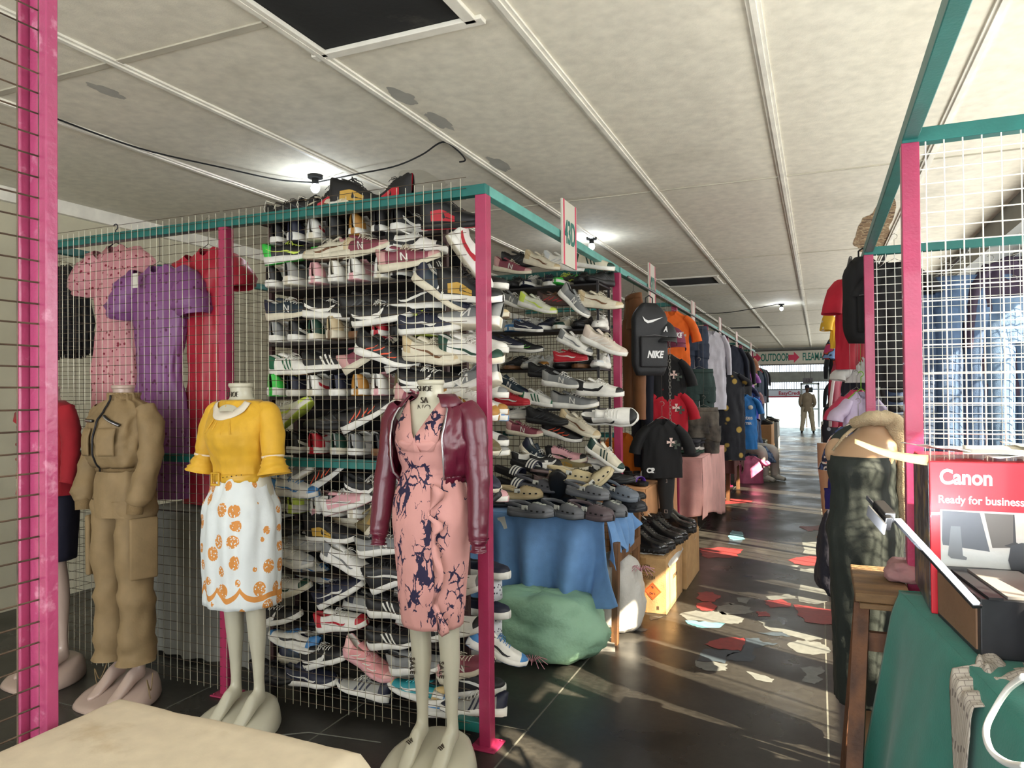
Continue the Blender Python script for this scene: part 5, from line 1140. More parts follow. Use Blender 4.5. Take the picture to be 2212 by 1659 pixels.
# bulk of stock under the clogs: dark shoe bags so the heap rests on something
for i, (x, y, sx, sz) in enumerate(((-1.75, 4.47, .3, .12), (-1.45, 4.5, .25, .13), (-1.7, 4.6, .4, .18))):
    o = MB().ball((0, 0, sz/2), (sx/2, .1, sz/2+.0), 24, 12).build('stock_bag', mat('black_bag', (26, 26, 30), .35), None); o.location = (x, y, .757); tag(o, 'black plastic stock bag under the clog heap, %s from the left' % ORD[(0, 2, 1)[i]], 'bag', 'stock bags under the clogs')
t = thing('price_card', 'white blank price card dangling over the front left edge of the blue table', 'card', at(1085, 1130, Y=4.1)); MB().box((0, 0, 0), (.05, .003, .075), rot=(0, -.25, 0)).build('card', WHITEP, t, smooth=False)
# vertical strip of patterned boots/shoes between post and table
PAIS = mat('bandana_print', (216, 218, 222), .7, kind='dots', c2=(26, 30, 54), ps=60, lo=.3, var=.03)
for i, (py, pat) in enumerate(((1225, 0), (1255, 1), (1310, 0), (1350, 1), (1400, 0))):
    p = at(1076, py, Y=3.3)
    z = p.z-.05
    if pat:
        t = thing('print_boot', 'white and navy bandana print boot in the column past the corner post, %s' % ('upper' if i == 1 else 'lower'), 'boot', (p.x-.03, 3.3, max(z-.04, .002)), -.1, 'shoes in the column past the corner post')
        MB().tube([(0, 0, 0), (0, 0, .06), (0, 0, .14)], [(.045, .06), (.044, .058), (.046, .06)], 24, wr=.03).build('shaft', PAIS, t)
    else:
        CW['ns%d' % i] = ('slip', NV, NV, BK, WH, WH, WH, None, WH, 'navy canvas slip-on with a thick white sole')
        shoe('ns%d' % i, (p.x-.08, 3.3, max(z, .003)), -.1, 'navy white-soled slip-on in the column past the corner post, %s' % ('top', '', 'middle', '', 'bottom')[i], 'shoes in the column past the corner post')
# ================================================================== goods down the left side of the aisle
def spot(px, py, X): return at(px, py, X=X)
BRN = mat('brown_twill', (122, 78, 44), .7, scale=90, bump=.15, var=.08); NVC = cloth((24, 28, 42)); CHC = cloth((44, 44, 48)); BKC = cloth((18, 18, 20))
t = trousers('hanging_trousers', 'brown cotton trousers hanging from the rail beside the second pink post', spot(1368, 636, -1.36), -.9, .3, 1.0, BRN, 2, legw=.085)
trousers('hanging_trousers', 'long navy trousers hanging behind the brown pair', spot(1385, 700, -1.42), -.9, .32, 1.25, NVC, 5, legw=.09)
trousers('hanging_trousers', 'charcoal trousers hanging lowest behind the brown pair', spot(1400, 830, -1.4), -.9, .28, .78, CHC, 6, legw=.085)
def cap(loc, rz, m, lab, logo=None, front=0, s=1.0):
    t = thing('baseball_cap', lab, 'cap', loc, rz, 'caps hung on the aisle rail'); t.scale = (s,)*3
    mb = MB(); r = []
    for i in range(9): p = PI/2*i/8; r.append([V((.095*math.cos(p)*math.cos(a), .095*math.cos(p)*math.sin(a), .12*math.sin(p))) for a in [2*PI*j/32 for j in range(32)]])
    mb.loft(r, caps=(False, True)); mb.build('crown', m, t)
    MB().grid(lambda u, v: V(((.09+.08*v*math.sin(PI*(.12+.76*u)))*math.cos(PI*(u-.5)*.95), (.092)*math.sin(PI*(u-.5)*.95), -.004-.03*v*v-.02*(2*u-1)**2*v)), 20, 6).build('brim', m, t, solid=.004)
    MB().ball((0, 0, .12), .007).build('button', m, t)
    if logo: text(logo, .05, plain((230, 230, 230), .6), t, 'logo', (.098, 0, .05), (PI/2-.25, 0, PI/2), shear=.3, bold=.002, sx=.7)
    return t
# black backpack-like bags with white logos
BKB = mat('black_nylon', (34, 35, 38), .6, scale=150, bump=.2)
def bag(loc, rz, w, h, d, m, lab, txt=None, swoosh=False, nm='backpack'):
    t = thing(nm, lab, 'bag', loc, rz); r = []
    for i in range(15):
        z = -h*i/14; f = math.sin(PI*min(1, (i+1.2)/4.5)/2) if i < 4 else (1-.25*max(0, (i-11)/3)**2); r.append([V((w/2*f*math.copysign(abs(math.cos(a))**.6, math.cos(a)), d/2*f*math.copysign(abs(math.sin(a))**.6, math.sin(a))+.006*noise.noise(V((a*2, z*9, h))), z)) for a in [2*PI*j/36 for j in range(36)]])
    MB().loft(r).build('body', m, t)
    MB().box((0, -d/2-.012, -h*.68), (w*.78, .03, h*.42)).build('pocket', m, t, bevel=.012)
    MB().tube([(-.03, 0, -.01), (-.03, 0, .04), (0, 0, .06), (.03, 0, .04), (.03, 0, -.01)], .006, 6).build('handle', m, t)
    MB().tube([(-w*.38, -d/2-.028, -h*.47), (0, -d/2-.032, -h*.45), (w*.38, -d/2-.028, -h*.47)], .003, 5).build('zip', plain((90, 90, 92), .4), t)
    if txt: text(txt, h*.13, plain((232, 232, 232), .6), t, 'logo', (0, -d/2-.029, -h*.72), (PI/2, 0, 0), shear=.3, bold=.003, sx=.85)
    if swoosh:
        P = [(-.5, .18), (-.42, -.02), (-.25, -.12), (.0, -.06), (.5, .16), (.0, .04), (-.22, .0), (-.36, .04)]; MB().add([(x*w*.6, -d/2-.004, -h*.25+y*w*.6) for x, y in P], [tuple(range(8))]).build('logo', plain((232, 232, 232), .6), t, smooth=False, solid=.002)
    return t
bag(spot(1402, 655, -1.2), .75, .3, .56, .1, BKB, 'black backpack with a white swoosh and NIKE lettering beside the brown trousers', 'NIKE', True)
bag(spot(1412, 740, -1.32), .6, .24, .3, .08, BKB, 'small black shoulder bag hanging under the black backpack', nm='shoulder_bag')
t = thing('lanyard_bunch', 'bunch of blue and yellow lanyards hanging next to the black backpack', 'lanyards', spot(1420, 670, -1.15))
for k in range(6):
    MB().tube([(0, 0, 0), (.012*(k-2.5), .01*(k % 2), -.12), (.016*(k-2.5), 0, -.3), (.01*(k-2.5), .01, -.42-.012*k)], [(.006, .002)]*4, 6).build('lanyard', plain((30, 84, 170) if k % 3 else (214, 180, 60), .6), t)
ORG = cloth((232, 104, 26)); BT = cloth((20, 20, 22)); RT = cloth((184, 20, 42))
def crosses(t, z=-.2, x=.07, d=.06, cols=((230, 200, 190), (60, 70, 60))):
    for q, c in enumerate(cols):
        e = MB(); xx = x+q*.035; zz = z-q*.02
        for a in range(4):
            ca, sa = math.cos(a*PI/2), math.sin(a*PI/2); e.add([(xx+.006*ca*0+(-sa)*.005+ca*.003, -d, zz+.005*ca+sa*.003), (xx+ca*.034-sa*.013, -d, zz+sa*.034+ca*.013), (xx+ca*.034+sa*.013, -d, zz+sa*.034-ca*.013), (xx+sa*.005+ca*.003, -d, zz-.005*ca+sa*.003)], [(0, 1, 2, 3)])
        e.build('cross_print', plain(c, .7), t, smooth=False)
TG = 'printed t-shirts hung one under another'
t = shirt('hanging_shirt', 'orange t-shirt with cross print, topmost of the t-shirts', 't-shirt', spot(1450, 672, -1.3), .35, 0.36, .68, ORG, .2, seed=3, group=TG); crosses(t, -.22, .06, .058, ((60, 60, 50), (190, 180, 160)))
t = shirt('hanging_shirt', 'black t-shirt with cross print hung below the orange one', 't-shirt', spot(1438, 765, -1.22), .35, 0.33, .46, BT, .18, seed=6, group=TG); crosses(t, -.18, .06, .058)
t = shirt('hanging_shirt', 'red t-shirt with cross print between the two black ones', 't-shirt', spot(1443, 838, -1.2), .35, 0.33, .42, RT, .17, seed=8, group=TG); crosses(t, -.17, .06, .058)
t = shirt('hanging_shirt', 'black t-shirt with cross print, lowest, over the peach table', 't-shirt', spot(1430, 905, -1.14), .35, 0.31, .46, BT, .17, seed=9, group=TG); crosses(t, -.18, .06, .058); text('CR', .05, plain((220, 220, 220), .6), t, 'print', (-.1, -.068, -.4), (PI/2, 0, 0), bold=.003)
shirt('hanging_shirt', 'yellow shirt peeping out between the backpack and the red t-shirt', 't-shirt', spot(1415, 815, -1.5), .3, 0.40, .5, cloth((226, 172, 30)), .15, seed=12)
t = shirt('hanging_shirt', 'orange and yellow vest low behind the navy trousers', 'vest', spot(1345, 935, -1.6), .3, 0.30, .5, cloth((230, 120, 30)), .05, seed=13)
PUC = mat('plum_cap', (120, 44, 72), .8, scale=90)
cap(spot(1432, 730, -1.12), -1.2, BKB, 'black cap hanging in front of the orange t-shirt, nearer of two', 'A', s=1.15); cap(spot(1452, 742, -1.1), -1.1, PUC, 'plum cap hanging in front of the orange t-shirt', 'NIKE', s=1.15)
mb = MB()
for i in range(26):
    a = [(math.cos(u*PI/4)*.008*(1 if i % 2 else .3), math.cos(u*PI/4)*.008*(.3 if i % 2 else 1), -i*.026+.017*math.sin(u*PI/4)) for u in range(9)]; mb.tube(a, .0016, 4)
o = mb.build('hanging_chain', HWIRE, None); o.location = spot(1446, 730, -1.08); tag(o, 'steel chain hanging in front of the black and red t-shirts', 'chain')
DEN = mat('dark_denim', (36, 44, 62), .8, kind='streak', c2=(58, 70, 92), scale=200, bump=.2); DGR = mat('green_denim', (34, 54, 52), .8, kind='streak', c2=(50, 72, 68), scale=200, bump=.2)
def shorts(lab, loc, rz, w, h, m, seed, name='hanging_shorts'): return trousers(name, lab, loc, rz, w, h, m, seed, legw=w*.29, cat='shorts')
shorts('dark blue denim shorts hanging right of the orange t-shirt', spot(1500, 705, -1.3), .3, 0.31, .5, DEN, 3); shorts('dark green denim shorts hanging below the blue ones', spot(1510, 797, -1.22), .3, 0.34, .55, DGR, 4)
BLW = mat('black_washed', (44, 42, 42), .8, kind='streak', c2=(120, 112, 100), scale=200, sc=(7, 7, 5)); shorts('black washed torn denim shorts over the pink table', spot(1520, 880, -1.15), .3, 0.34, .5, BLW, 7)
WSH = cloth((206, 204, 214)); shirt('hanging_shirt', 'white long-sleeved shirt hanging beyond the denim shorts', 'shirt', spot(1536, 715, -1.25), .5, 0.39, 1.0, WSH, long=True, seed=4, group=None)
shirt('hanging_shirt', 'pale lilac long shirt below the white one', 'shirt', spot(1533, 850, -1.35), .5, 0.34, .85, cloth((188, 168, 190)), long=True, seed=5)
FLB = mat('black_gold_print', (22, 24, 34), .75, kind='dots', c2=(190, 158, 74), ps=6, lo=.2)
shirt('hanging_dress', 'long dark navy coat hanging beyond the white shirt', 'coat', spot(1573, 745, -1.2), .5, 0.47, 1.5, cloth((26, 32, 48)), long=True, seed=6)
shirt('hanging_dress', 'black dress with gold sun motifs in front of the navy coat', 'dress', spot(1566, 800, -1.1), .4, 0.48, 1.15, FLB, .1, seed=7)
o = shirt('hanging_shirt', 'charcoal hooded top hanging beyond the gold printed dress', 'top', spot(1591, 755, -1.2), .5, 0.47, .9, CHC, long=True, seed=8)
shirt('hanging_shirt', 'purple satin blouse hanging above the blue football jersey', 'blouse', spot(1602, 795 , -1.17), .5, 0.43, .5, cloth((168, 96, 180), rough=.5), .15, seed=9)
shirt('hanging_shirt', 'dark blue patterned shirt right above the blue jersey', 'shirt', spot(1600, 828 , -1.17), .5, 0.43, .45, mat('navy_pattern', (26, 32, 70), .7, kind='camo', c2=(90, 120, 190), ps=9), .15, seed=10)
t = shirt('hanging_shirt', 'bright blue football jersey with white lettering hanging over the aisle', 'jersey', spot(1605, 852 , -1.08), .25, 0.41, .85, cloth((30, 120, 196), rough=.6), .2, seed=11)
for b, z, s_ in (('Emirates', -.36, .085), ('FLY BETTER', -.45, .05)): text(b, s_, plain((230, 232, 236), .6), t, 'print', (-.02, -.075, z), (PI/2, 0, 0), bold=.002, ext=.006)
MB().tube([(.1, -.062, -.2), (.1, -.07, -.2)], .035, 20).build('badge', plain((220, 214, 200), .6), t)
FARL = [(1630, 775, 'brown_grey', (64, 58, 62), 1.0, 1), (1640, 800, 'royal', (30, 52, 140), 1.15, 1), (1652, 790, 'black', (20, 24, 28), 1.2, 1), (1662, 792, 'maroon', (98, 24, 36), .8, 1), (1672, 800, 'tan', (120, 84, 54), 1.1, 0), (1678, 795, 'patterned', (180, 130, 100), .6, 0), (1690, 805, 'green', (30, 52, 54), 1.0, 1), (1684, 850, 'royal', (40, 60, 170), .9, 0), (1697, 842, 'red_white', (190, 150, 150), .9, 0), (1705, 820, 'navy', (34, 48, 66), 1.6, 1)]
FW = ['grey-brown jacket', 'royal blue overall jacket', 'black coat', 'maroon shirt', 'tan work jacket', 'patterned blouse', 'dark green overall jacket', 'bright blue shirt', 'pale red patterned dress', 'navy coat']
for i, (px, py, nm, c, h, lg) in enumerate(FARL):
    p = spot(px-6, py, -1.27+(.0 if i != 9 else .06)); p = V((p.x, min(p.y, 12.6+.45*i), min(p.z, 2.22))); t = shirt('hanging_jacket' if 'jacket' in FW[i] or 'coat' in FW[i] else 'hanging_shirt', '%s far down the left row of hanging clothes' % FW[i], 'clothes', p, 1.15, .5, h, cloth(c), long=bool(lg), seed=20+i)
    if i in (1, 4, 6): MB().box((0, -.075, -.45), (.5, .02, .05)).build('reflective_band', plain((206, 220, 110), .4), t, smooth=False)
# more distant garments filling the row up to the far end
random.seed(31)
DCOL = [((30, 34, 50), 'navy'), ((70, 60, 52), 'brown'), ((120, 30, 40), 'dark red'), ((50, 66, 60), 'green'), ((90, 92, 104), 'grey'), ((24, 24, 28), 'black')]
for i in range(12):
    y = 12.5+i*1.1; c, w_ = DCOL[i % 6]
    shirt('hanging_jacket', '%s garment in the shaded row behind the left aisle front, %s from the camera' % (w_, ORD[i]), 'clothes', (-1.75, y, 2.2), .5, .6, 1.1, cloth(c), long=True, seed=40+i)
# ---- tables down the left side
PEACH = cloth((206, 152, 106)); PINKC = cloth((222, 170, 164), rough=.7); BROWNC = cloth((88, 52, 50))
table('display_table', 'wooden table under the peach cloth beyond the blue table', -2.2, -1.24, 5.45, 6.7, .76)
skirt_cloth('peach_tablecloth', 'peach orange tablecloth behind the black boots', -2.22, -1.22, 5.42, 6.7, .76, lambda s, u: .04 if s == 'f' else .05+.05*math.sin(u*3), PEACH, 4, .02)
table('display_table', 'wooden table under the dusty pink cloth', -2.2, -1.13, 7.5, 9.3, .82)
skirt_cloth('pink_tablecloth', 'dusty pink tablecloth hanging nearly to the floor beside the aisle', -2.22, -1.1, 7.46, 9.3, .82, lambda s, u: .1+.15*u if s == 'f' else .12+.1*math.sin(u*4+1), PINKC, 5, .03)
table('display_table', 'wooden table under the dark brown cloth', -2.2, -1.1, 10.2, 11.6, .85)
skirt_cloth('brown_tablecloth', 'dark brown tablecloth with hanging corners beyond the pink one', -2.22, -1.08, 10.16, 11.6, .85, lambda s, u: .38 if s == 'f' else .25+.25*abs(math.sin(u*4)), BROWNC, 6, .04)
# sandals and slippers on the peach table
random.seed(8)
SC_ = [((120, 70, 200), 'purple'), ((190, 90, 50), 'rust'), (BK, 'black'), ((200, 196, 190), 'white'), ((90, 200, 190), 'mint'), (BR, 'brown'), (BK, 'black'), (DG, 'dark grey'), ((210, 190, 150), 'beige')]
for i in range(16):
    c, w_ = SC_[i % 9]; x = -1.32-.3*(i % 3)/1.2; y = 5.6+.075*i
    slide_sandal((x, y, .772+.02*(i % 2)), -.3+random.uniform(-.6, .3), '%s slipper on the peach table, %s from the front end' % (w_, (ORD+['fifteenth', 'sixteenth'])[i]), band=c, pitch=.0, s=.85, cat='slipper', grp='slippers on the peach table')
for i in range(4): boot_shoe((-1.42, 5.05+.09*i, .0), -.5, 'black ankle boot on the floor behind the boxes, %s' % ORD[i], .9) if 0 else None
# folded clothes on the pink table, packets on the brown one
random.seed(9)
k = 0
for i in range(5):
    for j in range(2):
        n = 5 if j == 0 else 3
        cols = [(26, 28, 30), (40, 70, 56), (200, 196, 190), (22, 22, 28), (30, 30, 40)][i:]+[(24, 26, 30), (34, 36, 50)]
        pile(-1.27-.3*j, 7.66+i*.4, .83, .27, .34, n, cols, 'folded dark t-shirt in stack '+('near left', 'near right', 'second left', 'second right', 'middle left', 'middle right', 'fourth left', 'fourth right', 'far left', 'far right')[2*i+(1-j)]+' on the pink table, %s up', 'folded_shirt', 't-shirt', .032, i*7+j)
PLA = mat('shiny_plastic', (50, 50, 52), .15, scale=25, bump=.8, var=.3, bd=.01); PLR = mat('shiny_red_plastic', (170, 50, 50), .15, scale=25, bump=.8, var=.3, bd=.01); PLW = mat('clear_plastic', (170, 168, 166), .15, scale=25, bump=.8, var=.2, bd=.01)
for i in range(12):
    x = -1.22-.28*(i % 2); y = 10.35+.27*(i//2); m, w_ = ((PLA, 'black'), (PLA, 'black'), (PLR, 'red'), (PLW, 'clear'))[i % 4]
    sack('plastic_packet', 'glossy %s plastic packet on the brown table, %s in its row' % (w_, ORD[i]), m, (.14, .13, .1), (x, y, 0), 3+i); o = bpy.data.objects[-1] if 0 else None
for o in [o for o in S.objects if o.name.startswith('plastic_packet')]: o.location.z = .86; o['group'] = 'plastic packets on the brown table'; o['category'] = 'packet'

for x, y0, y1, z, lab in ((-1.27, 5.2, 17.0, 2.335, 'thin steel pipe under the left aisle rail that the garments hang from'), (-1.75, 12.0, 25.8, 2.315, 'steel clothes rail carrying the shaded garments on the left'),):
    tag(MB().tube([(x, y0, z), (x, y1, z)], .011, 8).build('clothes_rail', plain((120, 120, 118), .4, metal=.6), None), lab, 'rail')
# ================================================================== right side: stall behind the mesh
JD = mat('blue_denim', (40, 58, 88), .8, kind='streak', c2=(84, 110, 142), scale=220, bump=.3, sc=(9, 9, 1.6)); JD2 = mat('mid_denim', (32, 46, 70), .8, kind='streak', c2=(60, 80, 108), scale=220, bump=.3, sc=(9, 9, 1.6)); JD3 = mat('pale_denim', (60, 84, 114), .8, kind='streak', c2=(104, 130, 158), scale=220, bump=.3, sc=(9, 9, 1.6))
for i, (px, top, m, w, lab) in enumerate(((1968, 640, JD2, .3, 'dark blue jeans between the two pink posts'), (2035, 600, JD2, .3, 'mid blue jeans hanging behind the mesh, leftmost by the post'), (2078, 596, JD, .32, 'faded blue jeans behind the mesh, second from the left'), (2140, 596, JD, .32, 'faded blue jeans behind the mesh with pale knees, third from the left'), (2190, 640, JD3, .3, 'palest blue jeans behind the mesh, at the right'))):
    p = at(px, top, Y=5.2+.04*(i % 2)); trousers('hanging_jeans', lab, p, .1*(i % 3-1), w, 1.22, m, 30+i, legw=.085, cat='jeans')
p = at(2205, 552, Y=5.25); shirt('hanging_jacket', 'dark plum padded jacket at the right edge behind the mesh', 'jacket', p, .2, .5, .85, cloth((44, 30, 50)), long=True, seed=51)
p = at(1932, 565, Y=5.2); shirt('hanging_jacket', 'black hooded jacket with a white tag between the two pink posts', 'jacket', p, 0, .32, .8, BKC, .12, seed=52, hk=.14)
MB().box((-.07, -.09, -.12), (.05, .003, .1)).build('price_tag', plain((220, 216, 206), .6), bpy.data.objects['hanging_jacket.002'] if 'hanging_jacket.002' in bpy.data.objects else None, smooth=False)
p = at(1940, 760, Y=5.0)
t = thing('folded_seating_pad', 'black ribbed padded item hanging low between the pink posts', 'pad', at(1942, 800, Y=5.18))
for k in range(8): MB().ball((0, 0, -.06*k), (.07, .04, .032), 16, 8).build('pad', BKC, t)
MB().tube([(0, 0, .02), (0, 0, .1), (.02, 0, .14), (.03, 0, .1)], .003, 5).build('hook', HWIRE, t)
# shoes standing low behind the mesh
t = table('display_table', 'low table behind the right mesh under the jeans', .5, 1.6, 4.5, 5.0, .7)
for i in range(7):
    key = ['black_run', 'navy', 'grey_run', 'black_white', 'white', 'navy_run', 'blue_white'][i]; shoe(key, (.58+.15*i, 4.68, .702), -PI/2+.2, '%s on the low table under the jeans, %s' % (CW[key][9], ORD[i]), 'shoes under the jeans')
# ---- clothes hung outside the right stalls, over the aisle
bag(at(1864, 556, Y=5.25), .5, .25, .56, .16, cloth((9, 9, 11)), 'large plain black padded bag hung on the nearer right post', nm='duffel_bag')
mb = MB().tube([(0, 0, 0), (.02, 0, .05), (0, 0, .1), (-.03, 0, .06)], .004, 6); 
shirt('hanging_shirt', 'plain red t-shirt hanging beside the black padded bag', 't-shirt', at(1838, 594, Y=5.9), .9, .32, .7, cloth((176, 22, 44)), .2, seed=61, hk=.1)
YD = mat('yellow_dotted', (226, 178, 44), .7, kind='dots', c2=(230, 224, 206), ps=14, lo=.25); shirt('hanging_dress', 'yellow blouse with white dots behind the red t-shirt', 'blouse', at(1820, 652, Y=8.2), .7, .3, .48, YD, .2, seed=62)
MULT = mat('multicolour_print', (28, 28, 60), .7, kind='camo', c2=(210, 90, 50), c3=(200, 60, 120), c4=(120, 160, 210), ps=8)
shirt('hanging_dress', 'dark multicoloured print dress under the yellow blouse', 'dress', at(1824, 715, Y=8.6), .7, .3, .85, MULT, .2, seed=63)
MRN = cloth((150, 26, 56), rough=.6); t = shirt('hanging_jacket', 'maroon tracksuit top with a white stripe under the red t-shirt', 'jacket', at(1826, 775, Y=6.6), 1.0, .3, .55, MRN, long=True, seed=64)
for s in (-1, 1): MB().tube([(s*.19, -.05, -.08), (s*.27, -.055, -.2), (s*.3, -.05, -.36), (s*.31, -.05, -.55)], .014, 6).build('stripe', plain((222, 210, 206), .7), t)
shirt('hanging_shirt', 'small white top between the red t-shirt and the skull print trousers', 'top', at(1853, 768, Y=5.9), .5, .2, .2, cloth((214, 212, 206)), .08, seed=65)
SK = mat('skull_print', (24, 26, 38), .75, kind='dots', c2=(170, 176, 186), ps=9, lo=.16)
trousers('hanging_trousers', 'black trousers with pale skull prints on the right of the aisle', at(1858, 800, Y=6.0), .5, .3, .6, SK, 66, legw=.09)
trousers('hanging_trousers', 'black skull print trousers farther along under the maroon top', at(1806, 878, Y=8.8), .5, .3, .8, SK, 67, legw=.09)
LIL = mat('lilac_sheer', (206, 190, 216), .5, scale=60); t = shirt('hanging_shirt', 'lilac satin top on a bright green hanger', 'top', at(1860, 846, Y=5.5), .4, .24, .4, LIL, .1, seed=68, hm=plain((130, 190, 40), .4))
shirt('hanging_shirt', 'pink satin top half hidden behind the lilac one', 'top', at(1850, 842, Y=5.75), .4, .25, .3, cloth((206, 50, 90), rough=.5), .12, seed=69)
PAT = mat('cream_navy_print', (34, 38, 66), .75, kind='camo', c2=(222, 212, 204), c3=(220, 110, 84), c4=(70, 90, 140), ps=11)
t = shirt('hanging_dress', 'navy blouse with cream and coral print above the bare mannequin shoulder', 'blouse', at(1854, 906, Y=5.25), .5, .27, .36, PAT, .18, seed=70, flare=1.15)
shirt('hanging_dress', 'second navy, cream and coral print garment lower down behind the mannequin', 'dress', at(1838, 955, Y=5.7), .5, .25, .42, PAT, .1, seed=71)
t = trousers('hanging_shorts', 'royal blue sports shorts with a white tick above the tan mannequin legs', at(1828, 996, Y=5.9), .4, .26, .3, cloth((44, 40, 120)), 72, legw=.1, cat='shorts')
for i, (px, py, c, h, w_, Xv) in enumerate(((1788, 800, (24, 26, 30), 1.2, 'black jacket', .41), (1794, 830, (30, 30, 40), .9, 'black shirt with a blue stripe', .4), (1782, 850, (96, 76, 54), .8, 'olive jacket', .4), (1778, 880, (150, 40, 50), .5, 'dark pink top', .4))):
    p = at(px, py, X=Xv); shirt('hanging_jacket', '%s far down the right row of hanging clothes' % w_, 'clothes', (Xv, min(p.y, 14+i*2.2), min(p.z, 2.25)), .5, .55, h, cloth(c), long=True, seed=80+i)
random.seed(77)
for i in range(9):
    c, w_ = DCOL[(i*2+1) % 6]; shirt('hanging_jacket', '%s garment hung inside the right stalls, %s from the nearer post' % (w_, ORD[i]), 'clothes', (.85+.3*(i % 2), 5.9+i*1.3, 2.25), .4, .56, 1.2, cloth(c), long=True, seed=90+i)
tag(MB().tube([(.2, 5.12, 2.345), (.2, 25, 2.345)], .011, 8).build('clothes_rail', plain((120, 120, 118), .4, metal=.6), None), 'thin steel pipe over the right aisle edge that the garments hang from', 'rail')
for x in (.4, .85, 1.15): tag(MB().tube([(x, 5.15, 2.345), (x, 25, 2.345)], .011, 8).build('clothes_rail', plain((120, 120, 118), .4, metal=.6), None), 'steel clothes rail inside the right stalls, %s one' % {.4: 'beside the aisle', .85: 'in the middle', 1.15: 'nearer the windows'}[x], 'rail')
struct(MB().box((.22, 15.2, .5), (.3, 1.6, 1.0)).build('counter', mat('grey_counter', (128, 122, 112), .7), smooth=False)) if 0 else None
o = MB().box((.2, 12.4, .48), (.34, 2.2, .96)).build('counter', mat('grey_counter', (128, 122, 112), .7), None, smooth=False, bevel=.01); tag(o, 'grey plain counter standing far down the right of the aisle', 'counter')
o = MB().box((.22, 8.9, .4), (.2, .9, .8)).build('stand', mat('dark_red_stand', (70, 36, 38), .7), None, smooth=False, bevel=.01); tag(o, 'dark red painted stand behind the royal blue shorts', 'stand')
# tan mannequin legs with shoes
t = thing('display_mannequin', 'tan mannequin legs in black strapped shoes below the royal blue shorts', 'mannequin', (.13, 8.1, 0), -.3)
TAN = mat('mannequin_tan', (196, 150, 116), .35, coat=.2, bump=.02, var=.04)
for s in (-1, 1):
    MB().tube([(s*.07, 0, .95), (s*.075, 0, .7), (s*.075, 0, .5), (s*.075, .02, .34), (s*.075, .03, .12), (s*.075, .03, .07)], [.085, .075, .055, .052, .034, .036], 18).tube([(s*.075, .06, .05), (s*.075, .0, .06), (s*.076, -.08, .04), (s*.077, -.15, .03), (s*.077, -.18, .028)], [.028, .036, .038, .03, .012], 14, sq=.7).build('leg', TAN, t)
    MB().tube([(s*.075-.04, -.02, .03), (s*.075-.03, -.03, .085), (s*.075, -.035, .1), (s*.075+.03, -.03, .085), (s*.075+.04, -.02, .03)], [(.004, .016)]*5, 6).build('shoe_strap', BLKP, t)
    MB().box((s*.075, -.06, .012), (.085, .26, .018)).build('shoe_sole', TAN, t, smooth=False, bevel=.006)
# ---- mannequin in the long dark green dress
t = thing('mannequin', 'leaning headless mannequin in a long dark green dress at the right of the aisle', 'mannequin', (.165, 3.3, 0), -.35)
SKN = mat('mannequin_brown', (158, 128, 98), .35, coat=.2, bump=.03, var=.06)
bm = MB(); rw_ = []
for z, rx, ry, cx, cy in ((.9, .12, .12, 0, 0), (1.0, .11, .11, 0, 0), (1.1, .105, .105, 0, 0), (1.17, .12, .115, 0, -.02), (1.23, .125, .105, .005, -.01), (1.28, .115, .08, .02, .0), (1.32, .075, .06, .035, .01), (1.36, .05, .05, .045, .015), (1.375, .03, .03, .045, .015)): rw_.append(ring(z, rx, ry, cx, cy, 36))
bm.loft(rw_); bm.ball((-.1, -.02, 1.24), (.045, .045, .06), 14, 10)
bm.tube([(0, 0, .95), (0, 0, .5), (-.01, 0, .3), (-.01, 0, .1), (-.01, 0, .02)], [.09, .06, .05, .035, .04], 16)
bm.build('body', SKN, t, remesh=.008)
DGD = mat('dark_green_jersey', (27, 34, 29), .8, scale=160, bump=.1, var=.06)
wear(MB(), [(.24, .12, .13, 0, .008), (.5, .125, .14, 0, .012), (.75, .13, .155, 0, .012), (.92, .14, .17, 0, .006), (1.02, .125, .14, 0, .003), (1.1, .118, .125, -.005, .003), (1.18, .128, .128, -.02, .002), (1.23, .122, .11, -.01, 0)], seed=4, wr=.004, k=5, n=80).build('dress', DGD, t, solid=.003)
sleeve(MB(), [(-.1, -.02, 1.21), (-.115, -.0, 1.28), (-.07, .03, 1.33), (.03, .05, 1.36)], [(.02, .006)]*4, n=10, wr=.03).build('shoulder_strap', DGD, t)
CRO = mat('beige_crochet', (176, 160, 128), .9, kind='streak', c2=(140, 122, 92), scale=180, bump=.8, bd=.01)
sh = MB(); sleeve(sh, [(-.02, -.05, 1.36), (.06, -.05, 1.385), (.12, .0, 1.36), (.14, .03, 1.22), (.135, .03, 1.05), (.13, .04, .95)], [(.035, .02), (.05, .03), (.04, .035), (.03, .025), (.035, .02), (.02, .012)], n=18, wr=.2, k=4); sh.build('crochet_scarf', CRO, t)
MB().tube([(.0, -.045, 1.36), (-.05, -.07, 1.31), (-.09, -.09, 1.25)], [.008, .007, .005], 6).build('crochet_trim', CRO, t)
o = sack('gunny_sack', 'dark bundled cloth bag hanging behind the long green dress', mat('dark_bundle', (28, 26, 38), .8, bump=.3), (.09, .12, .2), (.07, 3.75, 0), 12); o.location.z = .55; o['category'] = 'bag'
MB().tube([(0, 0, .3), (.01, -.2, .5), (.02, -.42, .68), (.06, -.47, .76)], .006, 6).build('strap', BLKP, o)
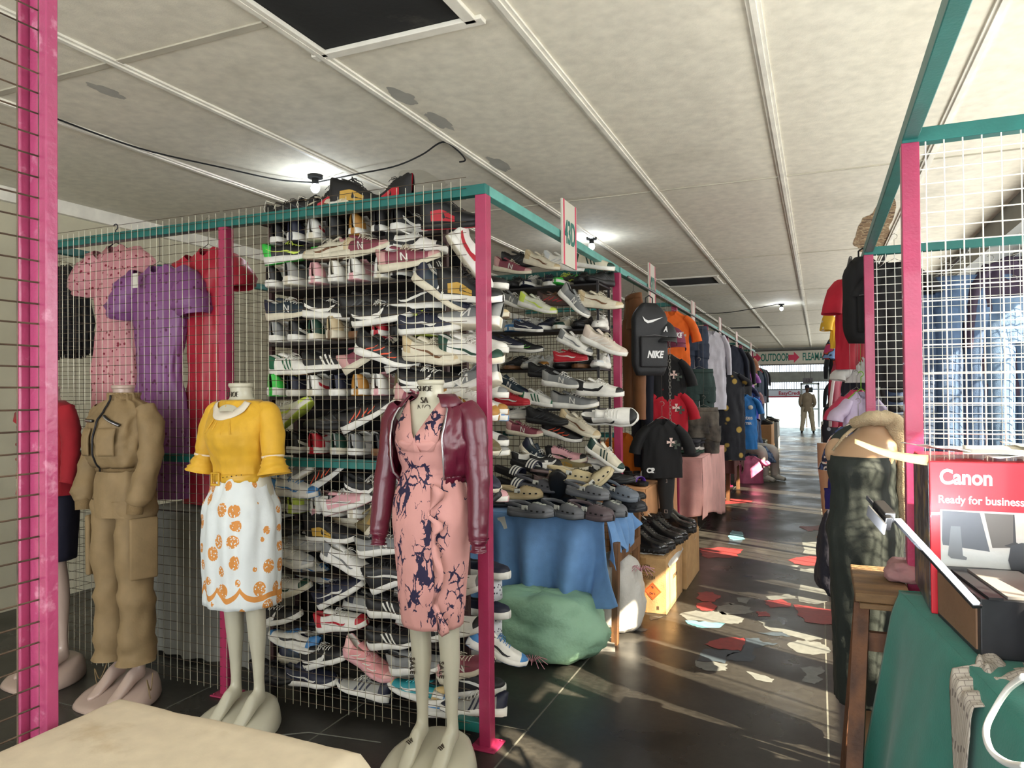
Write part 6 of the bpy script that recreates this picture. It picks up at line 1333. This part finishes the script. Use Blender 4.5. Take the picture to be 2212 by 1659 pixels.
# ---- plank trestle
RWD = mat('rough_plank', (126, 96, 62), .8, kind='streak', c2=(92, 70, 48), sc=(3, 22, 22), scale=60, bump=.4)
RWD2 = mat('plank_leg', (104, 66, 40), .7, kind='streak', c2=(70, 44, 30), sc=(22, 22, 3), scale=60, bump=.3)
t = thing('trestle', 'rough plank trestle with splayed wooden legs between the green dress and the desk', 'trestle', (.185, 2.84, 0))
MB().box((.0, .0, .82), (.165, .42, .03)).box((.0, -.02, .795), (.14, .4, .018)).build('plank', RWD, t, smooth=False, bevel=.004)
for (a, b) in (((-.06, -.16, .785), (-.13, -.62, .0)), ((.05, -.16, .785), (.06, -.3, .0)), ((-.04, .16, .785), (-.1, .3, .0)), ((.07, .16, .785), (.12, .3, .0))):
    a, b = V(a), V(b); d = (b-a); MB().box((a+b)/2, (.045, .03, d.length), rot=d.to_track_quat('Z', 'Y').to_matrix()).build('leg', RWD2, t, smooth=False)
MB().box((0, -.2, .68), (.14, .025, .06)).build('brace', RWD2, t, smooth=False)
MB().tube([(.05, -.22, .8), (.05, -.235, .6), (.03, -.24, .4), (.04, -.24, .3)], .003, 5).build('string', plain((150, 136, 110), .8), t)
o = sack('cloth_bundle', 'pink and grey crumpled cloth on the plank trestle', mat('pinkish_cloth', (150, 112, 112), .8, bump=.4), (.06, .07, .04), (.27, 2.86, 0), 5); o.location.z = .836; o['category'] = 'cloth'
# ---- desk with green cloth, printer box, lamp, boxes
DX, DY, DR, DH = .24, 2.52, .13, .86
dk = thing('desk', 'desk hidden under the teal green cloth in the right foreground', 'desk', (DX, DY, 0), DR)
MB().box((.56, -.62, DH-.02), (1.1, 1.3, .035)).build('tabletop', WOOD, dk, smooth=False)
for x in (.06, 1.06):
    for y in (-1.2, -.05): MB().box((x, y, (DH-.04)/2), (.045, .045, DH-.04)).build('leg', WOOD, dk, smooth=False)
GC = mat('teal_cotton', (14, 112, 98), .75, scale=150, bump=.1, var=.05, sheen=.15)
gm_ = MB()
gm_.grid(lambda u, v: V((lerp(-.005, 1.12, u), lerp(-1.28, .06, v), DH+.004+.003*noise.noise(V((u*6, v*6, 1))))), 20, 30)
def gs(u, v):
    z = lerp(DH+.005, .03, v); o = .004+.014*min(1, v*12)+(.07*v*(.5+.5*math.sin(u*21+2*math.sin(u*5)))+.035*v*noise.noise(V((u*9, v, 3))))+.1*v; return V((-o, lerp(-1.28, .06, u), z))
gm_.grid(gs, 110, 30)
gm_.grid(lambda u, v: V((lerp(-.005, 1.12, u), .06+.012+.03*v*(.5+.5*math.sin(u*25)), lerp(DH+.004, .05, v))), 50, 20)
gc = gm_.build('green_tablecloth', GC, None, solid=.003); gc.location = (DX, DY, 0); gc.rotation_euler = (0, 0, DR); tag(gc, 'teal green cotton cloth falling in folds over the desk in the right foreground', 'tablecloth')
# printer carton
RED_ = mat('printed_red', (206, 30, 46), .35, scale=30, bump=.02, var=.03, coat=.2)
pb = thing('printer_box', 'large red printer carton lettered Canon Ready for business with on the desk', 'box', (.286, 2.35, DH+.006))
bw_, bd_, bh_ = .58, .36, .43
MB().box((bw_/2, bd_/2, bh_/2), (bw_, bd_, bh_)).build('carton', RED_, pb, smooth=False, bevel=.003)
MB().box((-.0015, bd_/2, bh_/2), (.002, bd_*.96, bh_*.97)).build('side_panel', mat('printed_dark', (50, 46, 52), .4, kind='camo', c2=(84, 80, 84), c3=(110, 90, 60), ps=16), pb, smooth=False)
text('Canon', .058, plain((238, 238, 238), .4), pb, 'logo', (.088, -.0016, bh_-.045), (PI/2, 0, 0), bold=.0016, sx=.82)
text('Ready for business with', .031, plain((238, 238, 238), .4), pb, 'lettering', (.02, -.0016, bh_-.107), (PI/2, 0, 0), bold=.0004, align='LEFT', sx=.87)
def flat(name, pts, c, y=-.0012, par=pb, rough=.45):
    return MB().add([(a, y, b) for a, b in pts], [tuple(range(len(pts)))]).build(name, plain(c, rough), par, smooth=False)
MB().box((.3, -.0008, .155), (.55, .0012, .31-.03)).build('picture', mat('picture_office', (196, 200, 198), .4, kind='streak', c2=(178, 160, 142), sc=(.6, 1, 9)), pb, smooth=False)
flat('picture_screen', [(.028, .21), (.03, .292), (.12, .29), (.142, .185), (.03, .196)], (88, 92, 98), -.0022)
flat('picture_screen_stand', [(.05, .25), (.073, .25), (.078, .17), (.088, .165), (.086, .158), (.05, .16), (.042, .168)], (112, 116, 120), -.0028)
flat('picture_shelf', [(.13, .29), (.2, .29), (.2, .2), (.148, .196)], (96, 92, 88), -.0022)
flat('picture_lamp', [(.197, .29), (.2, .29), (.203, .215), (.215, .208), (.19, .2), (.175, .204), (.196, .214)], (60, 60, 62), -.0028)
flat('picture_printer', [(.19, .205), (.215, .215), (.29, .21), (.31, .19), (.31, .13), (.19, .14), (.184, .165)], (66, 68, 72), -.0034); flat('picture_printer_tray', [(.24, .17), (.3, .165), (.3, .14), (.245, .148)], (206, 208, 210), -.004)
# loose papers on top of the carton
for i, (x, y, z, rx, ry, rz, w, d, lab) in enumerate(((.34, .16, .436, 0, .02, .2, .42, .3, 'white paper sheets spread on top of the printer carton, lowest'), (.3, .1, .444, .04, -.03, -.15, .4, .28, 'white paper sheets spread on top of the printer carton, middle'), (.1, .14, .45, .0, .1, .5, .26, .18, 'white paper sheet poking left over the carton edge'), (.42, .2, .458, .05, .03, .1, .36, .25, 'white printed paper sheet topmost on the carton'))):
    o = MB().grid(lambda u, v: V(((u-.5)*w, (v-.5)*d, .01*math.sin(u*4+i)+.006*noise.noise(V((u*4, v*4, i))))), 16, 10).build('paper_sheet', WHITEP, None, solid=.0015)
    o.location = (.286+x, 2.35+y, DH+z+.012); o.rotation_euler = (rx*.4, ry*.4, rz); tag(o, lab, 'paper', 'papers on the printer carton')
for i, (dx, dz, yw) in enumerate(((0, 0, .03), )):
    o = MB().grid(lambda u, v: V((lerp(0, -.19, u), -.02*u, .055*u-.012*math.sin(u*3)+.03*(v-.5)*(1-.5*u))), 20, 4).build('carton_flap', mat('flap_card', (214, 188, 130), .6), pb, solid=.002)
    o.location = (.0, .02, bh_)
# LED lamp bar on a clip
LP1, LP2 = at(1936, 1122, Y=2.22), at(2112, 1312, Y=1.9)
lb = thing('clip_lamp', 'slanting white LED strip lamp with a black clip in front of the red carton', 'lamp', LP1)
d = LP2-LP1; q = d.to_track_quat('X', 'Z').to_matrix(); lm = MB().box(d/2, (d.length, .022, .008), rot=q); lm.build('lamp_bar', plain((26, 27, 30), .4), lb, smooth=False, bevel=.002)
n_ = q @ V((0, 0, 1)); MB().box(d/2+n_*.0055, (d.length*.96, .016, .003), rot=q).build('light_strip', plain((255, 255, 255), .3, emit=((235, 243, 255), 14)), lb, smooth=False)
MB().box((-.03, .0, .02), (.07, .03, .03), rot=q).box((-.03, -.02, .0), (.045, .02, .04), rot=q).build('clip', plain((18, 18, 20), .4), lb, smooth=False, bevel=.003)
MB().box((-.05, -.02, -.0), (.1, .004, .032), rot=q).build('clip_plate', plain((70, 70, 72), .6), lb, smooth=False); MB().box((-.05, .02, .03), (.1, .004, .012), rot=q).build('clip_jaw', plain((60, 62, 66), .4), lb, smooth=False)
ll = lamp('clip_lamp_light', 'AREA', (0, 0, 0), 4.5, (.9, .95, 1), shape='RECTANGLE', size=d.length, size_y=.02); ll.parent = lb; ll.location = d/2+n_*.02; ll.rotation_euler = (V((.1, .2, 1))).to_track_quat('-Z', 'Y').to_euler()
# boxes and magazine on the desk
def dbox(name, lab, x, y, z, w, dd, h, rz, m, cat='box', extra=None):
    o = thing(name, lab, cat, (0, 0, 0)); M_ = Matrix.Translation((DX, DY, 0)) @ Matrix.Rotation(DR, 4, 'Z'); p = M_ @ V((x, y, z)); o.location = p; o.rotation_euler = (0, 0, DR+rz)
    MB().box((0, 0, h/2), (w, dd, h)).build('case', m, o, smooth=False, bevel=.003); return o
BKP = mat('scuffed_black', (32, 32, 36), .45, scale=30, var=.2, bump=.1)
o = dbox('printer', 'dark grey office printer with scuffed top under the lamp bar on the desk', .135, -.36, DH+.006, .2, .34, .14, 0, BKP, 'printer')
MB().box((-.102, 0, .07), (.004, .3, .11)).build('side_card', mat('cardboard_dark', (122, 92, 68), .7), o, smooth=False); MB().box((.02, -.02, .143), (.12, .28, .006)).build('top_tray', plain((120, 116, 112), .5), o, smooth=False); MB().box((-.07, -.04, .144), (.03, .28, .006)).build('slot', BLKP, o, smooth=False)
o = dbox('paperback_stack', 'pale blue covered booklet lying tilted beside the dark printer', .3, -.33, DH+.006, .1, .24, .17, -.1, plain((150, 176, 190), .5), 'booklet')
o = dbox('cd_case_box', 'upright narrow printed box with worn dark blue cover standing on the desk', .15, -.69, DH+.006, .075, .04, .26, .1, mat('worn_blue_print', (58, 66, 84), .35, kind='camo', c2=(96, 90, 84), c3=(130, 60, 50), ps=18), 'box')
for k, (z, w_, c) in enumerate(((.09, .06, (150, 140, 110)), (.065, .07, (170, 150, 90)), (.045, .05, (130, 120, 110)))): MB().box((0, -.0215, z+.03), (w_, .001, .014)).build('label_band', plain(c, .5), o, smooth=False)
MB().box((0, -.0215, .21), (.02, .001, .025)).build('logo', plain((180, 40, 40), .5), o, smooth=False)
o = dbox('open_carton', 'brown open cardboard carton at the right edge of the desk', .36, -.56, DH+.006, .3, .4, .2, .1, mat('brown_card', (120, 84, 62), .7), 'box'); MB().box((-.155, 0, .06), (.004, .16, .05)).build('label', plain((60, 56, 56), .6), o, smooth=False)
o = dbox('cable_box', 'black device box with a white lead under the open carton', .33, -.9, DH+.006, .22, .2, .1, 0, BKP, 'device')
# crumpled printed sheet hanging over the desk edge
def crump(u, v):
    x = lerp(.12, -.0, u/.55) if u < .55 else -.0-.03*(u-.55)/.45; L_ = u; z = DH+.012 if u < .45 else DH+.012-(u-.45)/.55*.3
    w_ = .17*(1-.75*max(0, u-.45)/.55); y = -.6+w_*(v-.5)-.2*max(0, u-.3)
    return V((x-.045*(u > .5), y, z+.02*noise.noise(V((u*6, v*5, 1)))+.012*math.sin(u*9+v*4)))
o = MB().grid(crump, 50, 16).build('printed_sheet', mat('newsprint', (176, 168, 156), .8, kind='check', c2=(168, 160, 150), c3=(120, 112, 106), ps=26), None, solid=.0012); o.location = (DX, DY, 0); o.rotation_euler = (0, 0, DR); tag(o, 'crumpled printed paper sheet hanging over the edge of the teal cloth', 'paper')
wc = [at(2212, 1462, Y=1.3), at(2178, 1488, Y=1.4), at(2150, 1530, Y=1.45), at(2130, 1575, Y=1.42), at(2140, 1620, Y=1.36), at(2175, 1648, Y=1.3), at(2215, 1655, Y=1.2)]
for p in wc: p.z = max(p.z, .0)
cable('white_cable', 'thick white cable looping over the teal cloth in the lower right corner', wc, .0055, plain((226, 228, 226), .35))
# ---- low table with beige cloth in the left foreground
BG = mat('beige_cloth', (208, 194, 168), .85, kind='stain', c2=(190, 172, 142), ps=5, scale=200, bump=.1, var=.04, bd=.002)
tx0, tx1, ty0, ty1, th = -1.6, -.9, -.3, 1.28, .75
table('display_table', 'table hidden under the beige cloth in the left foreground', tx0+.03, tx1-.03, ty0+.02, ty1-.02, th-.004)
mb = MB(); NX, NY = 40, 60; e = .03
def beige(u, v):
    # u across X, v along Y; the outer rims of the grid hang down
    def edge(t, lo, hi, n=.16):
        if t < n: return lo, (n-t)/n
        if t > 1-n: return hi, (t-1+n)/n
        return lerp(lo, hi, (t-n)/(1-2*n)), 0
    x, dx = edge(u, tx0, tx1); y, dy = edge(v, ty0, ty1); dz = max(dx, dy); z = th+.004-.32*dz
    out = .03*dz*(1+.8*math.sin((x*1.3+y)*26)); r = min(1, dz*6)*.018
    if dx > 0: x += (1 if u > .5 else -1)*(out*dx/max(dz, .01)+r)
    if dy > 0: y += (1 if v > .5 else -1)*(out*dy/max(dz, .01)+r)
    return V((x, y, z+.004*noise.noise(V((x*5, y*5, 0)))+.0015*noise.noise(V((x*25, y*25, 0)))))
mb.grid(beige, 70, 90); tag(mb.build('beige_tablecloth', BG, None, solid=.003), 'plain beige cloth over the table in the left foreground', 'tablecloth')
# ================================================================== people at the far end
def person(lab, loc, rz, seated=False, h=1.0, cols=((150, 136, 116), (196, 184, 160)), cap_=True):
    t = thing('person', lab, 'person', loc, rz); t.scale = (h, h, h)
    SKN2 = mat('skin', (86, 58, 44), .5, bump=.03, var=.04); b = MB()
    if not seated: hip, knee, ank = (.95, 0), (.5, 0), (.08, .02)
    legs = []
    for s in (-1, 1):
        if seated: L_ = [(s*.09, 0, .5), (s*.12, -.2, .5), (s*.13, -.42, .48), (s*.12, -.46, .28), (s*.12, -.48, .08)]
        else: L_ = [(s*.1, 0, .9), (s*.13, -.01, .7), (s*.15, 0, .48), (s*.18, .02, .28), (s*.2, .03, .08)]
        legs.append(L_); b.tube(L_, [.085, .08, .058, .05, .035], 14); f = L_[-1]
        b.tube([(f[0], f[1]+.06, .04), (f[0], f[1]-.05, .05), (f[0]+s*.01, f[1]-.17, .03)], [.03, .038, .028], 12)
    z0 = .42 if seated else .84
    b.loft([ring(z0+z, rx, ry, 0, cy, 24) for z, rx, ry, cy in ((0, .13, .1, 0), (.12, .155, .115, 0), (.28, .135, .095, 0), (.42, .165, .115, 0), (.54, .18, .1, 0), (.6, .12, .075, 0), (.63, .055, .055, 0), (.7, .052, .055, 0))]).ball((0, -.015, z0+.8), (.075, .095, .115), 18, 14).ball((0, -.115, z0+.79), (.014, .02, .02), 8, 6)
    for s in (-1, 1): b.ball((s*.076, 0, z0+.79), (.012, .02, .03), 8, 6)
    arms = []
    for s in (-1, 1):
        A = [(s*.17, 0, z0+.55), (s*.23, .03, z0+.4), (s*.25, .03, z0+.26), (s*.2, -.08, z0+.14), (s*.15, -.16, z0+.12)]; arms.append(A); b.tube(A, [.055, .048, .04, .034, .026], 12)
        b.ball((s*.13, -.2, z0+.115), (.035, .045, .018), 10, 8)
        for k in range(4): b.tube([(s*(.11+.015*k), -.235, z0+.115), (s*(.108+.015*k), -.27, z0+.105), (s*(.108+.014*k), -.285, z0+.085)], [.009, .008, .006], 6)
        b.tube([(s*.15, -.2, z0+.12), (s*.1, -.225, z0+.14), (s*.09, -.25, z0+.135)], [.01, .009, .007], 6)
    b.build('body', SKN2, t, remesh=.012)
    J = cloth(cols[0]); Tm = cloth(cols[1])
    jk = wear(MB(), [(z0-.06, .18, .14, 0, .006), (z0+.15, .175, .14, 0, .004), (z0+.42, .2, .145, 0, .003), (z0+.54, .2, .12, 0, 0), (z0+.6, .14, .09, 0, 0), (z0+.64, .075, .07, 0, 0)], n=40, dz=.03).build('jacket', J, t)
    for A in arms: sleeve(MB(), A[:4]+[tuple(V(A[4])*.9+V(A[3])*.1)], [.075, .066, .06, .052, .045], n=16, per=4).build('sleeve', J, jk)
    for L_ in legs: sleeve(MB(), [(L_[0][0]*.9, L_[0][1], L_[0][2]+(.06 if not seated else 0))]+L_[1:], [.11, .1, .085, .075, .07], n=16, per=4).build('trouser_leg', Tm, t); f = L_[-1]; MB().tube([(f[0], f[1]+.08, .045), (f[0], f[1]-.04, .055), (f[0], f[1]-.2, .035)], [(.04, .045), (.045, .05), (.035, .03)], 12).build('shoe', plain((40, 36, 34), .5) if not seated else WHITEP, t)
    if cap_: MB().ball((0, -.01, z0+.85), (.086, .1, .08), 18, 10).box((0, -.12, z0+.835), (.12, .09, .01)).build('cap', cloth((40, 44, 56)), t)
    else: MB().ball((0, .01, z0+.84), (.085, .1, .095), 18, 10).build('hair', cloth((20, 18, 18)), t)
    return t
p = at(1745, 934, Z=0); person('person in a beige jacket, cream trousers and dark cap standing at the far exit', (p.x, 27.3, 0), PI, h=.95)
BLUP = mat('blue_floral_cloth', (50, 70, 106), .8, kind='camo', c2=(110, 136, 170), ps=20)
ps = person('seated person in blue patterned skirt and white shoes among the left stalls', (-1.12, 13.1, 0), .85, True, cols=((60, 76, 106), (200, 196, 188)), cap_=False)
wear(MB(), [(.3, .2, .2, -.36, .01), (.42, .2, .26, -.24, .008), (.56, .16, .24, -.12, .004)], n=40).build('skirt', BLUP, ps, solid=.003)
t = thing('stool', 'low wooden stool under the seated person in the blue patterned skirt', 'stool', (-1.12, 13.1, 0)); MB().box((0, 0, .4), (.3, .3, .03)).build('seat', WOOD, t, smooth=False)
for a in (-.12, .12):
    for b_ in (-.12, .12): MB().box((a, b_, .19), (.03, .03, .38)).build('leg', WOOD, t, smooth=False)
# goods on the floor farther down the left side
for i, (px, py, c, w_, s_) in enumerate(((1640, 1000, (214, 120, 160), 'pink apron', .5), )):
    shirt('hanging_apron', 'pink satin garment with ribbons hung over a frame below the blue jersey', 'garment', at(1622, 985, X=-1.02), .3, .4, .75, cloth((216, 110, 150), rough=.45), .05, seed=111)
for i, (y, h, c, lab) in enumerate(((14.6, .5, (80, 86, 60), 'olive crate down the left side, nearer'), (17.0, .75, (176, 132, 88), 'tall tan carton far down the left side'), (19.5, .7, (150, 150, 146), 'pale grey carton far down the left side'))):
    o = MB().box((-1.12, y, h/2), (.36, 1.0, h)).build('carton', mat('carton_%d' % i, c, .7), None, smooth=False, bevel=.008); tag(o, lab, 'box')
    for k in range(3):
        key = ['black_run', 'black_high', 'olive_run'][k]; shoe(key, (-1.08, y-.3+k*.3, h+.002), -.2, '%s on the %s, %s' % (CW[key][9], lab, ORD[k]), 'shoes on the far cartons')
# map the figures to their high-waisted build
ZM = [(0, 0), (.12, .14), (.47, .565), (.52, .62), (.67, .86), (.74, .92), (.86, 1.01), (.945, 1.1), (1.03, 1.165), (1.2, 1.29), (1.36, 1.42), (1.5, 1.5), (1.6, 1.6)]
def zmap(z):
    if z < 0: return z
    for a, b in zip(ZM, ZM[1:]):
        if z <= b[0]: return a[1]+(b[1]-a[1])*(z-a[0])/(b[0]-a[0])
    return z
_done = set()
def remap(o):
    if o.type == 'MESH' and o.name.split('.')[0] not in ('base', 'neck_cap'):
        if o.name.startswith('handwriting'): o.location.z = zmap(o.location.z)
        elif o.data.name not in _done:
            _done.add(o.data.name)
            for v in o.data.vertices: v.co.z = zmap(v.co.z)
    for c in o.children: remap(c)
for r_ in FIGS: remap(r_)
